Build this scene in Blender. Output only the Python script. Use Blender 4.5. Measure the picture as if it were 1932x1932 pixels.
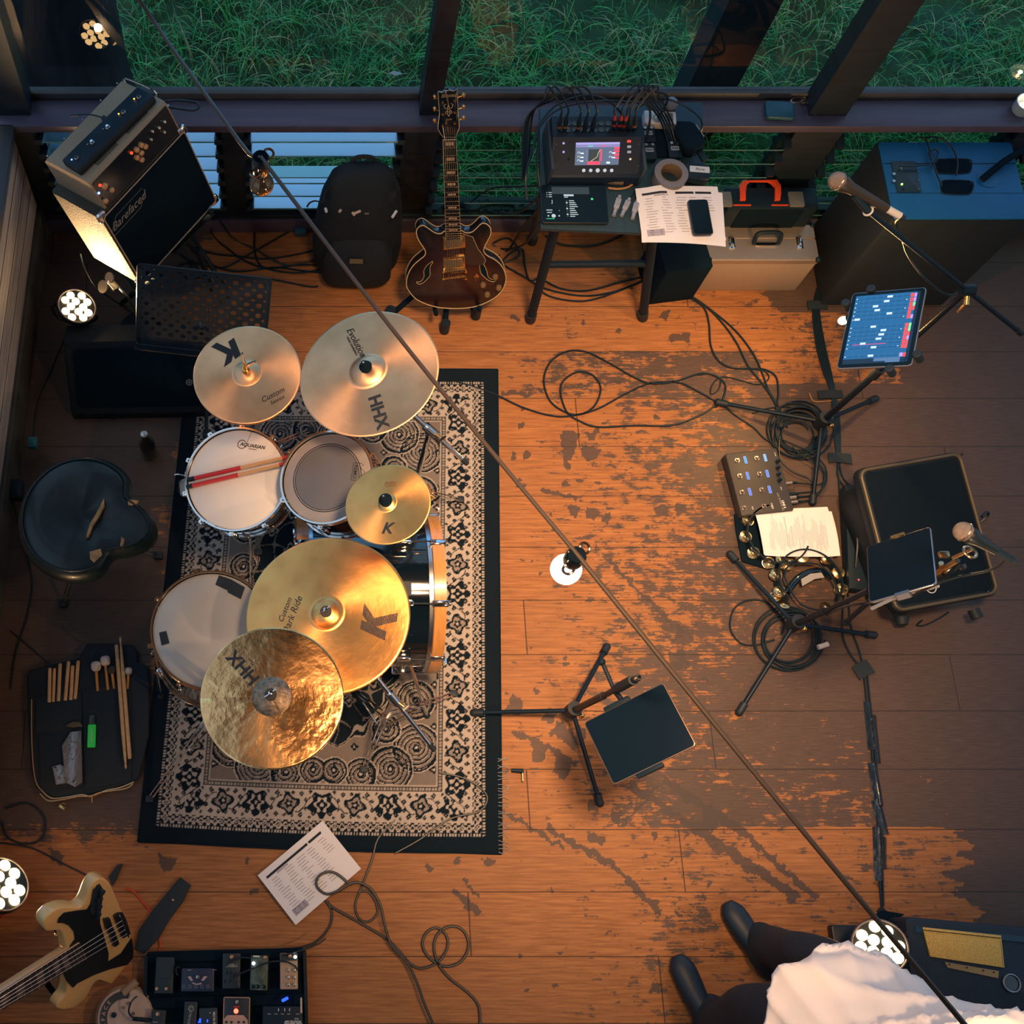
import bpy, math, random
import numpy as np
from mathutils import Vector, Matrix
rnd = random.Random(7)
for o in list(bpy.data.objects): bpy.data.objects.remove(o)
C = bpy.context.scene.collection
S = bpy.context.scene

# ------------------------------------------------------------------ camera, sky, exposure
CAM_H, TILT, FOC = 4.43, math.radians(19.8), 2200.0
cam = bpy.data.cameras.new('camera'); cam_ob = bpy.data.objects.new('camera', cam); C.objects.link(cam_ob)
cam_ob.location = (0, 0, CAM_H); cam_ob.rotation_euler = (TILT, 0, 0)
cam.sensor_width = 36; cam.lens = 36*FOC/1932; cam.shift_x = (966-540)/1932.0
cam.clip_start = .05; cam.clip_end = 100
S.camera = cam_ob
S.view_settings.view_transform = 'Standard'; S.view_settings.look = 'None'
S.view_settings.gamma = 1; S.view_settings.use_curve_mapping = False
S.view_settings.exposure = 0.0
world = bpy.data.worlds.new('world'); S.world = world; world.use_nodes = True
def sky():
    nt = world.node_tree; N = nt.nodes; L = nt.links; N.clear()
    tc = N.new('ShaderNodeTexCoord'); sp = N.new('ShaderNodeSeparateXYZ'); L.new(tc.outputs['Generated'], sp.inputs[0])
    def mr(src, a, b, t='SMOOTHSTEP'):
        m = N.new('ShaderNodeMapRange'); m.interpolation_type = t; L.new(src, m.inputs['Value'])
        m.inputs['From Min'].default_value = a; m.inputs['From Max'].default_value = b; return m.outputs[0]
    def mul(a, b):
        m = N.new('ShaderNodeMath'); m.operation = 'MULTIPLY'; L.new(a, m.inputs[0]); L.new(b, m.inputs[1]); return m.outputs[0]
    def mix(f, a, b):
        m = N.new('ShaderNodeMix'); m.data_type = 'RGBA'; L.new(f, m.inputs['Factor'])
        for s, v in ((m.inputs['A'], a), (m.inputs['B'], b)):
            if hasattr(v, 'links'): L.new(v, s)
            else: s.default_value = (*v, 1)
        return m.outputs['Result']
    z = sp.outputs['Z']
    base = mix(mr(z, -.1, .7), (.135, .145, .175), (.46, .62, .80))       # dusk, dim all round
    glow = mul(mul(mr(sp.outputs['Y'], .25, .95), mr(z, -.06, .03)), mr(z, .75, .12))
    col = mix(glow, base, (.42, 1.05, 1.95))                                   # last light low over the lawn
    bg = N.new('ShaderNodeBackground'); L.new(col, bg.inputs[0]); bg.inputs[1].default_value = 1.0
    o = N.new('ShaderNodeOutputWorld'); L.new(bg.outputs[0], o.inputs[0])
sky()
W_BULB, W_LOW, W_PAR, W_TOP = 20.0, 14.0, 26.0, 1650.0
WARM = (1.0, .60, .32)

# ------------------------------------------------------------------ geometry of the viewpoint (where a seen point stands at a given height)
_s, _c = math.sin(TILT), math.cos(TILT)
def ray(px, py):
    a = (px-540)/FOC; b = (966-py)/FOC
    return Vector((a, b*_c+_s, b*_s-_c))
def at(px, py, z=0.0):
    r = ray(px, py); t = (z-CAM_H)/r.z
    return Vector((r.x*t, r.y*t, z))
def onplane(M, px, py):
    o = M.translation; n = M.to_3x3().col[2]; r = ray(px, py); c = Vector((0, 0, CAM_H))
    p = c + r*((o-c).dot(n)/r.dot(n)); q = M.inverted() @ p
    return (q.x, q.y)
def frame(o, z, x=(1, 0, 0)):
    z = Vector(z).normalized(); x = Vector(x); x = (x-z*x.dot(z)).normalized(); y = z.cross(x)
    M = Matrix((( x.x, y.x, z.x, o[0]), (x.y, y.y, z.y, o[1]), (x.z, y.z, z.z, o[2]), (0, 0, 0, 1)))
    return M
def eul(o, e):
    from mathutils import Euler
    return Matrix.Translation(Vector(o)) @ Euler([math.radians(a) for a in e], 'XYZ').to_matrix().to_4x4()
def TR(x=0, y=0, z=0): return Matrix.Translation((x, y, z))
def RZ(d): return Matrix.Rotation(math.radians(d), 4, 'Z')
def RX(d): return Matrix.Rotation(math.radians(d), 4, 'X')
def RY(d): return Matrix.Rotation(math.radians(d), 4, 'Y')

# ------------------------------------------------------------------ materials
def lin(c):
    if isinstance(c, str):
        c = [int(c[i:i+2], 16)/255 for i in (0, 2, 4)]
        return tuple(v/12.92 if v <= .04045 else ((v+.055)/1.055)**2.4 for v in c)
    return tuple(c)
_mats = {}
def mat(name, col=(.5, .5, .5), rough=.5, metal=0., spec=.5, emit=None, es=0., noise=None, bump=None, coat=0., trans=0., aniso=None, stretch=(1, 1, 1)):
    if name in _mats: return _mats[name]
    m = bpy.data.materials.new(name); m.use_nodes = True; nt = m.node_tree; N = nt.nodes; L = nt.links
    b = N['Principled BSDF']; col = lin(col)
    if max(col) < .031 and metal < .5: col = (col[0]*.42, col[1]*.85, col[2]*1.25)      # the blacks here are cool, bluish blacks
    b.inputs['Base Color'].default_value = (*col, 1); b.inputs['Roughness'].default_value = rough
    b.inputs['Metallic'].default_value = metal; b.inputs['Specular IOR Level'].default_value = spec
    b.inputs['Coat Weight'].default_value = coat; b.inputs['Coat Roughness'].default_value = .08
    b.inputs['Transmission Weight'].default_value = trans
    if emit is not None:
        b.inputs['Emission Color'].default_value = (*lin(emit), 1); b.inputs['Emission Strength'].default_value = es
    if noise or bump:
        tc = N.new('ShaderNodeTexCoord'); mp = N.new('ShaderNodeMapping'); mp.inputs['Scale'].default_value = stretch
        L.new(tc.outputs['Object'], mp.inputs[0])
    if noise:
        sc, amt = noise; n = N.new('ShaderNodeTexNoise'); n.inputs['Scale'].default_value = sc; n.inputs['Detail'].default_value = 6
        L.new(mp.outputs[0], n.inputs['Vector'])
        r = N.new('ShaderNodeMapRange'); r.inputs['From Min'].default_value = .3; r.inputs['From Max'].default_value = .7
        r.inputs['To Min'].default_value = 1-amt; r.inputs['To Max'].default_value = 1+amt; L.new(n.outputs['Fac'], r.inputs['Value'])
        x = N.new('ShaderNodeVectorMath'); x.operation = 'SCALE'; x.inputs[0].default_value = col; L.new(r.outputs[0], x.inputs['Scale'])
        L.new(x.outputs[0], b.inputs['Base Color'])
    if bump:
        sc, st = bump; n2 = N.new('ShaderNodeTexNoise'); n2.inputs['Scale'].default_value = sc; n2.inputs['Detail'].default_value = 4
        L.new(mp.outputs[0], n2.inputs['Vector'])
        bp = N.new('ShaderNodeBump'); bp.inputs['Strength'].default_value = st; bp.inputs['Distance'].default_value = .004
        L.new(n2.outputs['Fac'], bp.inputs['Height']); L.new(bp.outputs[0], b.inputs['Normal'])
    if aniso is not None:
        b.inputs['Anisotropic'].default_value = aniso; t = N.new('ShaderNodeTangent'); t.direction_type = 'RADIAL'; t.axis = 'Z'
        L.new(t.outputs[0], b.inputs['Tangent'])
    _mats[name] = m; return m
def glow(name, col=(0, 0, 0), es=0): return mat(name, (0, 0, 0), .5, emit=col, es=es)

BLK = mat('black_plastic', (.010, .019, .023), .5, spec=.25)
BLKM = mat('black_matte', (.007, .014, .018), .9, spec=.1)
BLKG = mat('black_gloss', (.006, .010, .013), .12, coat=.6)
RUB = mat('black_rubber', (.011, .016, .019), .6)
CBL = mat('cable_sheath', (.010, .017, .020), .42)
CHR = mat('chrome', (.80, .78, .76), .10, 1)
STL = mat('brushed_steel', (.45, .43, .41), .32, 1)
GLD = mat('gold_plate', (.85, .52, .18), .22, 1)
WHT = mat('white_print', (.75, .74, .72), .6)
PARM = mat('lamp_body', (.012, .018, .022), .4)
GRYP = mat('grey_print', (.32, .32, .32), .6)

# ------------------------------------------------------------------ mesh builder
class G:
    def __init__(s, M=None): s.V = []; s.F = []; s.I = []; s.mats = []; s.M = M or Matrix(); s.attr = None
    def mi(s, m):
        if m not in s.mats: s.mats.append(m)
        return s.mats.index(m)
    def add(s, vs, fs, m, T=None):
        k = len(s.V); A = s.M @ T if T is not None else s.M
        s.V += [A @ Vector(v) for v in vs]; s.F += [tuple(i+k for i in f) for f in fs]; s.I += [s.mi(m)]*len(fs); return s
    def box(s, c, d, m, T=None, bev=0.):
        x, y, z = d[0]/2, d[1]/2, d[2]/2
        return s.prism([(-x, -y), (x, -y), (x, y), (-x, y)], -z, z, m, (T or Matrix()) @ TR(*c), bev)
    def rbox(s, c, d, m, r, T=None, bev=0., n=4):
        return s.prism(rrect(d[0], d[1], r, n), -d[2]/2, d[2]/2, m, (T or Matrix()) @ TR(*c), bev)
    def prism(s, poly, z0, z1, m, T=None, bev=0., top=None, nb=2):
        a = sum(p[0]*q[1]-q[0]*p[1] for p, q in zip(poly, poly[1:]+poly[:1]))
        if a < 0: poly = poly[::-1]
        n = len(poly)
        if bev: 
            lv = []
            for i in range(nb+1):
                t = math.pi/2*i/nb; lv.append((z0+bev*(1-math.sin(t)), bev*(1-math.cos(t))))
            lv = lv[::-1]; lv = [(z0+bev*(1-math.cos(math.pi/2*i/nb)), bev*(1-math.sin(math.pi/2*i/nb))) for i in range(nb+1)]
            lv += [(z1-bev*(1-math.sin(math.pi/2*i/nb)), bev*(1-math.cos(math.pi/2*i/nb))) for i in range(nb+1)]
        else: lv = [(z0, 0), (z1, 0)]
        vs = []
        for z, ins in lv:
            P = inset(poly, ins) if ins else poly
            vs += [(p[0], p[1], z) for p in P]
        fs = []
        for k in range(len(lv)-1):
            for i in range(n):
                j = (i+1) % n; fs.append((k*n+i, k*n+j, (k+1)*n+j, (k+1)*n+i))
        fs.append(tuple(range(n))[::-1])
        tf = tuple((len(lv)-1)*n+i for i in range(n))
        s.add(vs, fs, m, T)
        if top is None: top = m
        k = len(s.V)-len(vs); s.F.append(tuple(k+i for i in tf)); s.I.append(s.mi(top)); return s
    def lathe(s, prof, m, T=None, seg=32, a0=0, a1=360):
        full = abs(a1-a0) >= 360; n = seg if full else seg+1; vs = []; fs = []
        for r, z in prof:
            for i in range(n):
                a = math.radians(a0+(a1-a0)*i/seg); vs.append((r*math.cos(a), r*math.sin(a), z))
        for k in range(len(prof)-1):
            for i in range(seg):
                j = (i+1) % n
                if prof[k][0] < 1e-7 and prof[k+1][0] < 1e-7: continue
                if prof[k][0] < 1e-7: fs.append((k*n+i, (k+1)*n+j, (k+1)*n+i))
                elif prof[k+1][0] < 1e-7: fs.append((k*n+i, k*n+j, (k+1)*n+i))
                else: fs.append((k*n+i, k*n+j, (k+1)*n+j, (k+1)*n+i))
        return s.add(vs, fs, m, T)
    def cyl(s, p0, p1, r, m, seg=16, r2=None, T=None):
        p0 = Vector(p0); p1 = Vector(p1); d = p1-p0; h = d.length; r2 = r if r2 is None else r2
        x = (1, 0, 0) if abs(d.normalized().x) < .9 else (0, 1, 0)
        A = (T or Matrix()) @ frame(p0, d, x)
        return s.lathe([(0, 0), (r, 0), (r2, h), (0, h)], m, A, seg)
    def sph(s, c, r, m, seg=16, sc=(1, 1, 1), T=None):
        n = seg//2; pr = [(math.sin(math.pi*i/n)*r if 0 < i < n else 0, -math.cos(math.pi*i/n)*r) for i in range(n+1)]
        return s.lathe(pr, m, (T or Matrix()) @ TR(*c) @ Matrix.Diagonal((*sc, 1)), seg)
    def tube(s, pts, r, m, seg=6, closed=False, sm=True, T=None, flat=None, step=None):
        P = [Vector(p) for p in pts]
        if sm and len(P) > 2: P = catmull(P, closed, step)
        n = len(P); vs = []; fs = []; up = None
        for i, p in enumerate(P):
            if closed: t = (P[(i+1) % n]-P[i-1])
            else: t = (P[min(i+1, n-1)]-P[max(i-1, 0)])
            t = t.normalized() if t.length > 1e-9 else Vector((0, 0, 1))
            if up is None: up = Vector((0, 0, 1)) if abs(t.z) < .9 else Vector((1, 0, 0))
            a = t.cross(up)
            if a.length < 1e-6: a = t.orthogonal()
            a.normalize(); b = a.cross(t).normalized(); up = b
            rr = r(i/(n-1)) if callable(r) else r
            for k in range(seg):
                q = 2*math.pi*k/seg; vs.append(p+a*math.cos(q)*rr*(flat or 1)+b*math.sin(q)*rr)
        for i in range(n if closed else n-1):
            j = (i+1) % n
            for k in range(seg): fs.append((i*seg+k, i*seg+(k+1) % seg, j*seg+(k+1) % seg, j*seg+k))
        if not closed: fs.append(tuple(range(seg))[::-1]); fs.append(tuple((n-1)*seg+k for k in range(seg)))
        return s.add(vs, fs, m, T)
    def torus(s, c, R, r, m, T=None, seg=32, sg=8, a0=0, a1=360):
        full = abs(a1-a0) >= 360; n = seg if full else seg+1
        pts = [(R*math.cos(math.radians(a0+(a1-a0)*i/seg)), R*math.sin(math.radians(a0+(a1-a0)*i/seg)), 0) for i in range(n)]
        return s.tube(pts, r, m, sg, closed=full, sm=False, T=(T or Matrix()) @ TR(*c))
    def text(s, t, size, m, T=None, ext=.0004, al='CENTER', bold=0., shear=0., sx=1., zfun=None):
        vs, fs = text_mesh(t, al, bold, shear)
        V = [(v[0]*size*sx, v[1]*size, (v[2]*ext if True else 0)) for v in vs]
        A = (T or Matrix())
        if zfun:
            V = [A @ Vector(v) for v in V]; V = [(v.x, v.y, v.z+zfun(v.x, v.y)) for v in V]; A = None
        return s.add(V, fs, m, A)
    def sheet(s, poly, m, T=None, z=0., zfun=None):
        vs = [(p[0], p[1], z+(zfun(p[0], p[1]) if zfun else 0)) for p in poly]
        return s.add(vs, [tuple(range(len(poly)))], m, T)
    def build(s, name, parent=None, W=None, smooth=40, loc=None, mods=None):
        """parent: thing/part; vertices are given in world space (through s.M) and stored relative to it"""
        me = bpy.data.meshes.new(name)
        if parent is not None: base = WM[parent.name]
        elif W is not None: base = W
        elif loc is not None: base = TR(*loc)
        else:
            zs = min(v.z for v in s.V); cx = (min(v.x for v in s.V)+max(v.x for v in s.V))/2; cy = (min(v.y for v in s.V)+max(v.y for v in s.V))/2
            base = TR(cx, cy, zs)
        inv = base.inverted()
        me.from_pydata([inv @ v for v in s.V], [], s.F)
        for m in s.mats: me.materials.append(m)
        me.polygons.foreach_set('material_index', s.I)
        me.polygons.foreach_set('use_smooth', [True]*len(me.polygons))
        me.update(); me.validate()
        if smooth < 180: me.set_sharp_from_angle(angle=math.radians(smooth))
        o = bpy.data.objects.new(name, me); C.objects.link(o)
        if parent is not None: o.parent = parent; WM[o.name] = base
        else: o.matrix_world = base; WM[o.name] = base
        return o
WM = {}
def rrect(w, h, r, n=4):
    P = []; x, y = w/2-r, h/2-r
    for cx, cy, a0 in ((x, y, 0), (-x, y, 90), (-x, -y, 180), (x, -y, 270)):
        for i in range(n+1):
            a = math.radians(a0+90*i/n); P.append((cx+r*math.cos(a), cy+r*math.sin(a)))
    return P
def inset(P, d):
    n = len(P); out = []
    for i in range(n):
        a, b, c = P[i-1], P[i], P[(i+1) % n]
        e1 = Vector((b[0]-a[0], b[1]-a[1])); e2 = Vector((c[0]-b[0], c[1]-b[1]))
        if e1.length < 1e-9 or e2.length < 1e-9: out.append(b); continue
        e1.normalize(); e2.normalize(); n1 = Vector((-e1.y, e1.x)); n2 = Vector((-e2.y, e2.x)); k = n1+n2
        if k.length < .3: k = n1
        k.normalize(); q = d/max(.5, k.dot(n1)); out.append((b[0]+k.x*q, b[1]+k.y*q))
    return out
def catmull(P, closed=False, step=None):
    n = len(P); out = []
    L = sum((P[i+1]-P[i]).length for i in range(n-1)); step = step or max(.008, L/260)
    for i in range(n if closed else n-1):
        if closed: p0, p1, p2, p3 = P[i-1], P[i], P[(i+1) % n], P[(i+2) % n]
        else: p0, p1, p2, p3 = P[max(i-1, 0)], P[i], P[i+1], P[min(i+2, n-1)]
        k = max(2, min(40, int((p2-p1).length/step)))
        for j in range(k):
            t = j/k; out.append(.5*((2*p1)+(p2-p0)*t+(2*p0-5*p1+4*p2-p3)*t*t+(3*p1-p0-3*p2+p3)*t*t*t))
    if not closed: out.append(P[-1])
    return out
_tc = {}
def text_mesh(t, al, bold, shear):
    k = (t, al, bold, shear)
    if k in _tc: return _tc[k]
    cu = bpy.data.curves.new('lettering', 'FONT'); cu.body = t; cu.size = 1; cu.align_x = al; cu.align_y = 'CENTER'
    cu.offset = bold; cu.shear = shear; cu.extrude = 1; cu.resolution_u = 3; cu.fill_mode = 'BOTH'
    o = bpy.data.objects.new('lettering', cu); C.objects.link(o); bpy.context.view_layer.update()
    me = bpy.data.meshes.new_from_object(o.evaluated_get(bpy.context.evaluated_depsgraph_get()))
    vs = [tuple(v.co) for v in me.vertices]; fs = [tuple(p.vertices) for p in me.polygons]
    bpy.data.objects.remove(o); bpy.data.curves.remove(cu); bpy.data.meshes.remove(me)
    _tc[k] = (vs, fs); return _tc[k]

# ------------------------------------------------------------------ things, parts, setting
def tag(o, label, cat, group=None):
    o['label'] = label; o['category'] = cat
    if group: o['group'] = group
    return o
def thing(name, label, cat, M, group=None):
    if not isinstance(M, Matrix): M = TR(*M)
    o = bpy.data.objects.new(name, None); C.objects.link(o); o.empty_display_size = .05; o.matrix_world = M; WM[o.name] = M
    return tag(o, label, cat, group)
def struct(o): o['kind'] = 'structure'; return o
def lab(o, l): o['label'] = l; return o
def light(name, loc, watts, col, r=.04, spot=None, direction=None, blend=.6, parent=None):
    l = bpy.data.lights.new(name, 'SPOT' if spot else 'POINT'); l.energy = watts; l.color = col; l.shadow_soft_size = r
    if spot: l.spot_size = math.radians(spot); l.spot_blend = blend
    o = bpy.data.objects.new(name, l); C.objects.link(o); M = TR(*loc)
    if direction is not None: M = frame(loc, -Vector(direction))
    o.matrix_world = M if parent is None else Matrix()
    if parent is not None: o.parent = parent; o.matrix_local = WM[parent.name].inverted() @ M
    return o
def copy_tree(o, M):
    """copy of a thing with its parts and sub-parts; M = its new world matrix"""
    c = o.copy(); C.objects.link(c); c.matrix_world = M; WM[c.name] = M
    def kids(a, b):
        for ch in [x for x in list(C.objects) if x.parent == a]:
            d = ch.copy(); C.objects.link(d); d.parent = b; WM[d.name] = M; kids(ch, d)
    kids(o, c); return c
def cable(pts, label, r=.0035, z=None, name='cable', group=None, m=None, seg=6, step=None, cat='cable', ends=None):
    """pts: (px, py[, z]) seen points lying at height z"""
    P = [at(p[0], p[1], p[2] if len(p) > 2 else (r+.001 if z is None else z)) for p in pts]
    g = G(); g.tube(P, r, m or CBL, seg, step=step)
    o = g.build(name); return tag(o, label, cat, group)
# ================================================================== FLOOR (boards, worn varnish, tape residue)
def vnoise(x, y, seed=0):
    xi = np.floor(x).astype(np.int64); yi = np.floor(y).astype(np.int64); xf = x-xi; yf = y-yi
    def h(a, b):
        n = (a*374761393+b*668265263+seed*982451653) & 0xffffffff; n = ((n ^ (n >> 13))*1274126177) & 0xffffffff
        return ((n ^ (n >> 16)) & 0xffff)/65535.0
    u = xf*xf*(3-2*xf); v = yf*yf*(3-2*yf)
    return (h(xi, yi)*(1-u)+h(xi+1, yi)*u)*(1-v)+(h(xi, yi+1)*(1-u)+h(xi+1, yi+1)*u)*v
def fbm(x, y, seed=0, o=4): return sum(vnoise(x*2**k, y*2**k, seed+k)/2**(k+1) for k in range(o))/(1-.5**o)
BOARD, BOARD0 = .2183, -.083
def raster_floor():
    X0, X1, Y0, Y1, st = -1.12, 3.5, -.62, 2.93, .0055
    nx = int((X1-X0)/st); ny = int((Y1-Y0)/st)
    xs = np.linspace(X0, X1, nx+1); ys = np.linspace(Y0, Y1, ny+1); X, Y = np.meshgrid(xs, ys)
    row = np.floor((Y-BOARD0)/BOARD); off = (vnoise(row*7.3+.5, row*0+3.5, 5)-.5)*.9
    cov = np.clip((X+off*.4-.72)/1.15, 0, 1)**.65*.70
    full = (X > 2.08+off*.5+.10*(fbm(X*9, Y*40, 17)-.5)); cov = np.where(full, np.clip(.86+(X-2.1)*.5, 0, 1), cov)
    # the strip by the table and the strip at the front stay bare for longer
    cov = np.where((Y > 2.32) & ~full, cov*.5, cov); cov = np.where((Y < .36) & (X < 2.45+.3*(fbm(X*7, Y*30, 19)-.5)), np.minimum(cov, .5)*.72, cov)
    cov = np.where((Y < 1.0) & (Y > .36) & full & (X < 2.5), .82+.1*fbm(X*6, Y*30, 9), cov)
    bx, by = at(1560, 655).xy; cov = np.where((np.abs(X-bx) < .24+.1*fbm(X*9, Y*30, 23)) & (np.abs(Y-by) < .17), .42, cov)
    cov = np.maximum(cov, np.clip((-.30-X)*5+(fbm(X*4, Y*9, 6)-.5)*2, 0, 1)*np.clip((Y-.22)*5, 0, 1)*.86)  # darkened towards the left wall: varnish, plus dim light put into the colour
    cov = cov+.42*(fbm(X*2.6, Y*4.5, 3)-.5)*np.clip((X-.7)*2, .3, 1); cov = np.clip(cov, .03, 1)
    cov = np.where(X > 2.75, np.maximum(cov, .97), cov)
    mark = np.zeros_like(X)
    jx = (fbm(X*38, Y*38, 21, 3)-.5)*.035; jy = (fbm(X*38+9, Y*38, 22, 3)-.5)*.035
    def poly(pp, v=1.):
        P = [at(*p) for p in pp]; x = X+jx; y = Y+jy; ins = np.zeros(X.shape, bool); n = len(P)
        a0 = min(p.x for p in P)-.05; a1 = max(p.x for p in P)+.05; b0 = min(p.y for p in P)-.05; b1 = max(p.y for p in P)+.05
        i0 = max(0, int((b0-Y0)/st)); i1 = max(0, int((b1-Y0)/st)+1); k0 = max(0, int((a0-X0)/st)); k1 = max(0, int((a1-X0)/st)+1)
        sx = x[i0:i1, k0:k1]; sy = y[i0:i1, k0:k1]; q = np.zeros(sx.shape, bool)
        for i in range(n):
            a, b = P[i], P[i-1]
            c = ((a.y > sy) != (b.y > sy)) & (sx < (b.x-a.x)*(sy-a.y)/((b.y-a.y) or 1e-9)+a.x); q ^= c
        mark[i0:i1, k0:k1] = np.where(q, np.maximum(mark[i0:i1, k0:k1], v), mark[i0:i1, k0:k1])
    def seg(a, b, w, v=1.):
        dx, dy = b[0]-a[0], b[1]-a[1]; l = math.hypot(dx, dy); nx_, ny_ = -dy/l*w/2, dx/l*w/2
        poly([(a[0]+nx_, a[1]+ny_), (b[0]+nx_, b[1]+ny_), (b[0]-nx_, b[1]-ny_), (a[0]-nx_, a[1]-ny_)], v)
    for a, b, w in [((1030, 1562), (1150, 1630), 10), ((1145, 1625), (1250, 1722), 11), ((950, 1530), (1060, 1600), 8), ((1190, 1480), (1320, 1570), 16), ((1310, 1560), (1420, 1640), 20),
                    ((1410, 1625), (1508, 1700), 18), ((1250, 1472), (1400, 1570), 16), ((1400, 1570), (1540, 1695), 12), ((1145, 1055), (1240, 1150), 8), ((1235, 1145), (1305, 1208), 12),
                    ((965, 1380), (1030, 1410), 9), ((1030, 1405), (1090, 1445), 10), ((1060, 845), (1074, 885), 9), ((945, 742), (992, 741), 10), ((1018, 920), (1088, 942), 6), ((1048, 1370), (1090, 1410), 22),
                    ((855, 1680), (905, 1725), 12), ((875, 1660), (905, 1690), 6), ((1130, 722), (1190, 718), 7), ((1170, 1560), (1245, 1480), 6)]: seg(a, b, w)
    for q in [[(965, 1312), (985, 1318), (978, 1350), (955, 1345)], [(1008, 1400), (1034, 1402), (1026, 1438), (1002, 1432)], [(1050, 1425), (1080, 1436), (1062, 1468), (1044, 1458)],
              [(1090, 1370), (1112, 1378), (1098, 1410), (1085, 1400)], [(1025, 1335), (1050, 1338), (1046, 1365), (1022, 1360)], [(1262, 632), (1300, 626), (1302, 645), (1264, 648)],
              [(1245, 590), (1262, 582), (1262, 606), (1240, 600)], [(1060, 812), (1092, 814), (1088, 832), (1072, 880), (1064, 870)], [(1100, 838), (1130, 845), (1118, 870), (1098, 862)], [(1104, 812), (1126, 814), (1122, 830), (1106, 828)],
              [(1070, 955), (1092, 958), (1088, 976), (1074, 972)], [(1108, 956), (1135, 965), (1120, 982), (1106, 978)], [(1138, 968), (1150, 966), (1145, 992), (1136, 985)], [(1235, 955), (1262, 955), (1258, 978), (1236, 972)],
              [(1272, 948), (1296, 952), (1290, 974), (1276, 968)], [(966, 850), (975, 850), (972, 872), (965, 868)], [(990, 850), (998, 850), (1000, 866), (992, 866)], [(978, 800), (995, 797), (990, 808), (978, 812)],
              [(1110, 1508), (1130, 1510), (1126, 1534), (1108, 1530)], [(1110, 1570), (1140, 1575), (1138, 1592), (1112, 1590)], [(1330, 1530), (1362, 1545), (1346, 1572), (1322, 1560)], [(1155, 1525), (1180, 1530), (1168, 1560), (1150, 1552)],
              [(800, 1625), (820, 1640), (812, 1650), (804, 1640)], [(855, 1618), (868, 1618), (862, 1628), (856, 1626)], [(910, 1620), (935, 1620), (932, 1632), (912, 1632)], [(458, 1625), (475, 1615), (470, 1628), (460, 1630)],
              [(300, 1608), (330, 1620), (322, 1650), (305, 1640)], [(475, 1674), (492, 1672), (492, 1684), (476, 1686)], [(96, 1600), (120, 1610), (118, 1632), (100, 1630)], [(1225, 1860), (1248, 1858), (1244, 1878), (1226, 1876)],
              [(1260, 1232), (1290, 1225), (1300, 1262), (1270, 1265)], [(1282, 1185), (1310, 1190), (1300, 1215), (1262, 1215)], [(200, 880), (235, 880), (230, 910), (205, 905)]]: poly(q)
    # small scuffs
    R = np.random.RandomState(4)
    for _ in range(150):
        px, py = R.uniform(945, 1560), R.uniform(600, 1880); w = R.uniform(3, 9); h = R.uniform(2, 7); a = R.uniform(0, 3)
        poly([(px+w*math.cos(a+k)*R.uniform(.6, 1.2), py+h*math.sin(a+k)*R.uniform(.6, 1.2)) for k in (0, 1.3, 2.5, 3.8, 5.1)], .9)
    return X, Y, cov, mark, nx, ny, xs, ys
def grid_faces(nx, ny):
    i = np.arange(nx)[None, :]+(np.arange(ny)*(nx+1))[:, None]
    return np.stack([i, i+1, i+nx+2, i+nx+1], -1).reshape(-1, 4)
def mesh_np(name, co, faces, attrs=()):
    me = bpy.data.meshes.new(name); me.vertices.add(len(co)); me.vertices.foreach_set('co', co.astype(np.float32).ravel())
    me.loops.add(faces.size); me.loops.foreach_set('vertex_index', faces.astype(np.int32).ravel())
    me.polygons.add(len(faces)); me.polygons.foreach_set('loop_start', np.arange(0, faces.size, 4, dtype=np.int32))
    me.update(calc_edges=True)
    for nm, typ, val in attrs:
        a = me.attributes.new(nm, typ, 'POINT'); a.data.foreach_set('value' if typ == 'FLOAT' else 'color', val.astype(np.float32).ravel())
    me.polygons.foreach_set('use_smooth', [True]*len(faces)); return me
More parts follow.
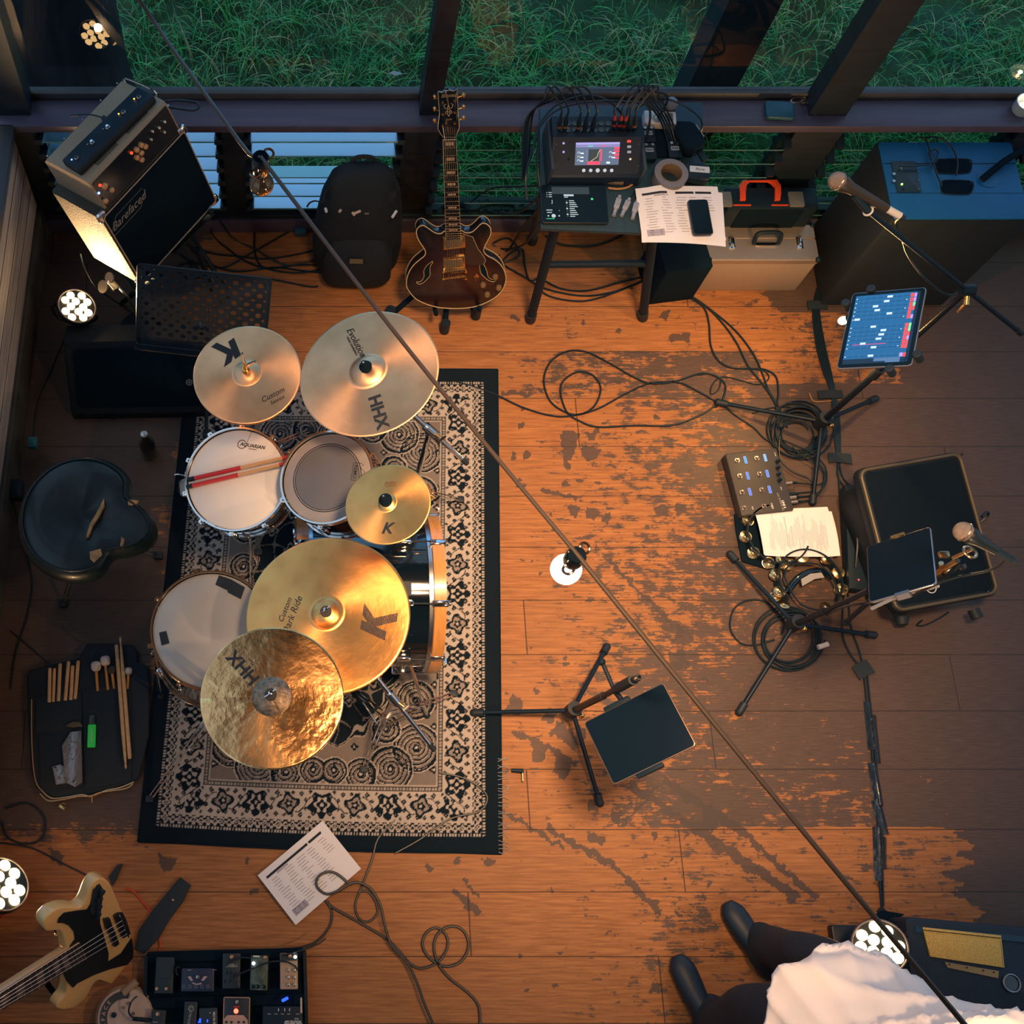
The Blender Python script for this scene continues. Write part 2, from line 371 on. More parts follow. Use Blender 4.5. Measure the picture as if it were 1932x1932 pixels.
def floor_material():
    m = bpy.data.materials.new('worn_floorboards'); m.use_nodes = True; nt = m.node_tree; N = nt.nodes; L = nt.links; b = N['Principled BSDF']
    tc = N.new('ShaderNodeTexCoord'); sp = N.new('ShaderNodeSeparateXYZ'); L.new(tc.outputs['Object'], sp.inputs[0])
    def ma(op, a, b_=None, c=None):
        n = N.new('ShaderNodeMath'); n.operation = op
        for i, v in enumerate((a, b_, c)):
            if v is None: continue
            if isinstance(v, (int, float)): n.inputs[i].default_value = v
            else: L.new(v, n.inputs[i])
        return n.outputs[0]
    def noise(vec, sc, det=6, rough=.6):
        n = N.new('ShaderNodeTexNoise'); n.inputs['Scale'].default_value = sc; n.inputs['Detail'].default_value = det; n.inputs['Roughness'].default_value = rough
        L.new(vec, n.inputs['Vector']); return n.outputs['Fac']
    def mapv(s, l=(0, 0, 0)):
        q = N.new('ShaderNodeMapping'); q.inputs['Scale'].default_value = s; q.inputs['Location'].default_value = l; L.new(tc.outputs['Object'], q.inputs[0]); return q.outputs[0]
    def mix(f, a, b_):
        q = N.new('ShaderNodeMix'); q.data_type = 'RGBA'; L.new(f, q.inputs['Factor'])
        for s, v in ((q.inputs['A'], a), (q.inputs['B'], b_)):
            if hasattr(v, 'links'): L.new(v, s)
            else: s.default_value = (*lin(v), 1)
        return q.outputs['Result']
    def ramp(f, a, b_):
        q = N.new('ShaderNodeMapRange'); q.interpolation_type = 'SMOOTHSTEP'; L.new(f, q.inputs['Value']); q.inputs['From Min'].default_value = a; q.inputs['From Max'].default_value = b_; return q.outputs[0]
    r = ma('DIVIDE', ma('SUBTRACT', sp.outputs['Y'], BOARD0), BOARD); row = ma('FLOOR', r); fr = ma('FRACT', r)
    wn = N.new('ShaderNodeTexWhiteNoise'); wn.noise_dimensions = '1D'; L.new(row, wn.inputs['W'])
    xx = ma('ADD', ma('DIVIDE', sp.outputs['X'], 2.6), ma('MULTIPLY', wn.outputs['Value'], 3.0)); col_id = ma('FLOOR', xx); fx = ma('FRACT', xx)
    wn2 = N.new('ShaderNodeTexWhiteNoise'); wn2.noise_dimensions = '1D'; L.new(ma('ADD', ma('MULTIPLY', row, 3.7), ma('MULTIPLY', col_id, 11.3)), wn2.inputs['W'])
    tone = wn2.outputs['Value']
    grain = noise(mapv((2.2, 40, 1)), 3.0, 8, .65); fine = noise(mapv((12, 220, 1)), 1.2, 5, .7)
    wood = mix(ramp(grain, .3, .72), (.22, .080, .024), (.43, .175, .058))
    wood = mix(ma('MULTIPLY', tone, .35), wood, (.22, .10, .04))
    at_c = N.new('ShaderNodeAttribute'); at_c.attribute_name = 'cover'; at_m = N.new('ShaderNodeAttribute'); at_m.attribute_name = 'mark'
    patch = noise(mapv((9, 15, 1)), 1.6, 9, .72); streak = noise(mapv((5, 90, 1), (3, 1, 0)), 1.5, 6, .7)
    pn = ma('ADD', ma('MULTIPLY', patch, .62), ma('MULTIPLY', streak, .38))
    lim = ma('MULTIPLY_ADD', at_c.outputs['Fac'], .34, .335)                    # old dark varnish, and at the left edge also dimness painted in
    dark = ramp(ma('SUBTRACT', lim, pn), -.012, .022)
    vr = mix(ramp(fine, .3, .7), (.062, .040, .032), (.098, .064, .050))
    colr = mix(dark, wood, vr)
    colr = mix(ma('MULTIPLY', ramp(at_m.outputs['Fac'], .35, .6), .88), colr, (.060, .044, .040))
    seam = ma('ADD', ramp(ma('ABSOLUTE', ma('SUBTRACT', fr, .5)), .490, .497), ramp(ma('ABSOLUTE', ma('SUBTRACT', fx, .5)), .4988, .4996))
    seam = ma('MINIMUM', seam, 1.0)
    colr = mix(ma('MULTIPLY', seam, .85), colr, (.02, .014, .011))
    L.new(colr, b.inputs['Base Color'])
    rr = ma('MULTIPLY_ADD', dark, -.10, .58); L.new(rr, b.inputs['Roughness']); b.inputs['Specular IOR Level'].default_value = .35
    bp = N.new('ShaderNodeBump'); bp.inputs['Strength'].default_value = .5; bp.inputs['Distance'].default_value = .002
    hh = ma('SUBTRACT', ma('ADD', ma('MULTIPLY', fine, .25), ma('MULTIPLY', dark, .25)), seam); L.new(hh, bp.inputs['Height']); L.new(bp.outputs[0], b.inputs['Normal'])
    return m
X, Y, cov, mark, nx, ny, xs, ys = raster_floor()
# outermost cells are stretched so that the boards run on beyond the view
xs2 = xs.copy(); ys2 = ys.copy(); xs2[-1] = 5.2; ys2[0] = -2.2
XX, YY = np.meshgrid(xs2, ys2)
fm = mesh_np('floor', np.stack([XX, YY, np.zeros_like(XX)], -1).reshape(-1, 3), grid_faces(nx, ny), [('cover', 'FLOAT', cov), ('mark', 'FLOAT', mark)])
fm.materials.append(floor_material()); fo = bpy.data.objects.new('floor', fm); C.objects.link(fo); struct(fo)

# ================================================================== WALLS, SILLS, POSTS
FRM = mat('dark_painted_timber', (.016, .020, .024), .5, noise=(6, .35), stretch=(1, 1, 8))
SIL = mat('purple_brown_sill', (.070, .062, .105), .42, noise=(9, .25), bump=(40, .15), stretch=(.25, 3, 1))
WD = mat('grey_wall_boards', (.38, .36, .35), .6, noise=(5, .3), bump=(30, .25), stretch=(1, .3, 6))
WDD = mat('dark_baseboard', (.045, .045, .040), .6, noise=(6, .3))
WY = 2.92
g = G(); g.box((1.9, WY+.05, .055), (6.2, .10, .11), FRM, bev=.004); g.box((1.9, WY-.006, .045), (6.2, .014, .09), SIL, bev=.003)
for x0, x1 in ((-1.16, -.98), (-.255, -.165), (.462, .60), (1.985, 2.17), (2.86, 2.95), (3.66, 3.8)):
    g.box(((x0+x1)/2, WY+.055, .395), (x1-x0, .09, .57), FRM, bev=.004)
struct(g.build('wall_back'))
g = G(); g.box((1.9, 2.9715, .70), (6.3, .125, .04), SIL, bev=.005); struct(g.build('trim_1'))
g = G(); g.box((1.9, 3.055, .725), (6.3, .035, .05), mat('sill_rail', (.055, .058, .068), .45, noise=(8, .2)), bev=.004); struct(g.build('trim_2'))
for i, (x0, x1) in enumerate(((-1.12, -.985), (.513, .590), (2.012, 2.158), (3.66, 3.8))):
    g = G(); g.box(((x0+x1)/2, 3.005, 2.13), (x1-x0, .09, 2.83), FRM, bev=.005); struct(g.build('trim_%d' % (i+3)))
def glass_material(name, ior=1.5, rough=0.0, tint=(.93, .97, .97)):
    m = bpy.data.materials.new(name); m.use_nodes = True; nt = m.node_tree; N = nt.nodes; L = nt.links; N.remove(N['Principled BSDF'])
    t = N.new('ShaderNodeBsdfTransparent'); t.inputs[0].default_value = (*tint, 1); gl = N.new('ShaderNodeBsdfGlossy'); gl.inputs['Roughness'].default_value = rough
    f = N.new('ShaderNodeFresnel'); f.inputs['IOR'].default_value = ior; mx = N.new('ShaderNodeMixShader')
    ge = N.new('ShaderNodeNewGeometry'); iv = N.new('ShaderNodeMath'); iv.operation = 'SUBTRACT'; iv.inputs[0].default_value = 1; L.new(ge.outputs['Backfacing'], iv.inputs[1]); ml = N.new('ShaderNodeMath'); ml.operation = 'MULTIPLY'; L.new(f.outputs[0], ml.inputs[0]); L.new(iv.outputs[0], ml.inputs[1])
    L.new(ml.outputs[0], mx.inputs[0]); L.new(t.outputs[0], mx.inputs[1]); L.new(gl.outputs[0], mx.inputs[2]); L.new(mx.outputs[0], N['Material Output'].inputs[0]); return m
GLS = glass_material('window_glass')
k = 1
for x0, x1 in ((-.985, .513), (.590, 2.012), (2.158, 3.66)):
    g = G(); g.box(((x0+x1)/2, 3.055, 2.1), (x1-x0, .004, 2.7), GLS); struct(g.build('window_%d' % k, smooth=10)); k += 1
def frosted():
    m = bpy.data.materials.new('frosted_louvre'); m.use_nodes = True; nt = m.node_tree; N = nt.nodes; L = nt.links; N.remove(N['Principled BSDF'])
    tl = N.new('ShaderNodeBsdfTranslucent'); tl.inputs[0].default_value = (.40, .78, .95, 1); df = N.new('ShaderNodeBsdfDiffuse'); df.inputs[0].default_value = (.30, .58, .72, 1)
    gl = N.new('ShaderNodeBsdfGlossy'); gl.inputs['Roughness'].default_value = .22
    tc = N.new('ShaderNodeTexCoord'); nz = N.new('ShaderNodeTexNoise'); nz.inputs['Scale'].default_value = 220; L.new(tc.outputs['Object'], nz.inputs['Vector'])
    bp = N.new('ShaderNodeBump'); bp.inputs['Strength'].default_value = .5; bp.inputs['Distance'].default_value = .001; L.new(nz.outputs['Fac'], bp.inputs['Height'])
    for n in (tl, df, gl): L.new(bp.outputs[0], n.inputs['Normal'])
    a = N.new('ShaderNodeMixShader'); a.inputs[0].default_value = .45; L.new(tl.outputs[0], a.inputs[1]); L.new(df.outputs[0], a.inputs[2])
    c = N.new('ShaderNodeMixShader'); c.inputs[0].default_value = .35; L.new(a.outputs[0], c.inputs[1]); L.new(gl.outputs[0], c.inputs[2]); L.new(c.outputs[0], N['Material Output'].inputs[0]); return m
FRO = frosted(); LOUV = glass_material('louvre_glass', 1.7, .02, (.82, .92, .86)); EDGE = mat('glass_edge', (.10, .30, .30), .15, coat=.8)
CLIP = mat('louvre_clip', (.02, .024, .026), .4)
for x0, x1, kinds in ((-.98, -.255, 'ffffff'), (-.165, .462, 'ffcfff'), (.60, 1.985, 'cccccc'), (2.17, 2.86, 'cccccc'), (2.95, 3.66, 'cccccc')):
    r = bpy.data.objects.new('window_%d' % k, None); C.objects.link(r); r.matrix_world = TR((x0+x1)/2, 2.98, .1); WM[r.name] = r.matrix_world.copy(); struct(r); k += 1
    f = G(); f.box(((x0+x1)/2, 2.965, .665), (x1-x0, .03, .03), FRM); f.box(((x0+x1)/2, 2.965, .118), (x1-x0, .05, .016), FRM)
    for x in (x0+.012, x1-.012):
        f.box((x, 2.975, .39), (.024, .035, .56), CLIP)
        for i in range(6): f.box((0, 0, 0), (.03, .11, .02), CLIP, T=TR(x, 2.955, .16+.089*i) @ RX(-24 if kinds[5-i] == 'f' else 14))
    f.build('window_frame', r)
    p = G()
    for i in range(6):
        kd = kinds[5-i]; z = .16+.089*i; tilt = -24 if kd == 'f' else 14
        T = TR((x0+x1)/2, 2.965, z) @ RX(tilt)
        p.box((0, 0, 0), (x1-x0-.05, .135, .005), FRO if kd == 'f' else LOUV, T)
        p.box((0, -.0685, 0), (x1-x0-.05, .002, .006), EDGE, T); 
    p.build('louvre_panes', r, smooth=10)
g = G(); g.box((1.9, 3.0, 4.45), (6.4, .12, 1.9), FRM, bev=.01); struct(g.build('trim_9'))
g = G(); g.box((1.9, .4, 5.45), (6.8, 5.6, .1), mat('ceiling_boards', (.22, .15, .10), .7, noise=(3, .3), stretch=(.3, 6, 1))); struct(g.build('ceiling'))
# left wall, slightly out of square
wl0, wl1 = Vector((-1.045, 2.92, 0)), Vector((-1.24, -2.2, 0)); d = (wl1-wl0); ang = math.degrees(math.atan2(d.x, -d.y)); LW = TR(*wl0) @ RZ(-90+0) ; LW = frame(wl0, (0, 0, 1), d)
ll = d.length
g = G(LW); g.box((ll/2, -.06, .34), (ll, .08, .68), WD, bev=.003)
for i in range(1, 5): g.box((ll/2, -.0195, .19+.12*i), (ll, .002, .004), WDD)
struct(g.build('wall_left'))
g = G(); g.box((1.9, -2.3, 2.7), (6.8, .1, 5.4), WDD); struct(g.build('wall_front'))
g = G(LW); g.box((ll/2, -.012, .095), (ll, .024, .19), WDD, bev=.004); struct(g.build('baseboard_left'))
g = G(LW); g.box((ll/2, -.06, .70), (ll, .12, .04), mat('left_sill', (.035, .038, .042), .5), bev=.005)
for x in (1.3, 2.7, 4.1): g.box((x, -.08, 2.1), (.09, .09, 2.8), FRM, bev=.004)
struct(g.build('trim_8'))

# ================================================================== OUTSIDE: lawn, grass, tree, post
g = G(); g.box((1.5, 7.1, -.65), (14, 8.1, .1), mat('damp_soil', (.02, .075, .032), .95, noise=(4, .5), bump=(14, .8))); struct(g.build('ground'))
g = G(); g.box((1.5, 3.03, -.35), (6.6, .05, .7), FRM); struct(g.build('wall_outside'))
def grass():
    R = np.random.RandomState(11); vs = []; fs = []; cl = []
    pal = np.array([(.030, .36, .085), (.05, .52, .10), (.02, .22, .07), (.24, .42, .12), (.42, .45, .24), (.025, .38, .13)])
    def blade(x, y, ln, az, lean, w, c):
        n = 5; a = lean*.3; px, py, pz = x, y, -.6; k = len(vs); ca, sa = math.cos(az), math.sin(az)
        for i in range(n+1):
            t = i/n; ww = w*(1-t)**.7/2+.0003
            vs.append((px-sa*ww, py+ca*ww, pz)); vs.append((px+sa*ww, py-ca*ww, pz))
            px += ca*math.sin(a)*ln/n; py += sa*math.sin(a)*ln/n; pz += math.cos(a)*ln/n; a += lean*1.9/n
            if pz < -.595: pz = -.595
        for i in range(n): fs.append((k+2*i, k+2*i+1, k+2*i+3, k+2*i+2))
        cl.extend([c]*n)
    for _ in range(1350):
        x, y = R.uniform(-1.9, 4.9), 3.2+2.4*R.uniform(0, 1); m = R.randint(8, 18); dry = vnoise(np.array([x*1.3]), np.array([y*1.7]), 8)[0]
        L0 = R.uniform(.10, .26)
        for _ in range(m):
            ci = R.choice([0, 1, 5, 2]) if R.rand() > .15+.6*max(0, dry-.45)*2 else R.choice([3, 4])
            blade(x+R.normal(0, .035), y+R.normal(0, .035), L0*R.uniform(.6, 1.3), R.uniform(0, 6.28), R.uniform(.5, 1.35), R.uniform(.003, .008), ci)
    for _ in range(6000):
        blade(R.uniform(-1.9, 4.9), 3.2+2.4*R.rand(), R.uniform(.08, .2), R.uniform(0, 6.28), R.uniform(.8, 1.6), R.uniform(.0025, .005), R.choice([0, 2, 2, 5, 3]))
    me = bpy.data.meshes.new('grass'); me.from_pydata(vs, [], fs)
    for i, c in enumerate(pal): me.materials.append(mat('grass_blade_%d' % i, tuple(c), .5))
    me.polygons.foreach_set('material_index', cl); me.update()
    o = bpy.data.objects.new('grass', me); C.objects.link(o); o['kind'] = 'stuff'; tag(o, 'long unmown green grass outside behind the windows', 'grass'); return o
grass()
BARK = mat('dark_bark', (.016, .022, .024), .9, noise=(7, .5), bump=(9, 1.0), stretch=(3, 3, .5))
g = G(); vs = []; n = 28
prof = [(.36, -.6), (.31, -.45), (.285, -.2), (.275, .3), (.27, 1.0), (.26, 2.2), (.25, 3.4)]; vs = []; fs = []
for r, z in prof:
    for i in range(n):
        a = 2*math.pi*i/n; q = r*(1+.05*math.sin(5*a+z)+.035*math.sin(11*a)); vs.append((-1.07+q*math.cos(a), 3.95+q*math.sin(a), z))
for k2 in range(len(prof)-1):
    for i in range(n): fs.append((k2*n+i, k2*n+(i+1) % n, (k2+1)*n+(i+1) % n, (k2+1)*n+i))
g.add(vs, fs, BARK); tag(g.build('tree_trunk'), 'dark rough tree trunk outside behind the left window corner', 'tree')
g = G(); g.box((2.04, 3.88, 1.2), (.235, .16, 3.6), mat('outdoor_post', (.012, .024, .030), .7), bev=.008); tag(g.build('outdoor_post'), 'dark thick square post standing on the grass outside', 'post')
g = G(M=frame(at(745, 138, -.42), (0, -.3, 1))); g.sheet([(-.03, 0), (-.01, .012), (.03, .006), (.035, -.006), (0, -.012)], mat('pale_leaf', (.35, .45, .5), .6), z=0); g.sheet([(-.03, 0), (-.01, .012), (.03, .006), (.035, -.006), (0, -.012)], mat('pale_leaf'), z=-.003)
tag(g.build('dry_leaf'), 'small pale dry leaf lying in the grass outside', 'leaf')
g = G(); 
for i in range(7): 
    a = at(107+i % 3*3-4, 128+i*7, -.3); g.tube([a, a+Vector((.02*(-1)**i, 0, .04)), a+Vector((.01, .01, .09))], .006, mat('blue_plastic', (.01, .10, .42), .4), 5)
tag(g.build('blue_rope'), 'bright blue rope hanging beside the tree outside', 'rope')

# assumed warm shaded lamp on the ceiling, unseen, added to light the middle floor
LP = Vector((.80, .72, 4.98)); r = thing('assumed_pendant_lamp', 'wide dark shaded lamp hanging from the ceiling over the floor', 'lamp', LP); g = G(TR(*LP)); g.lathe([(.02, .16), (.2, .14), (.46, 0), (.455, .0), (.19, .13), (.02, .15), (.02, .16)], BLKM, seg=48); g.build('lamp_shade', r); g = G(TR(*LP)); g.cyl((0, 0, .15), (0, 0, .45), .006, CBL, 8); g.build('cord', r); g = G(TR(*LP)); g.sph((0, 0, .07), .035, glow('lamp_bulb', (1, .62, .3), 12), 16); g.build('light_bulb', r)
light('assumed_pendant_light', (LP.x, LP.y, LP.z-.01), W_TOP, WARM, .36, 43, (.49, .72, -5), 1.0, r)  # warm spot assumed overhead; its source is never in view
# ================================================================== RUG
def rug():
    TRc, BRc, BLc, TLc = at(938, 698), at(946, 1611), at(261, 1588), Vector((-.415, 2.235, 0))
    Wd, Ld, st = 1.33, 1.96, .0034; nx, ny = int(Wd/st), int(Ld/st)
    u = np.linspace(0, 1, nx+1); v = np.linspace(0, 1, ny+1); U, V = np.meshgrid(u, v)
    x = (1-V)*((1-U)*BLc.x+U*BRc.x)+V*((1-U)*TLc.x+U*TRc.x); y = (1-V)*((1-U)*BLc.y+U*BRc.y)+V*((1-U)*TLc.y+U*TRc.y)
    y = y-.012*np.sin(U*math.pi)*(1-V)
    z = .007+.0015*(fbm(x*9, y*9, 2)-.5)
    p = np.abs(U-.5)*Wd; q = np.abs(V-.5)*Ld; dx = Wd/2-p; dy = Ld/2-q; d = np.minimum(dx, dy)
    along = np.where(dx < dy, q, p)           # coordinate running along the border, from the middle of a side
    sd = np.where(dx < dy, 1.0, 0.0)
    wob = (fbm(p*60, q*60, 14, 2)-.5)*.006; wob2 = (fbm(p*60+7, q*60, 15, 2)-.5)*.006
    DARK, CRM, TAU, GRY = np.array((.005, .012, .020)), np.array((.40, .35, .31)), np.array((.17, .145, .13)), np.array((.11, .10, .095))
    col = np.empty(x.shape+(3,)); col[:] = DARK
    def put(m, c): col[m] = c
    def local(per, cen, off=0):                # rosette coordinates in a band
        a = (along+off+per/2) % per-per/2; b = d-cen; return a+wob, b+wob2
    def flower(a, b, R, n, ph=0.):
        r = np.hypot(a, b); t = np.arctan2(b, a); return r/(R*(1+.22*np.cos(n*t+ph)))
    inb = (d > .058)
    put(inb, GRY)
    band = lambda a, b: (d >= a) & (d < b)
    # beaded outer line
    bead = np.sin(along*2*math.pi/.011) > -.1; put(band(.058, .070), DARK); put(band(.059, .069) & bead, CRM)
    # outer guard: florets on dark
    put(band(.070, .108), DARK); a, b = local(.052, .089); f = flower(a, b, .0125, 4); put(band(.070, .108) & (f < 1), CRM); put(band(.070, .108) & (f < .55), DARK); put(band(.070, .108) & (f < .25), CRM)
    a, b = local(.052, .089, .026); f = flower(a, b, .011, 3, 1.57); put(band(.072, .106) & (f < 1) , CRM*.9); put(band(.072, .106) & (f < .5), DARK)
    a, b = local(.026, .075); put(band(.072, .079) & (np.abs(a) < .006), CRM); a, b = local(.026, .103, .013); put(band(.099, .106) & (np.abs(a) < .006), CRM)
    put(band(.108, .113), CRM)
    # main border on cream
    mb = band(.113, .218); put(mb, CRM)
    per = .245; a, b = local(per, .1655)
    f = flower(a, b*1.05, .045, 5, 1.57); put(mb & (f < 1), DARK); f2 = flower(a, b, .026, 6); put(mb & (f2 < 1), CRM); f3 = flower(a, b, .018, 4); put(mb & (f3 < 1), DARK); put(mb & (np.hypot(a, b) < .0065), CRM)
    a2, b2 = local(per, .1655, per/2); f = flower(a2, b2, .036, 4, .78); put(mb & (f < 1), DARK); put(mb & (flower(a2, b2, .025, 4, .78) < 1), TAU*1.4); put(mb & (flower(a2, b2, .014, 5) < 1), DARK); put(mb & (np.hypot(a2, b2) < .005), CRM)
    for k_, sgn in ((0, 1), (1, -1)):
        vine = .030*np.sin(along*2*math.pi/(per/2)+k_*math.pi)*sgn; dist = np.abs((d-.1655)+wob-vine)
        far = (np.hypot(a, b) > .048) & (np.hypot(a2, b2) > .038); put(mb & far & (dist < .0028), DARK)
    for off, cc, R_ in ((.030, .135, .011), (.030, .196, .011), (.060, .150, .009), (.060, .181, .009), (.078, .128, .010), (.078, .203, .010), (.092, .165, .008), (.045, .120, .007), (.045, .211, .007), (.108, .125, .008), (.108, .206, .008)):
        for sg in (1, -1):
            aa = (along+sg*off+per/2) % per-per/2+wob; bb = d-cc+wob2; dm = np.abs(aa)+np.abs(bb)*.9; put(mb & (dm < R_), DARK); put(mb & (dm < R_*.35), TAU)
    put(band(.218, .224), DARK); put(band(.224, .232) & (np.sin(along*2*math.pi/.012) > 0), CRM*.8); put(band(.232, .238), DARK); put(band(.238, .242), CRM*.8)
    # field
    fld = d >= .242; put(fld, TAU)
    scal = .018*np.cos(p*60)+.018*np.cos(q*50)
    med = ((p/.36)**2+(q/.66)**2+scal*2.2) < .80; corner = fld & ~med
    # scrolls in the corner pieces
    for cx, cy, s_, tw in ((.345, .60, .085, 1), (.25, .68, .080, -1), (.34, .42, .07, -1), (.14, .70, .055, 1), (.36, .26, .055, 1), (.23, .53, .05, 1), (.36, .10, .05, -1), (.04, .69, .045, -1)):
        rx, ry = p-cx+wob, q-cy+wob2; r = np.hypot(rx, ry); t = np.arctan2(ry, rx)*tw; ph = (t/(2*math.pi)+r/.0155) % 1.0
        ring = corner & (r < s_); put(ring & (ph < .36), DARK); put(ring & (ph > .36) & (ph < .50), CRM); put(corner & (np.abs(r-s_) < .004), DARK); put(corner & (np.abs(r-s_-.006) < .002), CRM)
        put(corner & (r < .013), DARK); put(corner & (r < .006), CRM)
    cx_ = (p*1.0) % .075-.0375+wob; cy_ = (q*1.0) % .08-.04+wob2; fl = flower(cx_, cy_, .013, 4, .3); sel = corner & (vnoise(np.floor(p/.075), np.floor(q/.08), 3) > .35)
    free = np.linalg.norm(col-TAU, axis=-1) < 1e-6
    put(sel & free & (fl < 1), DARK); put(sel & free & (fl < .4), CRM)
    # medallion on black
    put(fld & med, DARK); edge = np.abs(((p/.36)**2+(q/.66)**2+scal*2.2)-.80); put(fld & (edge < .022), CRM*.75); put(fld & (edge < .009), DARK)
    for per2, ox, R_, n_ in ((.17, .0, .030, 5), (.17, .085, .022, 4)):
        aa = (p+ox+per2/2) % per2-per2/2+wob; bb = (q+ox+per2/2) % per2-per2/2+wob2; fl = flower(aa, bb, R_, n_)
        put(fld & med & (edge > .05) & (fl < 1), TAU*1.3); put(fld & med & (edge > .05) & (fl < .72), DARK); put(fld & med & (edge > .05) & (fl < .36), CRM*.8)
    vv = np.abs(np.sin(p*37+2*np.sin(q*19))+np.sin(q*31+2*np.sin(p*23))); black = fld & med & (edge > .04) & (col[..., 0] < .02)
    put(black & (vv < .09), TAU)
    weave = 1+.22*(fbm(U*Wd*260, V*Ld*260, 31, 2)-.5)+.12*(fbm(U*9, V*13, 41)-.5)
    col = col*weave[..., None]
    fr = grid_faces(nx, ny); rgba = np.concatenate([col, np.ones(col.shape[:2]+(1,))], -1).reshape(-1, 4)
    me = mesh_np('patterned_rug', np.stack([x, y, z], -1).reshape(-1, 3), fr, [('dye', 'FLOAT_COLOR', rgba)])
    m = bpy.data.materials.new('woven_rug'); m.use_nodes = True; nt = m.node_tree; b = nt.nodes['Principled BSDF']; a_ = nt.nodes.new('ShaderNodeAttribute'); a_.attribute_name = 'dye'
    nt.links.new(a_.outputs['Color'], b.inputs['Base Color']); b.inputs['Roughness'].default_value = .95; b.inputs['Specular IOR Level'].default_value = .15
    tc = nt.nodes.new('ShaderNodeTexCoord'); nz = nt.nodes.new('ShaderNodeTexNoise'); nz.inputs['Scale'].default_value = 420; bp = nt.nodes.new('ShaderNodeBump'); bp.inputs['Strength'].default_value = .6; bp.inputs['Distance'].default_value = .002
    nt.links.new(tc.outputs['Object'], nz.inputs['Vector']); nt.links.new(nz.outputs['Fac'], bp.inputs['Height']); nt.links.new(bp.outputs[0], b.inputs['Normal'])
    me.materials.append(m)
    root = thing('patterned_rug', 'black and cream patterned rug lying under the drum kit', 'rug', (.2, 1.25, 0))
    o = bpy.data.objects.new('pile', me); C.objects.link(o); o.parent = root; o.matrix_local = WM[root.name].inverted()
    g = G(); edge_pts = [BLc, BRc, TRc, TLc]
    for i in range(4):
        a, b2 = edge_pts[i], edge_pts[(i+1) % 4]; g.tube([a+Vector((0, 0, .004)), b2+Vector((0, 0, .004))], .0045, BLKM, 6, sm=False)
    g.build('bound_edge', root)
    g = G()
    for i in range(26):
        yy = .275+.35*i/26+rnd.uniform(-.004, .004); xx = BRc.x+(TRc.x-BRc.x)*(yy-BRc.y)/(TRc.y-BRc.y)-.012
        g.tube([(xx, yy, .009), (xx+.02, yy+rnd.uniform(-.008, .008), .010), (xx+.04, yy+rnd.uniform(-.012, .012), .008)], .0011, GRYP, 4)
    g.build('fringe', root)
rug()

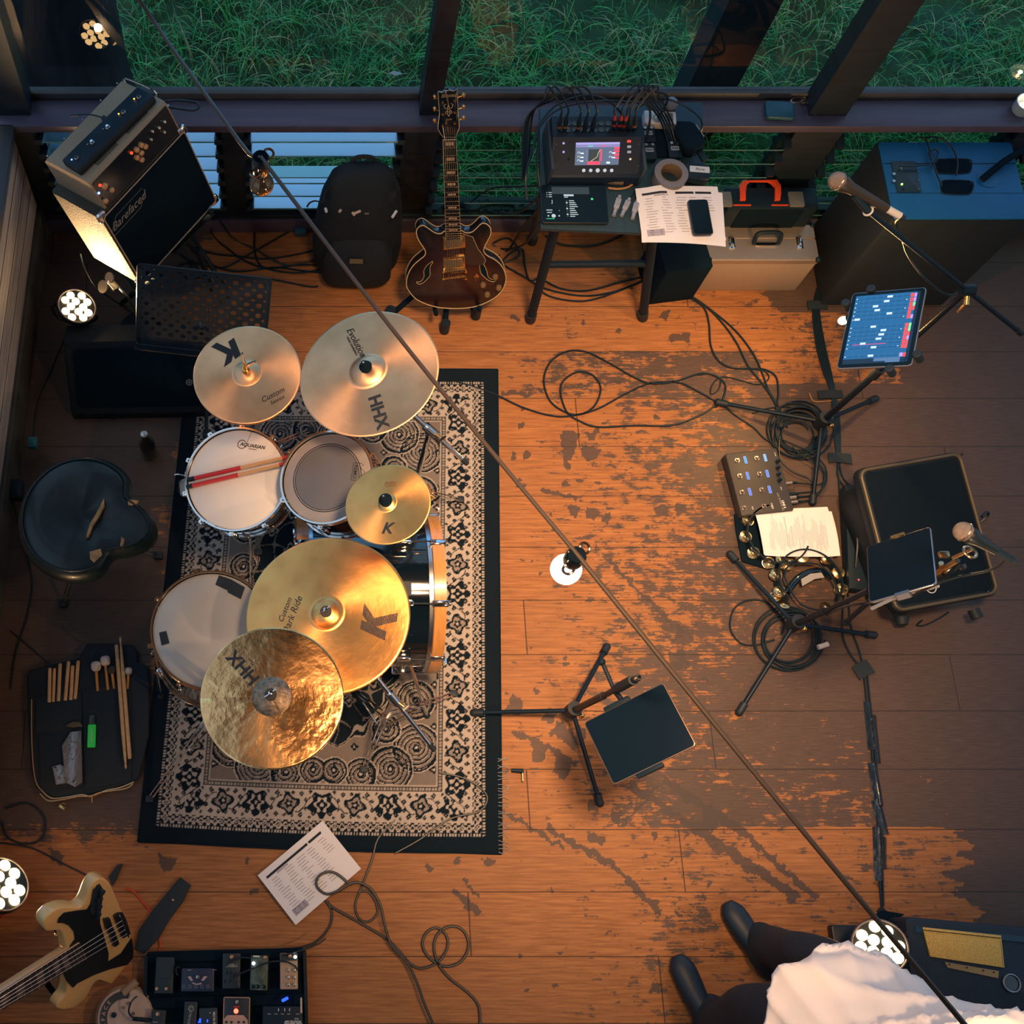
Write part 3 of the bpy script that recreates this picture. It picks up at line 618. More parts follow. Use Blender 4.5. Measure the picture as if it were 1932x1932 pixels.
# ================================================================== CYMBALS
def cymbal_mat(name, col, rough, nscale, streak):
    m = bpy.data.materials.new(name); m.use_nodes = True; nt = m.node_tree; N = nt.nodes; L = nt.links; b = N['Principled BSDF']
    b.inputs['Metallic'].default_value = 1; b.inputs['Anisotropic'].default_value = .70; b.inputs['Roughness'].default_value = rough
    t = N.new('ShaderNodeTangent'); t.direction_type = 'RADIAL'; t.axis = 'Z'; L.new(t.outputs[0], b.inputs['Tangent'])
    tc = N.new('ShaderNodeTexCoord'); sp = N.new('ShaderNodeSeparateXYZ'); L.new(tc.outputs['Object'], sp.inputs[0])
    ln = N.new('ShaderNodeVectorMath'); ln.operation = 'LENGTH'; L.new(tc.outputs['Object'], ln.inputs[0])
    a2 = N.new('ShaderNodeMath'); a2.operation = 'ARCTAN2'; L.new(sp.outputs['Y'], a2.inputs[0]); L.new(sp.outputs['X'], a2.inputs[1])
    cb = N.new('ShaderNodeCombineXYZ'); L.new(ln.outputs['Value'], cb.inputs[0])
    sa = N.new('ShaderNodeMath'); sa.operation = 'MULTIPLY'; sa.inputs[1].default_value = .012; L.new(a2.outputs[0], sa.inputs[0]); L.new(sa.outputs[0], cb.inputs[1])
    n1 = N.new('ShaderNodeTexNoise'); n1.inputs['Scale'].default_value = 420; n1.inputs['Detail'].default_value = 3; L.new(cb.outputs[0], n1.inputs['Vector'])
    n2 = N.new('ShaderNodeTexNoise'); n2.inputs['Scale'].default_value = nscale; n2.inputs['Detail'].default_value = 5; sv = N.new('ShaderNodeCombineXYZ'); L.new(a2.outputs[0], sv.inputs[0]); lz = N.new('ShaderNodeMath'); lz.operation = 'MULTIPLY'; lz.inputs[1].default_value = 3.0; L.new(ln.outputs['Value'], lz.inputs[0]); L.new(lz.outputs[0], sv.inputs[1])
    n3 = N.new('ShaderNodeTexNoise'); n3.inputs['Scale'].default_value = 2.2; n3.inputs['Detail'].default_value = 5; L.new(sv.outputs[0], n3.inputs['Vector']); mxn = N.new('ShaderNodeMath'); mxn.operation = 'MULTIPLY_ADD'; mxn.inputs[1].default_value = 1.1 if streak > .2 else .5; L.new(n3.outputs['Fac'], mxn.inputs[0]); L.new(n2.outputs['Fac'], mxn.inputs[2])
    L.new(tc.outputs['Object'], n2.inputs['Vector'])
    bp = N.new('ShaderNodeBump'); bp.inputs['Strength'].default_value = .20; bp.inputs['Distance'].default_value = .0006; L.new(n1.outputs['Fac'], bp.inputs['Height'])
    bq = N.new('ShaderNodeBump'); bq.inputs['Strength'].default_value = streak; bq.inputs['Distance'].default_value = .010; L.new(mxn.outputs[0], bq.inputs['Height']); L.new(bp.outputs[0], bq.inputs['Normal']); L.new(bq.outputs[0], b.inputs['Normal'])
    rp = N.new('ShaderNodeMapRange'); rp.inputs['From Min'].default_value = .3; rp.inputs['From Max'].default_value = .7; rp.inputs['To Min'].default_value = .58 if streak > .2 else .80; rp.inputs['To Max'].default_value = 1.25 if streak > .2 else 1.12; L.new(n3.outputs['Fac'] if streak > .2 else n2.outputs['Fac'], rp.inputs['Value'])  # with strong streak, radial light and dark tint stands in for highlight streaks
    vs = N.new('ShaderNodeVectorMath'); vs.operation = 'SCALE'; vs.inputs[0].default_value = col; L.new(rp.outputs[0], vs.inputs['Scale']); L.new(vs.outputs[0], b.inputs['Base Color'])
    return m
BR1 = cymbal_mat('bronze_traditional', (.92, .50, .26), .40, 9, .14)
BR2 = cymbal_mat('bronze_brilliant', (1.0, .50, .16), .34, 12, .16)
BR3 = cymbal_mat('bronze_hammered', (1.0, .56, .24), .20, 26, .205)
INK = mat('printed_ink', (.012, .014, .016), .6)
def cymbal(name, label, c, n, r, m, bell=.22, bellm=None, bow=.055, logos=(), xdir=(1, 0, 0)):
    M = frame(c, (n[0], n[1], 1), xdir); rb = r*bell; hb = rb*.36
    def zf(x, y):
        q = math.hypot(x, y)
        if q < rb: return hb*math.cos(q/rb*math.pi/2)**.8+r*bow*(1-(rb/r)**1.6)
        return r*bow*(1-(q/r)**1.6)
    root = thing(name, label, 'cymbal', M)
    g = G(M); pr = [(.006, zf(.006, 0))]+[(rb*i/10, zf(rb*i/10, 0)) for i in range(2, 11)]+[(rb+(r-rb)*i/26, zf(rb+(r-rb)*i/26, 0)) for i in range(1, 27)]
    low = [(q, z-.0016) for q, z in pr[::-1]]
    k = len(pr); bm_ = bellm or m
    if bellm: g.lathe(pr[:10], bellm, seg=96); g.lathe(pr[9:]+[(r+.0006, pr[-1][1]-.0008)]+low, m, seg=128)
    else: g.lathe(pr+[(r+.0006, pr[-1][1]-.0008)]+low, m, seg=128)
    g.build('bow', root, smooth=60)
    for kind, args in logos:
        g = G(M)
        if kind == 't':
            t, x, y, s_, rot, kw = args; g.text(t, s_, kw.pop('m', INK), TR(x, y, .0009) @ RZ(rot), ext=.0003, zfun=zf, **kw)
        elif kind == 'K':
            px, py, s_, rot = args; q0 = onplane(M @ TR(0, 0, .008), px, py); A = TR(*q0, 0) @ RZ(rot); d_ = Vector((.98, -.19)); u_ = lambda p: Vector(((p[0]-440)/505, (560-p[1])/505))
            def clip(P, k, sg):
                o = []
                for i in range(len(P)):
                    a, b = P[i-1], P[i]; fa, fb = sg*(a.dot(d_)-k), sg*(b.dot(d_)-k)
                    if (fa > 0) != (fb > 0): o.append(a+(b-a)*(fa/(fa-fb)))
                    if fb > 0: o.append(b)
                return o
            for q in ([(290, 170), (465, 460), (480, 560), (340, 540), (250, 390)], [(465, 460), (900, 375), (880, 540), (490, 620)], [(230, 492), (345, 540), (490, 630), (675, 725), (650, 895), (200, 660)], [(340, 530), (470, 460), (490, 640)]):
                for i in range(-28, 50):
                    P = clip([u_(p) for p in q], i*.044, 1); P = clip(P, i*.044+.035, -1) if P else P
                    if len(P) > 2: V = [A @ Vector((p.x*s_, p.y*s_, 0)) for p in P]; g.add([(v.x, v.y, zf(v.x, v.y)+.0009) for v in V], [tuple(range(len(V)))], INK)
        g.build('printed_mark', root, smooth=180)
    return root, M, zf
cymbal('hi_hat_cymbals', 'brown hi-hat cymbals with a striped K above the music stand side', (-.129, 1.725, .975), (-.071, -.006), .178, BR1, .26, bow=.06,
       logos=[('K', (435, 664, .072, 138)), ('t', ('Custom', .085, -.080, .026, 28, dict(shear=.3))), ('t', ('Session', .100, -.098, .017, 28, dict(shear=.3)))])
g_low = cymbal  # the lower cymbal belongs to the pair
def lower_hat():
    r = bpy.data.objects['hi_hat_cymbals']; M = WM[r.name]; g = G(M @ TR(0, 0, -.012))
    g.lathe([(.006, -.016), (.046, 0), (.178, .004), (.178, .002), (.046, -.004), (.006, -.02)], BR1, seg=96); lab(g.build('lower_cymbal', r, smooth=60), 'bottom cymbal of the pair')
lower_hat()
cymbal('crash_cymbal', 'large tilted crash cymbal with HHX print and a smooth gold glare', (.264, 1.691, 1.055), (-.30, .065), .2286, BR1, .27, bow=.05,
       logos=[('t', ('HHX', .028, -.150, .055, -78, dict(bold=.035, shear=.0))), ('t', ('Evolution', -.035, .115, .034, -68, dict(shear=.25))), ('t', ('HAND HAMMERED', -.050, .104, .010, -68, {}))])
cymbal('splash_cymbal', 'small golden splash cymbal with a black cup, smallest of the cymbals', (.310, 1.230, 1.085), (-.30, .075), .133, BR2, .22, bow=.06,
       logos=[('t', ('K', -.005, -.083, .048, -8, dict(bold=.03, shear=.3))), ('t', ('Zildjian', .012, .068, .013, 0, dict(shear=.3, m=mat('faint_ink', (.12, .08, .05), .6)))), ('t', ('CUSTOM', .012, .058, .008, 0, dict(m=mat('faint_ink'))))])
cymbal('ride_cymbal', 'widest golden ride cymbal with big striped K over the bass drum', (.131, .950, .825), (-.166, .051), .263, BR2, .20, bow=.05,
       logos=[('K', (704, 1176, .0865, 0)), ('t', ('Custom', -.135, .020, .026, 68, dict(shear=.3))), ('t', ('Dark Ride', -.112, .000, .032, 68, dict(shear=.3)))])
cymbal('crash_cymbal', 'brilliant gold crash cymbal with rough bell, overlapping the ride and floor tom', (-.043, .655, .99), (-.07, .03), .2135, BR3, .28, bellm=mat('raw_bell', (.30, .22, .15), .5, 1, noise=(60, .5), bump=(120, .6)), bow=.045,
       logos=[('t', ('HHX', -.085, .090, .055, 131, dict(bold=.03))), ('t', ('Thin', -.060, .105, .016, 131, dict(shear=.25)))])

def cup(g, M, z, kind):
    A = M @ TR(0, 0, z)
    if kind == 'felt': g.lathe([(0, .0), (.019, .0), (.021, .012), (.012, .022), (.010, .034), (0, .036)], BLKM, A, 20); g.sph((0, 0, .038), .004, CHR, 8, T=A)
    elif kind == 'wing':
        g.lathe([(0, 0), (.018, 0), (.018, .010), (0, .011)], mat('grey_felt', (.05, .05, .05), .95), A, 20); g.lathe([(0, .011), (.008, .011), (.006, .026), (0, .027)], CHR, A, 14)
        for sg in (1, -1): g.rbox((0, 0, 0), (.020, .003, .010), CHR, .001, A @ RZ(35) @ TR(sg*.013, 0, .019) @ RY(-25*sg))
    elif kind == 'clutch':
        g.lathe([(0, 0), (.014, 0), (.012, .012), (.008, .014), (.008, .040), (.005, .042), (.005, .062), (0, .063)], GLD, A, 14); g.cyl((0, 0, .03), (0, 0, .12), .0035, CHR, 8, T=A)
        g.rbox((0, 0, 0), (.030, .006, .012), CHR, .002, A @ RZ(25) @ TR(.016, 0, .03)); g.cyl((.01, .008, .022), (.034, .018, .026), .004, CHR, 8, T=A)
def stand(name, label, head, M, zc, kind, base, feet, boom=None, tail=None):
    """boom/straight cymbal stand; head = cymbal centre"""
    root = thing(name, label, 'stand', (base[0], base[1], 0)); n = M.to_3x3().col[2]; top = M @ Vector((0, 0, zc))
    g = G(); g.cyl(base+Vector((0, 0, .06)), base+Vector((0, 0, boom.z if boom else top.z-.03)), .0105, CHR, 14)
    g.cyl(base+Vector((0, 0, .30)), base+Vector((0, 0, .34)), .017, CHR, 14); g.build('pole', root)
    if boom is not None:
        e = Vector(M.translation)-n*.02; d_ = (e-boom).normalized()
        g = G(); g.cyl(boom-d_*(tail or .1), e, .0085, CHR, 14); g.cyl(boom-d_*(tail or .1), boom-d_*((tail or .1)-.03), .0095, RUB, 14); g.build('boom_arm', root)
        g = G(); g.cyl(boom-d_*.025, boom+d_*.025, .016, CHR, 16); g.sph(boom-Vector((0, 0, .012)), .018, CHR, 14, (1, 1, 1.3)); g.cyl(boom, boom+Vector((.035, -.028, .0)), .005, GLD, 10); g.rbox((0, 0, 0), (.026, .006, .014), CHR, .002, TR(*(boom+Vector((.04, -.032, 0)))) @ RZ(40)); g.build('tilter', root)
        g = G(); g.cyl(e-n*.03, top+n*.01, .004, CHR, 8); g.build('rod', root)
    g = G(); cup(g, M, zc, kind); g.build('wing_nut' if kind == 'wing' else 'cymbal_felt', root)
    mid = base+Vector((0, 0, .30)); low = base+Vector((0, 0, .10))
    for f in feet:
        f = Vector(f); g = G(); s_ = (f-base).cross(Vector((0, 0, 1))).normalized()*.011
        for sg in (1, -1): g.tube([mid+s_*sg*.8, (mid+f)/2+s_*sg*.6+Vector((0, 0, .0)), f+s_*sg*.6+Vector((0, 0, .012))], .0032, CHR, 6, sm=False)
        k = base.lerp(f, .48)+Vector((0, 0, .15)); g.tube([low+s_, k+s_], .0032, CHR, 6, sm=False); g.tube([low-s_, k-s_], .0032, CHR, 6, sm=False)
        l = g.build('leg', root); g = G(); g.rbox((f.x, f.y, .012), (.030, .026, .022), RUB, .006, bev=.003); g.build('rubber_foot', l)
    return root
MH = WM['hi_hat_cymbals']; b0 = Vector((-.125, 1.735, 0))
stand('hi_hat_stand', 'chrome hi-hat stand with clutch rising through the hi-hat cymbals', None, MH, .030, 'clutch', b0, [(-.33, 1.93, 0), (.10, 1.95, 0), (-.11, 1.42, 0)])
MB_ = WM['crash_cymbal']; b1 = at(802, 880, 0)+Vector((-.02, .05, 0)); bm1 = at(812, 812, .84)
stand('cymbal_stand', 'chrome boom stand holding the large tilted crash cymbal', None, MB_, .030, 'felt', Vector((bm1.x, bm1.y, 0)), [(bm1.x+.22, bm1.y+.06, 0), (bm1.x-.16, bm1.y+.22, 0), (bm1.x-.08, bm1.y-.25, 0)], boom=bm1, tail=.20)
ME_ = WM['crash_cymbal.001']; bm3 = at(385, 1352, .55); 
stand('cymbal_stand', 'thin chrome stand under the brilliant crash cymbal beside floor tom', None, ME_, .030, 'wing', at(425, 1348, .0), [at(283, 1508), at(520, 1440), at(500, 1250)], boom=at(470, 1345, .70), tail=.12)
MR_ = WM['ride_cymbal']; bs = at(715, 1350, .36); bb2 = Vector((bs.x+.0, bs.y, 0)); bm4 = at(742, 1318, .62)
stand('cymbal_stand', 'gold-lit chrome boom stand on the rug below the ride cymbal', None, MR_, .030, 'wing', Vector((bm4.x, bm4.y, 0)), [at(855, 1310), at(686, 1452), at(650, 1290)], boom=bm4, tail=.24)
MS_ = WM['splash_cymbal']; bm5 = at(800, 925, .80)
stand('cymbal_stand', 'short chrome splash arm rising beside the bass drum hoop', None, MS_, .022, 'felt', Vector((bm5.x, bm5.y+.02, 0)), [(bm5.x+.14, bm5.y+.12, 0), (bm5.x-.14, bm5.y+.16, 0), (bm5.x+.10, bm5.y-.12, 0)], boom=bm5, tail=.03)

# ================================================================== DRUMS
HEADW = mat('coated_white_head', (.84, .77, .68), .55, noise=(3, .08)); HEADG = mat('clear_grey_head', (.30, .27, .25), .30, spec=.6, noise=(4, .06)); HEADS = mat('silvery_head', (.46, .42, .36), .34, spec=.7, noise=(5, .10), bump=(40, .1))
SHELL = mat('black_lacquer_shell', (.006, .009, .011), .10, coat=.8); GAF = mat('gaffer_tape', (.012, .018, .020), .75)
def drum(name, label, M, r, h, head, nl=8, extras=None, dots=None, cat='drum'):
    root = thing(name, label, cat, M)
    g = G(M); g.lathe([(r-.012, -h), (r-.006, -h), (r-.006, -.008), (r-.014, -.004)], SHELL, seg=72); g.lathe([(0, -h+.004), (r-.012, -h+.002)], HEADG, seg=72); g.build('shell', root)
    g = G(M); g.lathe([(0, .0), (r*.5, .0), (r-.012, .0), (r-.006, -.004)], head, seg=96)
    if dots:
        g.lathe([(0, .0004), (.112, .0004), (.113, 0)], mat('dark_film', (.13, .125, .13), .3, spec=.6), seg=64)
        for q, w in dots: g.lathe([(q-w, .0006), (q, .0010), (q+w, .0006)], INK, seg=96)
    hd = g.build('drumhead', root, smooth=60)
    for z0, sg in ((0, 1), (-h, -1)):
        g = G(M); g.lathe([(r-.004, z0-.016*sg), (r+.004, z0-.016*sg), (r+.0045, z0-.010*sg), (r+.0005, z0-.006*sg), (r+.0005, z0+.008*sg), (r+.003, z0+.010*sg), (r-.003, z0+.010*sg), (r-.004, z0-.016*sg)][::sg], CHR, seg=96); g.build('hoop', root, smooth=50)
    for i in range(nl):
        a = 2*math.pi*(i+.35)/nl; A = M @ RZ(math.degrees(a)) @ TR(r+.004, 0, 0); g = G(A)
        g.rbox((.002, 0, -h*.38), (.016, .013, min(.055, h*.4)), CHR, .004, bev=.003); g.cyl((.007, 0, -h*.35), (.007, 0, .002), .0028, CHR, 8)
        g.rbox((.005, 0, -.004), (.018, .016, .008), CHR, .003); g.cyl((.007, 0, .0), (.007, 0, .009), .0045, CHR, 6); g.build('tension_lug', root)
    if extras: extras(root, M)
    return root
def tape_piece(M, root, P, z=.0014, m=GAF, label=None):
    g = G(M); g.prism(P, z-.0004, z+.0006, m); o = g.build('tape_piece', root); return o
def tri_legs(root, c, z, feet, m=CHR):
    for f in feet:
        g = G(); g.tube([c+Vector((0, 0, z)), Vector(f)+Vector((0, 0, .012))], .006, m, 8, sm=False); l = g.build('leg', root); g = G(); g.sph((f[0], f[1], .013), .013, RUB, 10); g.build('rubber_foot', l)
MSN = frame((-.173, 1.482, .650), (-.225, -.164, 1))
def sn(root, M):
    g = G(M); A = TR(.045, .118, .001)
    g.torus((-.026, .006, 0), .015, .0012, INK, T=A, seg=28, sg=4, a0=30, a1=330); g.text('AQUARIAN', .0175, INK, A @ TR(.012, -.002, 0) @ RZ(-12), ext=.0003, bold=.02, shear=.2); g.text('DRUMHEADS', .005, INK, A @ TR(.012, -.014, 0) @ RZ(-12), ext=.0003)
    g.build('printed_mark', root)
    g = G(M); g.rbox((-.19, .03, -.06), (.02, .03, .05), CHR, .004, bev=.003); g.tube([(-.195, .03, -.05), (-.225, .035, -.03), (-.235, .03, -.02)], .003, CHR); g.build('strainer_lever', root)
    p = M @ Vector((0, 0, -.16)); g = G(); g.cyl((p.x, p.y, .05), p, .011, CHR, 12)
    for k in range(3):
        a = k*2.094+.4; q = M @ Vector((.15*math.cos(a), .15*math.sin(a), -.145)); g.tube([p, q, q+Vector((0, 0, .03))], .005, CHR, 6, sm=False)
    g.build('basket', root); tri_legs(root, Vector((p.x, p.y, 0)), .22, [(p.x+.2, p.y+.1, 0), (p.x-.2, p.y+.12, 0), (p.x, p.y-.24, 0)])
drum('snare_drum', 'snare drum with a white coated head and red sticks on it', MSN, .182, .14, HEADW, 10, sn)
MTM = frame((.136, 1.423, .815), (-.36, -.06, 1))
def tm(root, M):
    g = G(M); A = TR(.098, .010, .001) @ RZ(-100)
    g.text('REMO', .018, INK, A, ext=.0003, bold=.01)
    for a_, b_ in (((-.03, -.010), (.03, -.010)), ((-.03, -.010), (-.03, .013)), ((.03, -.010), (.03, .013))): g.tube([A @ Vector((*a_, 0)), A @ Vector((*b_, 0))], .0007, INK, 4, sm=False)
    g.tube([A @ Vector((x, y, 0)) for x, y in ((-.03, .013), (-.026, .026), (-.015, .016), (0, .034), (.015, .016), (.026, .026), (.03, .013))], .0008, INK, 4, sm=False)
    g.build('printed_mark', root)
    q = M @ Vector((.17, 0, -.10)); g = G(); g.tube([q, q+Vector((.05, -.02, .0)), Vector((.40, 1.34, .70)), Vector((.40, 1.30, .57))], .010, CHR, 10, sm=False); g.sph((.40, 1.34, .70), .02, CHR, 12); g.box((.40, 1.30, .585), (.05, .05, .03), CHR, bev=.005)
    g.rbox((0, 0, 0), (.05, .07, .05), CHR, .01, M @ TR(.165, 0, -.09), bev=.004); g.build('mounting_arm', root)
drum('rack_tom', 'small tom with a clear grey ringed head beside the snare', MTM, .160, .19, HEADG, 6, tm, dots=[(.118, .0016), (.112, .0012)])
MFT = frame((-.253, .961, .583), (.06, -.02, 1))
def ft(root, M):
    tape_piece(M, root, [(.022, .192), (.062, .178), (.054, .138), (.010, .158)]); tape_piece(M, root, [(.062, .178), (.112, .150), (.098, .108), (.052, .132)], .0026)
    tape_piece(M, root, [(-.176, -.012), (-.152, -.006), (-.140, -.048), (-.166, -.056)])
    for a in (100, 215, 335):
        A = M @ RZ(a); g = G(A); g.rbox((.212, 0, -.16), (.018, .03, .06), CHR, .004, bev=.003); g.cyl((.225, 0, -.10), (.232, 0, -.555), .0055, CHR, 10); l = g.build('leg', root); g = G(A); g.cyl((.232, 0, -.575), (.232, 0, -.545), .011, RUB, 12); g.build('rubber_foot', l)
drum('floor_tom', 'floor tom with a silvery head and pieces of black tape', MFT, .203, .36, HEADS, 8, ft)

def bass_drum():
    cy, r, x0, x1 = 1.171, .290, .035, .553; M = frame((x0, cy, r), (1, 0, 0), (0, 0, 1))      # local z = world x
    L_ = x1-x0; hoopm = mat('orange_maple_hoop', (.52, .245, .075), .28, coat=.4, noise=(14, .15), stretch=(6, 1, 1)); root = thing('bass_drum', 'black bass drum with orange wooden hoops lying on the rug', 'drum', TR((x0+x1)/2, cy, 0))
    g = G(M); g.lathe([(r-.028, .03), (r-.022, .03), (r-.022, L_-.03), (r-.028, L_-.03)], mat('black_mirror_shell', (.006, .010, .013), .07, coat=1.0), seg=96)
    g.rbox((0, 0, 0), (.05, .075, .003), BLK, .01, RZ(12) @ TR(r-.0205, 0, .36) @ RY(90) @ RZ(90)); g.build('shell', root)
    for z in (0, L_-.045):
        g = G(M); g.lathe([(r-.014, z), (r, z+.002), (r, z+.043), (r-.014, z+.045), (r-.014, z)], hoopm, seg=96); g.build('hoop', root, smooth=50)
        zz = z+.045 if z == 0 else z; g = G(M); sg = 1 if z == 0 else -1; g.lathe([(r-.022, zz), (r-.010, zz), (r-.010, zz+sg*.014), (r-.022, zz+sg*.014)], mat('silver_band', (.62, .64, .70), .25, 1), seg=96); g.build('metal_band', root)
    g = G(M); g.lathe([(0, .020), (r-.014, .020)], HEADW, seg=64); g.lathe([(0, L_-.02), (r-.014, L_-.02)], BLKG, seg=64); g.build('drumhead', root)
    for i in range(8):
        a = 22.5+45*i; A = M @ RZ(a); 
        for zc, sg in ((0, 1), (L_, -1)):
            g = G(A); g.rbox((r-.006, 0, zc+sg*.022), (.022, .026, .056), CHR, .008, bev=.004); g.cyl((r+.004, 0, zc+sg*.03), (r+.002, 0, zc+sg*.145), .0033, CHR, 8); g.rbox((r+.014, 0, zc-sg*.006), (.028, .010, .006), CHR, .003)
            g.build('claw_hook', root)
            g = G(A); g.rbox((r-.008, 0, zc+sg*.140), (.032, .020, .050), CHR, .006, bev=.004); g.build('tension_lug', root)
    for sg in (1, -1):
        g = G(); a = Vector((x1-.12, cy+sg*.24, .33)); g.cyl(a, Vector((x1-.02, cy+sg*.40, .015)), .007, CHR, 10); g.rbox((a.x, a.y, a.z), (.05, .03, .05), CHR, .008, bev=.004); l = g.build('spur', root); g = G(); g.sph((x1-.02, cy+sg*.40, .014), .013, RUB, 10); g.build('rubber_foot', l)
bass_drum()
def pedal():
    root = thing('bass_drum_pedal', 'dark metal foot pedal on the rug below the bass drum', 'pedal', (-.16, 1.17, 0)); g = G(); g.rbox((-.12, 1.17, .012), (.30, .09, .008), STL, .01, bev=.002); g.build('base_plate', root)
    g = G(); g.rbox((0, 0, 0), (.26, .075, .01), BLK, .02, TR(-.14, 1.17, .07) @ RY(-16), bev=.003); g.build('footboard', root); g = G()
    for s_ in (.045, -.045): g.cyl((-.02, 1.17+s_, .015), (-.02, 1.17+s_, .22), .007, CHR, 10)
    g.cyl((-.02, 1.115, .21), (-.02, 1.225, .21), .006, CHR, 10); g.tube([(-.02, 1.17, .21), (.015, 1.17, .33)], .004, CHR, 6, sm=False); g.cyl((.0, 1.17, .33), (.035, 1.17, .34), .022, mat('white_felt', (.5, .48, .44), .9), 14); g.build('beater', root)
    g = G(); 
    root2 = thing('hi_hat_pedal', 'silver hi-hat footboard on the rug beneath the snare', 'pedal', (-.3, 1.70, 0)); g.rbox((0, 0, 0), (.27, .08, .01), STL, .02, TR(-.30, 1.70, .05) @ RY(-12) @ RZ(6), bev=.003); g.build('footboard', root2); g = G(); g.rbox((-.30, 1.70, .008), (.28, .06, .008), BLK, .01); g.build('base_plate', root2)
pedal()
def hot_rod(label, a, b, m1):
    a, b = Vector(a), Vector(b); d_ = (b-a); root = thing('drumstick', label, 'drumstick', frame(a, d_, (0, 0, 1)), 'red rod drumsticks on the snare drum')
    f = lambda t: a+d_*t; g = G(); R = .0075
    wood = mat('birch_dowel', (.62, .38, .18), .5)
    for k in range(7):
        q = Vector((0, math.cos(k*1.047), math.sin(k*1.047)))*(.0048 if k else 0); g.cyl(f(.02)+q, f(.99)+q, .0026, wood, 6)
    g.build('dowel_bundle', root)
    g = G(); g.cyl(f(.05), f(.47), R, m1, 14); lab(g.build('grip', root), 'red sleeve'); g = G(); g.cyl(f(0), f(.055), R+.0006, BLK, 14); g.build('end_cap', root); g = G(); g.cyl(f(.84), f(.99), R, m1, 14); lab(g.build('tip_band', root), 'red band')
RED = mat('red_sleeve', (.50, .020, .022), .5)
def onhead(M, px, py, up=.009):
    x, y = onplane(M @ TR(0, 0, up), px, py); return M @ Vector((x, y, up))
hot_rod('red and wood rod drumstick across the snare, the one nearer the hi-hat', onhead(MSN, 356, 905), onhead(MSN, 568, 856, .035), RED)
hot_rod('red and wood rod drumstick across the snare, the one nearer the floor tom', onhead(MSN, 352, 919), onhead(MSN, 562, 869, .035), RED)

# ------------------------------------------------------------------ throne
def throne():
    c = at(150, 972, .53); LE = mat('worn_black_leather', (.010, .015, .014), .36, spec=.4, coat=.08, bump=(18, .4)); FO = mat('torn_foam', (.30, .17, .07), .95, noise=(30, .4))
    root = thing('drum_throne', 'torn black leather saddle drum throne on chrome legs', 'stool', (c.x, c.y, 0)); W_ = TR(c.x, c.y, .53) @ RZ(-14)
    out = []; n = 72
    for i in range(n):
        t = 2*math.pi*i/n; x, y = math.cos(t), math.sin(t); r = .222
        if abs(t) < 1e-9 or True:
            k = math.exp(-((math.atan2(y, x))/.30)**2); r += .062*k
            for s_ in (.62, -.62): r -= .035*math.exp(-((math.atan2(y, x)-s_)/.22)**2)
        out.append((r*x*1.0, r*y*1.06))
    g = G(W_); rings = []; prof = [(.90, -.085), (.985, -.075), (1.0, -.045), (.985, -.018), (.93, .006), (.82, .018), (.60, .018), (.35, .010), (.12, .006)]
    vs = []; fs = []
    for s_, z in prof:
        for p in out: vs.append((p[0]*s_, p[1]*s_, z-.012*max(0, p[0]/.25)*(s_ < .9)))
    for k in range(len(prof)-1):
        for i in range(n): fs.append((k*n+i, k*n+(i+1) % n, (k+1)*n+(i+1) % n, (k+1)*n+i))
    fs.append(tuple((len(prof)-1)*n+i for i in range(n))); fs.append(tuple(range(n))[::-1]); g.add(vs, fs, LE)
    g.tube([(p[0]*.90, p[1]*.90, .012) for p in out], .004, LE, 6, closed=True, sm=False)
    se = g.build('seat', root, smooth=60)
    for P in ([(.070, .075), (.080, .050), (.074, .010), (.062, -.030), (.060, -.075), (.052, -.080), (.050, -.030), (.060, .010), (.066, .045)],
              [(.078, -.125), (.112, -.105), (.125, -.125), (.105, -.160), (.088, -.150)], [(.150, .095), (.190, .100), (.185, .080), (.160, .075)], [(.170, -.045), (.184, -.050), (.186, -.085), (.176, -.080)]):
        g = G(W_); zz = .0185 if P[0][0] < .075 else .010; g.prism([(p[0]*1.0, p[1]) for p in P], zz-.012, zz+.003, FO, bev=.001); lab(g.build('torn_patch', se), 'torn leather showing foam')
    g = G(); g.cyl((c.x, c.y, .12), (c.x, c.y, .46), .014, CHR, 14); g.build('pole', root)
    for f in (at(300, 1050), at(120, 1140), Vector((c.x-.10, c.y+.26, 0))):
        f = Vector((f.x, f.y, 0)); s_ = (f-Vector((c.x, c.y, 0))).cross(Vector((0, 0, 1))).normalized()*.010; g = G()
        for sg in (1, -1): g.tube([Vector((c.x, c.y, .36))+s_*sg, f+s_*sg*.7+Vector((0, 0, .012))], .0035, CHR, 6, sm=False)
        g.tube([Vector((c.x, c.y, .13)), Vector((c.x, c.y, 0)).lerp(f, .5)+Vector((0, 0, .185))], .0035, CHR, 6, sm=False)
        l = g.build('leg', root); g = G(); g.rbox((f.x, f.y, .012), (.034, .03, .022), RUB, .006, bev=.003); g.build('rubber_foot', l)
throne()
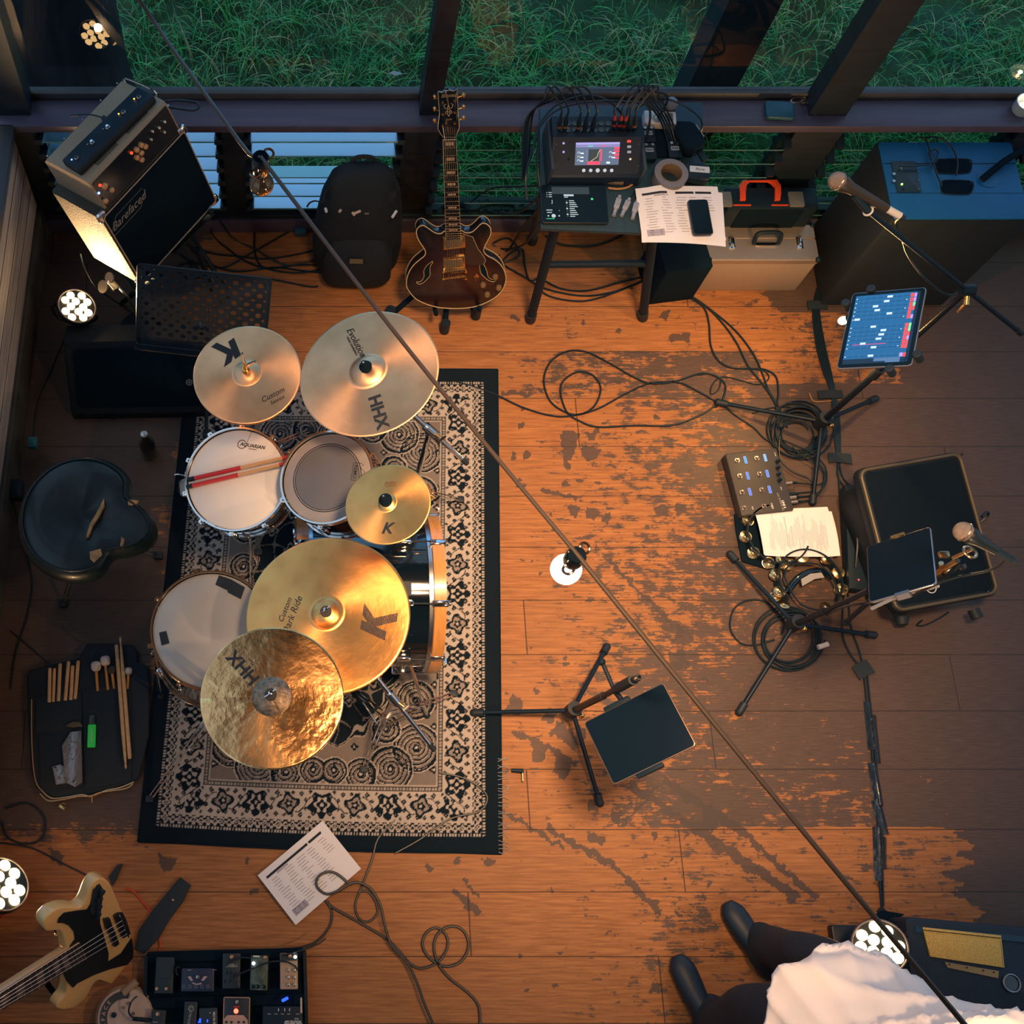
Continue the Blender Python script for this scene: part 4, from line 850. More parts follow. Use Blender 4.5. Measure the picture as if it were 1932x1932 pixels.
# ================================================================== bass cabinet, head, foot controller (back left corner)
RC = eul((-.4635, 2.54, .7175), (73.656, -3.834, 51.274))     # cabinet: x along the face, y up the face, z out of the face
COV = mat('cabinet_covering', (.034, .030, .018), .75, bump=(160, .9)); GRL = mat('grille_cloth', (.006, .012, .015), .95, spec=.1, noise=(300, .3)); PIP = mat('piping', (.42, .30, .22), .5)
def cab():
    root = thing('bass_speaker_cabinet', 'black bass speaker cabinet tilted back in the window corner', 'speaker', RC @ TR(0, -.189, -.135)); M = RC
    g = G(M); g.rbox((0, 0, -.14), (.466, .394, .27), COV, .012, bev=.008); g.build('body', root)
    g = G(M); g.rbox((0, 0, -.004), (.444, .372, .012), GRL, .010, bev=.003); g.build('grille', root)
    g = G(M); g.tube([(p[0], p[1], .003) for p in rrect(.448, .376, .014)], .0024, PIP, 6, closed=True, sm=False); lab(g.build('piping', root), 'pale piping')
    g = G(M); A = TR(-.128, .118, .0030) @ RZ(0)
    g.text('Barefaced', .046, mat('badge_letters', (.22, .20, .18), .5), A, ext=.0008, shear=.45); 
    bd = [(-.092, -.030), (.052, -.030), (.098, .012), (.092, .032), (-.05, .032), (-.098, -.010)]
    g.tube([(x-.128, y+.118, .003) for x, y in bd], .0009, mat('badge_letters'), 4, closed=True, sm=False); g.build('badge', root)
    for sx in (1, -1):
        for sy in (1, -1): g = G(M); g.prism(rrect(.040, .040, .010), -.004, .010, CHR, TR(sx*.222, sy*.186, -.012), bev=.004); g.build('corner_protector', root)
    # tilting stand
    s = thing('amplifier_stand', 'black folding stand carrying the tilted bass cabinet', 'stand', (-.5, 2.6, 0)); 
    for sx in (1, -1):
        a = M @ Vector((sx*.17, -.197, .02)); b = M @ Vector((sx*.17, -.197, -.26)); g = G()
        g.tube([a+Vector((0, 0, .02)), a, b, b+Vector((0, 0, .26))], .011, BLK, 8, sm=False); c = (a+b)/2; g.tube([a, Vector((b.x, b.y, .012))], .011, BLK, 8, sm=False); g.tube([b+Vector((0, 0, -.02)), Vector((a.x+.05, a.y-.05, .012))], .011, BLK, 8, sm=False); g.build('side_frame', s)
    a = M @ Vector((-.17, -.197, -.02)); b = M @ Vector((.17, -.197, -.02)); g = G(); g.cyl(a, b, .010, BLK, 10); g.build('crossbar', s)
    g = G(); p0, p1 = at(372, 470, .36), at(400, 545, .02); g.cyl(p0, p1, .013, BLK, 10); g.build('rear_leg', s)
cab()
TAN = mat('tan_metal', (.30, .225, .15), .5, spec=.4, noise=(400, .25)); AMB = mat('amber_knob', (.55, .30, .14), .3, coat=.5)
def head():
    M = RC @ TR(.012, .331, -.142); w, d_, h = .414, .254, .142      # local: x across, y up, z to the front; origin at the middle of the top
    root = thing('bass_amplifier', 'tan metal bass amplifier head with amber knobs on the cabinet', 'amplifier', M @ TR(0, -h, 0))
    A = M @ TR(0, -h/2, 0); g = G(A)
    pr = [(-d_/2, -h/2), (d_/2, -h/2), (d_/2+.004, -h/2+.012), (d_/2-.004, h/2-.014), (d_/2-.012, h/2-.004), (d_/2-.024, h/2), (-d_/2+.02, h/2), (-d_/2, h/2-.02)]
    g.prism([(p[0], p[1]) for p in pr], -w/2, w/2, TAN, Matrix(((0, 0, 1, 0), (0, 1, 0, 0), (1, 0, 0, 0), (0, 0, 0, 1))), bev=.002); g.build('casing', root, smooth=30)
    # sloping front panel
    f0 = Vector((0, -h/2+.010, d_/2+.003)); f1 = Vector((0, h/2-.014, d_/2-.005)); nrm = Vector((0, (f0.z-f1.z), (f1.y-f0.y))).normalized(); F = A @ frame((f0+f1)/2, nrm, (1, 0, 0))
    g = G(F); g.rbox((0, 0, .002), (w-.016, (f1-f0).length, .004), BLKG, .006); g.build('front_panel', root)
    for x, y in ((-.165, .018), (-.150, -.016), (-.192, -.030), (.012, .024), (.036, .024), (-.002, .000), (.022, .0), (.048, .006), (.010, -.022), (.08, .01), (.10, .03), (.13, .02), (.16, .02), (.14, -.01)):
        big = x < .05; g = G(F); r = .0105 if big and x > -.16 else .013 if x < -.16 and y > 0 else .006 if not big else .010
        g.lathe([(0, .004), (r, .004), (r*.92, .014), (r*.7, .0155), (0, .0155)], AMB if big else STL, TR(x, y, 0), 14); lab(g.build('knob', root), 'amber control knob' if big else 'small silver control')
    g = G(M)
    for i in range(16): 
        g.box((-.13+i*.0068, .0006, .090), (.0022, .001, .024), BLKM)
    g.build('vent', root); g = G(M)
    for i in range(16): g.box((.030+i*.0068, .0006, .090), (.0022, .001, .024), BLKM)
    g.build('vent', root)
    g = G(F); g.sph((-.196, .012, .005), .0045, glow('blue_light', (.1, .25, 1), 9), 10); lab(g.build('pilot_lamp', root), 'lit blue pilot lamp'); g = G(F); g.sph((-.178, .034, .008), .006, glow('red_jewel', (1, .10, .03), 1.2), 10); g.sph((-.012, .032, .010), .006, glow('red_jewel'), 10); g.build('signal_lamp', root)
    for x in (-.19, -.10, 0, .10, .19):
        for z in (-.115, .045): g = G(M); g.sph((x, .001, z), .0035, CHR, 8, (1, .6, 1)); g.build('screw', root)
    g = G(M); g.tube([(w/2+.004, -.02, -.10), (w/2+.012, .004, -.10), (w/2+.014, .006, .05), (w/2+.004, -.02, .06)], .004, CHR, 8); g.build('handle', root)
    # foot controller lying on the head
    K = M @ frame((0, 0, 0), (0, 1, 0), (1, 0, 0)); q = [(119, 302), (262, 163), (289, 184), (146, 322)]
    P = [onplane(K @ TR(0, 0, .03), *p) for p in q]; cx = sum(p[0] for p in P)/4; cy = sum(p[1] for p in P)/4; ang = math.degrees(math.atan2(P[1][1]-P[0][1], P[1][0]-P[0][0])); W2 = math.dist(P[0], P[1]); H2 = math.dist(P[1], P[2])
    Q = K @ TR(cx, cy, .002) @ RZ(ang); r2 = thing('foot_controller', 'long black foot controller with small switches on the tan amplifier', 'pedal', Q)
    g = G(Q); g.rbox((0, 0, .016), (W2, H2, .030), BLK, .006, bev=.003); g.build('casing', r2)
    for i in range(5):
        x = -W2/2+.035+i*(W2-.07)/4; g = G(Q); g.cyl((x, 0, .031), (x, 0, .034), .009, STL, 12); g.cyl((x, 0, .034), (x, 0, .042), .0055, CHR, 12); g.build('footswitch', r2)
        g = G(Q); c = {0: glow('blue_light', 0, 0), 3: glow('amber_light', (1, .45, .02), 7), 4: glow('amber_light', (1, .45, .02), 7)}.get(i, STL); g.sph((x-.014, .012, .0315), .0028, c, 8); lab(g.build('indicator_lamp', r2), 'lit blue lamp' if i == 0 else 'lit amber lamp' if i > 2 else 'unlit lamp')
    g = G(Q); g.tube([Q.inverted() @ (Q @ Vector((.03, H2/2, .015))), (.03, H2/2+.02, .018), (.01, H2/2+.09, .02), (-.02, H2/2+.17, .0)], .003, CBL); g.rbox((.03, H2/2+.012, .015), (.016, .03, .014), RUB, .004); g.build('lead', r2)
head()
g = G(); a = RC @ Vector((.215, .29, -.06)); g.tube([a, a+Vector((.04, -.005, 0)), a+Vector((.12, .0, -.02)), a+Vector((.13, .03, -.02)), a+Vector((.06, .035, -.01)), a+Vector((.0, .02, 0))], .0045, CBL, 8)
g.cyl(a-Vector((.005, 0, 0)), a+Vector((.03, -.003, 0)), .009, STL, 12); tag(g.build('instrument_cable'), 'looped cable plugged into the right end of the tan amplifier', 'cable')

# ------------------------------------------------------------------ stage lamps with twelve lenses
LENS = [(595, 810), (695, 785), (755, 835), (555, 875), (650, 860), (725, 900), (615, 925), (690, 960), (780, 945), (575, 990), (640, 1035), (740, 1010)]
LSH = glow('lit_lens', (1.0, .60, .24), 16.0)
def par(label, c, n, R, rot, watts, spot=95, frost=False):
    M = frame(c, n) @ RZ(rot); root = thing('stage_lamp', label, 'stage light', M)
    g = G(M); g.lathe([(0, -.045), (R*.75, -.045), (R, -.02), (R, .002), (R*.96, .004), (R*.95, -.002), (0, -.002)], PARM, seg=48); g.build('housing', root)
    g = G(M); g.torus((0, 0, .0035), R*.97, .003, mat('grey_bezel', (.25, .22, .24), .4), seg=48); g.build('bezel', root)
    k = R*.80/142.0
    for x, y in LENS:
        g = G(M); g.sph(((x-667)*k, -(y-910)*k, .0), R*.205, LSH, 16, (1, 1, .45)); lab(g.build('lens', root), 'glowing warm lens')
    g = G(M); g.tube([(-R-.006, 0, -.02), (-R-.012, 0, -.06), (-R*.6, 0, -.12), (R*.6, 0, -.12), (R+.012, 0, -.06), (R+.006, 0, -.02)], .006, PARM, 8); g.build('yoke', root)
    light('stage_lamp_light', Vector(c)+Vector(n).normalized()*.05, watts, (1.0, .60, .28), R*.22, spot, Vector(n), .9, root); return root
c1 = at(145, 578, .29)
par('lit twelve-lens stage light on the floor by the left wall', c1, (.36, .05, .93), .078, -4, W_PAR*4.2, 118)
par('lit twelve-lens stage light at the left edge by the cream bass', at(4, 1668, .16), (.55, .40, .75), .100, 15, W_PAR*2.4, 115)
g = G(); g.rbox((c1.x, c1.y, .02), (.14, .11, .04), PARM, .01, bev=.004); g.cyl((c1.x, c1.y, .04), (c1.x, c1.y, c1.z-.10), .012, PARM, 10); tag(g.build('lamp_base'), 'dark flat base under the wall-side stage light', 'base')
# clip-on microphone and its short stand beside the cabinet
def clipmic():
    HOT = mat('pale_metal', (.7, .65, .58), .3, 1); a = at(213, 548, .30); b = at(262, 615, .05); root = thing('microphone_stand', 'short stand with round clamps beside the lit side of the cabinet', 'stand', (b.x, b.y, 0))
    g = G(); g.tube([at(222, 540, .33), at(240, 560, .30), at(258, 590, .12), b], .006, HOT, 8); g.build('boom_arm', root); g = G(); g.lathe([(0, 0), (.026, 0), (.026, .008), (0, .008)], HOT, frame(at(196, 541, .32), (-.6, -.4, .8)), 20); g.build('clamp_disc', root)
    g = G(); g.lathe([(0, 0), (.022, 0), (.022, .008), (0, .008)], HOT, frame(at(208, 524, .35), (-.6, -.4, .8)), 20); g.build('clamp_disc', root)
    g = G(); g.rbox((0, 0, 0), (.03, .05, .03), HOT, .008, frame(at(213, 538, .33), (.2, -.2, 1), (1, 1, 0)), bev=.004); g.build('clamp_block', root)
    g = G(); g.lathe([(0, 0), (.09, 0), (.09, .012), (.02, .03), (.012, .05), (0, .05)], PARM, TR(b.x, b.y, 0), 28); g.build('round_base', root)
clipmic()
cable([(152, 478, .45), (160, 505, .38), (180, 540, .30), (205, 560, .2), (235, 580, .1), (262, 600, .02)], 'thin cord hanging beside the brightly lit cabinet side', r=.003)
def perforated():
    M = eul((-.318, 2.215, .52), (57.0, 2.65, -5.8)); w, h = .50, .34; root = thing('music_stand', 'black perforated music stand desk beside the stage light', 'music stand', (-.30, 2.15, 0)); BM = mat('black_enamel', (.010, .015, .018), .35, coat=.3)
    g = G(M); nx, ny = 10, 7; dx, dy = (w-.03)/nx, (h-.05)/ny; R = .0112; seg = 12; vs = []; fs = []
    for i in range(nx):
        for j in range(ny):
            cx, cy = -w/2+.015+dx*(i+.5), -h/2+.035+dy*(j+.5); x0, x1, y0, y1 = -w/2+.015+dx*i, -w/2+.015+dx*(i+1), -h/2+.035+dy*j, -h/2+.035+dy*(j+1)
            k = len(vs)
            for z in (0, -.0025):
                for q in range(seg): a = 2*math.pi*q/seg; vs.append((cx+R*math.cos(a), cy+R*.9*math.sin(a), z))
                for q in range(seg):
                    a = 2*math.pi*q/seg; c_, s_ = math.cos(a), math.sin(a); tx = (x1-cx)/c_ if c_ > 1e-6 else (x0-cx)/c_ if c_ < -1e-6 else 9; ty = (y1-cy)/s_ if s_ > 1e-6 else (y0-cy)/s_ if s_ < -1e-6 else 9; t = min(tx, ty); vs.append((cx+t*c_, cy+t*s_, z))
            for q in range(seg):
                r_ = (q+1) % seg; fs.append((k+q, k+seg+q, k+seg+r_, k+r_)); fs.append((k+2*seg+q, k+2*seg+r_, k+3*seg+r_, k+3*seg+q)); fs.append((k+q, k+r_, k+2*seg+r_, k+2*seg+q))
    g.add(vs, fs, BM); g.box((0, h/2-.0075, -.001), (w, .015, .005), BM); g.box((0, -h/2+.0175, -.001), (w, .035, .005), BM)
    for sx in (1, -1): g.box((sx*(w/2-.0075), 0, -.001), (.015, h, .005), BM)
    g.box((0, -h/2, .02), (w, .004, .045), BM); g.tube([(p[0], p[1], .001) for p in rrect(w, h, .012)], .0035, BM, 6, closed=True, sm=False); g.build('desk', root)
    g = G(); b = M @ Vector((0, -.06, -.01)); g.cyl((b.x, b.y, .10), b, .011, BM, 12); g.sph(b, .02, BM, 12); g.build('pole', root)
    for k in range(3):
        a = k*2.094+.5; g = G(); g.tube([(b.x, b.y, .18), (b.x+.14*math.cos(a), b.y+.14*math.sin(a), .10), (b.x+.25*math.cos(a), b.y+.25*math.sin(a), .012)], .008, BM, 8); l = g.build('leg', root); g = G(); g.sph((b.x+.25*math.cos(a), b.y+.25*math.sin(a), .014), .014, RUB, 10); g.build('rubber_foot', l)
perforated()
def wedge():
    a, b = at(133, 640, .33), at(372, 628, .33); c_, d_ = at(150, 782, .0), at(372, 775, 0); ctr = (a+b+c_+d_)/4; w = .58
    M = TR(-.60, 2.16, 0) @ RZ(1); root = thing('monitor_speaker', 'black wedge monitor speaker on the floor behind the throne', 'speaker', M); pr = [(-.15, 0), (.13, 0), (.155, .08), (.15, .25), (.06, .28), (-.15, .05)]
    g = G(M); g.prism(pr, -w/2, w/2, mat('scuffed_black_shell', (.010, .014, .016), .6, spec=.3, bump=(200, .4)), Matrix(((0, 0, 1, 0), (1, 0, 0, 0), (0, 1, 0, 0), (0, 0, 0, 1))), bev=.014); g.build('shell', root, smooth=35)
    n = Vector((0, -.23, .21)).normalized(); F = M @ frame((0, -.045, .165), n, (1, 0, 0)); g = G(F); g.rbox((0, 0, .004), (w-.07, .25, .012), GRL, .02, bev=.004); g.build('grille', root)
    g = G(F); g.torus((.205, -.02, .012), .012, .0012, GRYP, seg=20, sg=4); 
    for q in range(3): g.tube([(.205+.009*math.cos(q*2.094+1.57), -.02+.009*math.sin(q*2.094+1.57), .012), (.205-.009*math.cos(q*2.094+1.57), -.02-.009*math.sin(q*2.094+1.57), .012)], .0009, GRYP, 4, sm=False)
    g.text('YAMAHA', .010, GRYP, TR(.232, -.02, .011) @ RZ(90), bold=.02); g.build('badge', root)
wedge()
# bottle, wall box, cable along the wall
p = at(283, 858, .0); g = G(); M = TR(p.x, p.y, 0); root = thing('drink_bottle', 'small dark glass bottle standing on the floor left of the rug', 'bottle', M)
g = G(M); g.lathe([(0, 0), (.030, 0), (.032, .01), (.032, .12), (.014, .16), (.0125, .20)], mat('brown_glass', (.020, .014, .010), .08, coat=1), seg=24); g.build('body', root); g = G(M); g.lathe([(.013, .20), (.014, .203), (.014, .214), (0, .216)], STL, seg=20); g.build('cap', root)
p = at(62, 836, .10); g = G(); g.rbox((p.x, p.y, .10), (.035, .045, .03), mat('teal_plug', (.01, .14, .17), .5), .004, bev=.002); tag(g.build('power_plug'), 'small teal plug against the left wall', 'plug')
p = at(24, 925, .10); g = G(); g.rbox((p.x+.01, p.y, .10), (.06, .08, .05), BLK, .008, bev=.003); tag(g.build('junction_box'), 'black junction box on the left wall baseboard', 'box')
cable([(62, 836, .08), (70, 760, .03), (95, 700, .01), (120, 640, .008)], 'thin black lead running along the left wall to the stage light', r=.003)
cable([(22, 935, .07), (40, 1010, .02), (60, 1090), (52, 1160), (30, 1230), (20, 1300)], 'black lead on the floor beside the left wall and throne', r=.0035)
cable([(20, 1190), (50, 1215), (90, 1250)], 'short black lead on the floor above the stick bag', r=.003)

# ------------------------------------------------------------------ backpack
def backpack():
    BP = mat('black_nylon', (.008, .013, .016), .8, bump=(60, .5)); c = Vector((.30, 2.775, 0)); M = TR(c.x, c.y, 0) @ RX(2) @ Matrix.Diagonal((1.02, .9, 1.33, 1)); root = thing('backpack', 'black backpack leaning below the louvres with pale zip pulls', 'backpack', M)
    secs = [(0, .165, .11, .02), (.04, .18, .125, .0), (.14, .185, .13, 0), (.26, .172, .115, 0), (.36, .155, .095, .01), (.44, .125, .070, .02), (.475, .09, .045, .025), (.49, .03, .02, .03)]
    vs = []; fs = []; n = 28
    for z, a, b, oy in secs:
        for i in range(n):
            t = 2*math.pi*i/n; ct, st_ = math.cos(t), math.sin(t); vs.append((a*abs(ct)**.6*(1 if ct > 0 else -1), oy+b*abs(st_)**.7*(1 if st_ > 0 else -1), z))
    for k in range(len(secs)-1):
        for i in range(n): fs.append((k*n+i, k*n+(i+1) % n, (k+1)*n+(i+1) % n, (k+1)*n+i))
    fs.append(tuple(range(n))[::-1]); fs.append(tuple((len(secs)-1)*n+i for i in range(n))); g = G(M); g.add(vs, fs, BP); g.build('body', root, smooth=70)
    g = G(M); vs = []; fs = []
    for z, a, b, oy in [(.01, .13, .05, -.12), (.06, .145, .07, -.13), (.17, .14, .065, -.125), (.235, .11, .04, -.10), (.25, .05, .02, -.09)]:
        for i in range(n): t = 2*math.pi*i/n; ct, st_ = math.cos(t), math.sin(t); vs.append((a*abs(ct)**.6*(1 if ct > 0 else -1), oy+b*abs(st_)**.7*(1 if st_ > 0 else -1), z))
    for k in range(4):
        for i in range(n): fs.append((k*n+i, k*n+(i+1) % n, (k+1)*n+(i+1) % n, (k+1)*n+i))
    fs.append(tuple(4*n+i for i in range(n))); fs.append(tuple(range(n))[::-1]); g.add(vs, fs, BP); g.build('front_pocket', root, smooth=70)
    PL = mat('pale_pull', (.55, .42, .34), .5); WH2 = mat('white_cord', (.65, .65, .68), .6); 
    for P in ([(640, 400), (643, 396)], [(668, 403), (680, 398)], [(665, 401), (669, 406)], [(614, 393), (616, 400)], [(740, 410), (748, 398)]):
        g = G(); g.tube([at(P[0][0], P[0][1], .53), at(P[1][0], P[1][1], .53)], .0055, PL if P[0][0] < 740 and P[0][0] > 620 else WH2, 6, sm=False); lab(g.build('zip_pull', root), 'pale zip pull')
    g = G(); g.tube([at(688, 403, .53), at(696, 403, .53)], .0035, mat('brown_cord', (.16, .12, .09), .7), 5, sm=False); g.build('zip_cord', root)
    g = G(); g.tube([at(629, 352, .58), at(614, 362, .55), at(611, 375, .54), at(608, 382, .53), at(595, 379, .53), at(584, 383, .52), at(579, 391, .51)], .006, BP, 6, flat=.4); g.build('dangling_strap', root)
    g = G(M); g.tube([(-.05, .06, .46), (-.03, .06, .50), (.03, .06, .50), (.05, .06, .46)], .008, BP, 8); g.build('grab_handle', root)
    g = G(); g.rbox((0, 0, 0), (.055, .022, .003), mat('olive_patch', (.13, .10, .06), .8), .002, frame(at(672, 493, .255)+Vector((0, -.0, 0)), (0, -.93, .45), (1, -.05, 0))); g.build('label_patch', root)
backpack()
cable([(470, 432), (500, 428), (540, 430), (562, 434), (590, 428)], 'blue-grey lead lying below the left louvres', r=.004)
g = G(); P = at(567, 434, .03); g.rbox((P.x, P.y, .02), (.05, .035, .035), mat('blue_box', (.02, .10, .17), .4), .006, bev=.003); tag(g.build('adapter'), 'small blue adapter on the floor left of the backpack', 'adapter')
for i, pts in enumerate([[(352, 462), (400, 478), (450, 484), (500, 488), (560, 480), (600, 470)], [(360, 470), (400, 500), (450, 512), (520, 505), (580, 512), (610, 515)], [(405, 405, .125), (400, 440), (430, 470), (480, 500), (560, 515), (640, 500)],
                         [(415, 415, .125), (440, 450), (480, 470), (540, 500), (600, 488)], [(330, 505), (360, 495), (420, 505), (470, 480), (540, 440), (566, 432)], [(340, 480), (360, 500), (350, 525), (380, 520), (360, 490)], [(480, 440), (482, 480), (500, 505), (560, 500), (600, 500)],
                         [(300, 520), (350, 512), (420, 520), (500, 525), (580, 540), (600, 540)]]):
    cable(pts, ['black cable arching from the cabinet to the backpack', 'black cable running low between the cabinet and backpack', 'black cable dropping from the louvre frame to the backpack', 'black cable in the tangle under the left louvres', 'black cable crossing up to the blue adapter', 'small black cable coil beside the cabinet foot', 'black cable curving down below the hanging wire', 'black cable lowest in the tangle behind the music stand'][i], r=.0045)

# ------------------------------------------------------------------ hollow-body guitar
def guitar():
    B, T = at(862, 580, .15), at(846, 178, 1.07); yv = (T-B).normalized(); x = Vector((1, 0, 0)); x = (x-yv*x.dot(yv)).normalized(); zn = x.cross(yv)
    M = Matrix(((x.x, yv.x, zn.x, B.x), (x.y, yv.y, zn.y, B.y), (x.z, yv.z, zn.z, B.z), (0, 0, 0, 1))); root = thing('electric_guitar', 'dark red hollow-body electric guitar with cream edging on a stand', 'guitar', M)
    z8 = lambda px, py: (740+px/6.9, 340+py/6.9); z2_ = lambda px, py: (560+px/3.018, py/3.018); L = lambda p: onplane(M, *p)
    ol = [(695, 655), (640, 690), (580, 690), (520, 660), (450, 610), (400, 585), (350, 600), (315, 650), (320, 720), (355, 800), (410, 880), (432, 930), (420, 980), (360, 1030), (290, 1090), (230, 1170), (190, 1270), (185, 1370), (215, 1440), (270, 1510), (330, 1560), (450, 1615), (600, 1655), (780, 1670), (950, 1665), (1100, 1640), (1240, 1585), (1360, 1510), (1440, 1420), (1480, 1310), (1475, 1220), (1430, 1120), (1350, 1040), (1240, 980), (1195, 930), (1200, 870), (1240, 790), (1280, 710), (1285, 640), (1260, 590), (1200, 555), (1150, 570), (1100, 620), (1040, 670), (980, 685), (930, 670), (890, 650)]
    P = [L(z8(*p)) for p in ol]; PS = [(v.x, v.y) for v in catmull([Vector((*p, 0)) for p in P], True, .006)]
    SB = bpy.data.materials.new('dark_sunburst'); SB.use_nodes = True; nt = SB.node_tree; b = nt.nodes['Principled BSDF']; b.inputs['Roughness'].default_value = .22; b.inputs['Coat Weight'].default_value = .35
    tc = nt.nodes.new('ShaderNodeTexCoord'); gr = nt.nodes.new('ShaderNodeTexGradient'); gr.gradient_type = 'SPHERICAL'; mp = nt.nodes.new('ShaderNodeMapping'); mp.inputs['Location'].default_value = (0, -.75, 0); mp.inputs['Scale'].default_value = (4.2, 4.2, .5)
    rp = nt.nodes.new('ShaderNodeValToRGB'); rp.color_ramp.elements[0].color = (.006, .007, .009, 1); rp.color_ramp.elements[1].color = (.034, .009, .008, 1); rp.color_ramp.elements[1].position = .7
    nt.links.new(tc.outputs['Object'], mp.inputs[0]); nt.links.new(mp.outputs[0], gr.inputs[0]); nt.links.new(gr.outputs['Fac'], rp.inputs[0]); nt.links.new(rp.outputs[0], b.inputs['Base Color'])
    g = G(M); g.prism(PS, -.045, 0, SB, bev=.003); body = g.build('body', root, smooth=50)
    CR = mat('cream_binding', (.62, .47, .26), .4); GO = mat('gold_binding', (.55, .36, .14), .4)
    for z in (0, -.045): g = G(M); g.tube([(p[0]*.997, p[1]*.997, z) for p in PS], .0019, CR, 5, closed=True, sm=False); lab(g.build('edge_binding', body), 'cream edge line')
    for q in ([(575, 1050), (560, 1075), (530, 1075), (515, 1060), (530, 1048), (500, 1070), (450, 1110), (410, 1180), (415, 1250), (380, 1310), (340, 1325), (315, 1320), (330, 1345), (370, 1350), (420, 1320), (490, 1240), (490, 1170), (500, 1110), (530, 1070)],
              [(1140, 1095), (1150, 1200), (1200, 1260), (1260, 1305), (1320, 1320), (1350, 1295), (1300, 1290), (1250, 1260), (1230, 1180), (1200, 1110), (1170, 1085)]):
        Q = [L(z8(*p)) for p in q]; g = G(M); g.prism(Q[3:] if len(q) > 15 else Q, .0002, .0008, BLKM); g.tube([(*p, .001) for p in (Q if len(q) < 15 else Q[3:])], .0012, GO, 4, closed=True); lab(g.build('f_hole', body), 'sound hole with gold edge')
    g = G(M); Q = [L(z8(*p)) for p in [(885, 670), (960, 695), (1045, 720), (1110, 870), (1195, 985), (1215, 1030), (1185, 1085), (1100, 1092), (960, 1085), (950, 990), (940, 740), (890, 730)]]; g.prism(Q, .006, .008, BLKG); g.tube([(*p, .008) for p in Q[:7]], .0009, CR, 4, sm=False); g.build('scratch_plate', root)
    for y0, y1 in ((735, 860), (1000, 1130)):
        a = L(z8(655, y0)); b_ = L(z8(950, y1)); w, h = b_[0]-a[0], a[1]-b_[1]; c = ((a[0]+b_[0])/2, (a[1]+b_[1])/2, 0); g = G(M); g.rbox((c[0], c[1], .004), (w, h, .010), GLD, .003, bev=.002); pk = g.build('pickup_ring', root); g = G(M); g.rbox((c[0], c[1], .0095), (w*.78, h*.66, .006), mat('worn_gold', (.30, .24, .16), .35, .8), .003, bev=.001)
        for i in range(6): g.cyl((c[0]-w*.3+i*w*.12, c[1]+h*.12, .012), (c[0]-w*.3+i*w*.12, c[1]+h*.12, .0138), .0022, STL, 8)
        g.build('pickup', pk)
    for y, m_, hh in ((1165, mat('worn_gold'), .014), (1255, GLD, .016)):
        a = L(z8(665, y)); b_ = L(z8(955, y)); g = G(M); g.rbox(((a[0]+b_[0])/2, a[1], .012), (b_[0]-a[0], .0085, .006), m_, .003, bev=.002); 
        for q in (a, b_): g.cyl((q[0], q[1], 0), (q[0], q[1], .016), .0055, GLD, 10)
        g.build('bridge' if y < 1200 else 'tailpiece', root)
    for q in ((1340, 1250), (1180, 1355), (1385, 1390), (1235, 1480)): p = L(z8(*q)); g = G(M); g.lathe([(0, 0), (.0125, 0), (.0105, .012), (.009, .0135), (0, .0135)], mat('amber_dial', (.16, .10, .05), .25, coat=.6), TR(p[0], p[1], 0), 20); g.build('control_knob', root)
    p = L(z8(1095, 1245)); g = G(M); g.cyl((p[0], p[1], 0), (p[0], p[1], .004), .009, GLD, 16); g.cyl((p[0], p[1], .004), (p[0]-.004, p[1]-.006, .018), .003, GLD, 8); g.build('pickup_switch', root)
    # neck
    n0, n1 = L(z8(697, 745)), L(z8(888, 740)); t0, t1 = L((835.7, 260)), L((859.3, 259)); NK = mat('neck_wood', (.03, .015, .010), .4); FB = mat('ebony_fingerboard', (.008, .010, .012), .85, spec=.1)
    g = G(M); g.prism([n0, n1, t1, t0], -.016, .008, NK, bev=.003); g.prism([n0, n1, t1, t0], .008, .0135, FB); nk = g.build('neck', root)
    lf = lambda a, b_, t: (a[0]+(b_[0]-a[0])*t, a[1]+(b_[1]-a[1])*t); g = G(M); Ls = 1.0
    fr = [1-(2**(-k/12)) for k in range(0, 23)]; tot = fr[-1]
    for k in range(0, 23):
        t = fr[k]/tot*.985; a, b_ = lf(t0, n0, t), lf(t1, n1, t); g.tube([(*a, .0138), (*b_, .0138)], .0007 if k else .0016, mat('dull_fret', (.34, .22, .13), .5, .6) if k else CR, 4, sm=False)
    for a, b_ in ((t0, n0), (t1, n1)): g.tube([(*a, .012), (*b_, .012)], .0013, CR, 4, sm=False)
    g.build('frets_and_edging', nk); g = G(M); PRL = mat('pearl_inlay', (.50, .36, .25), .35)
    for k in (1, 3, 5, 7, 9, 12, 15, 17, 19):
        t = (fr[k-1]+fr[k])/2/tot*.985; h = (fr[k]-fr[k-1])/tot*.5; a, b_ = lf(t0, n0, t-h*.42), lf(t1, n1, t-h*.42); c, d_ = lf(t0, n0, t+h*.42), lf(t1, n1, t+h*.42); mixp = lambda p, q, s: (p[0]+(q[0]-p[0])*s, p[1]+(q[1]-p[1])*s)
        for s0, s1 in ((.20, .38), (.41, .59), (.62, .80)): g.prism([mixp(a, b_, s0), mixp(a, b_, s1), mixp(c, d_, s1), mixp(c, d_, s0)], .0134, .0139, PRL)
    g.build('inlay', nk)
    hs = [L(z2_(*p)) for p in [(835, 778), (822, 765), (803, 730), (812, 640), (803, 520), (826, 524), (845, 512), (870, 510), (892, 516), (912, 502), (916, 600), (925, 725), (912, 755), (904, 778)]]
    g = G(M @ TR(0, 0, 0)); g.prism(hs, -.010, .004, BLKG, bev=.002); g.tube([(*p, .004) for p in hs], .0010, CR, 4, closed=True, sm=False); hd = g.build('headstock', root)
    g = G(M); c = L(z2_(864, 540)); A = TR(c[0], c[1], .0046) @ RZ(-3); g.text('Ibanez', .021, mat('gold_letters', (.55, .38, .17), .4), A, shear=.3)
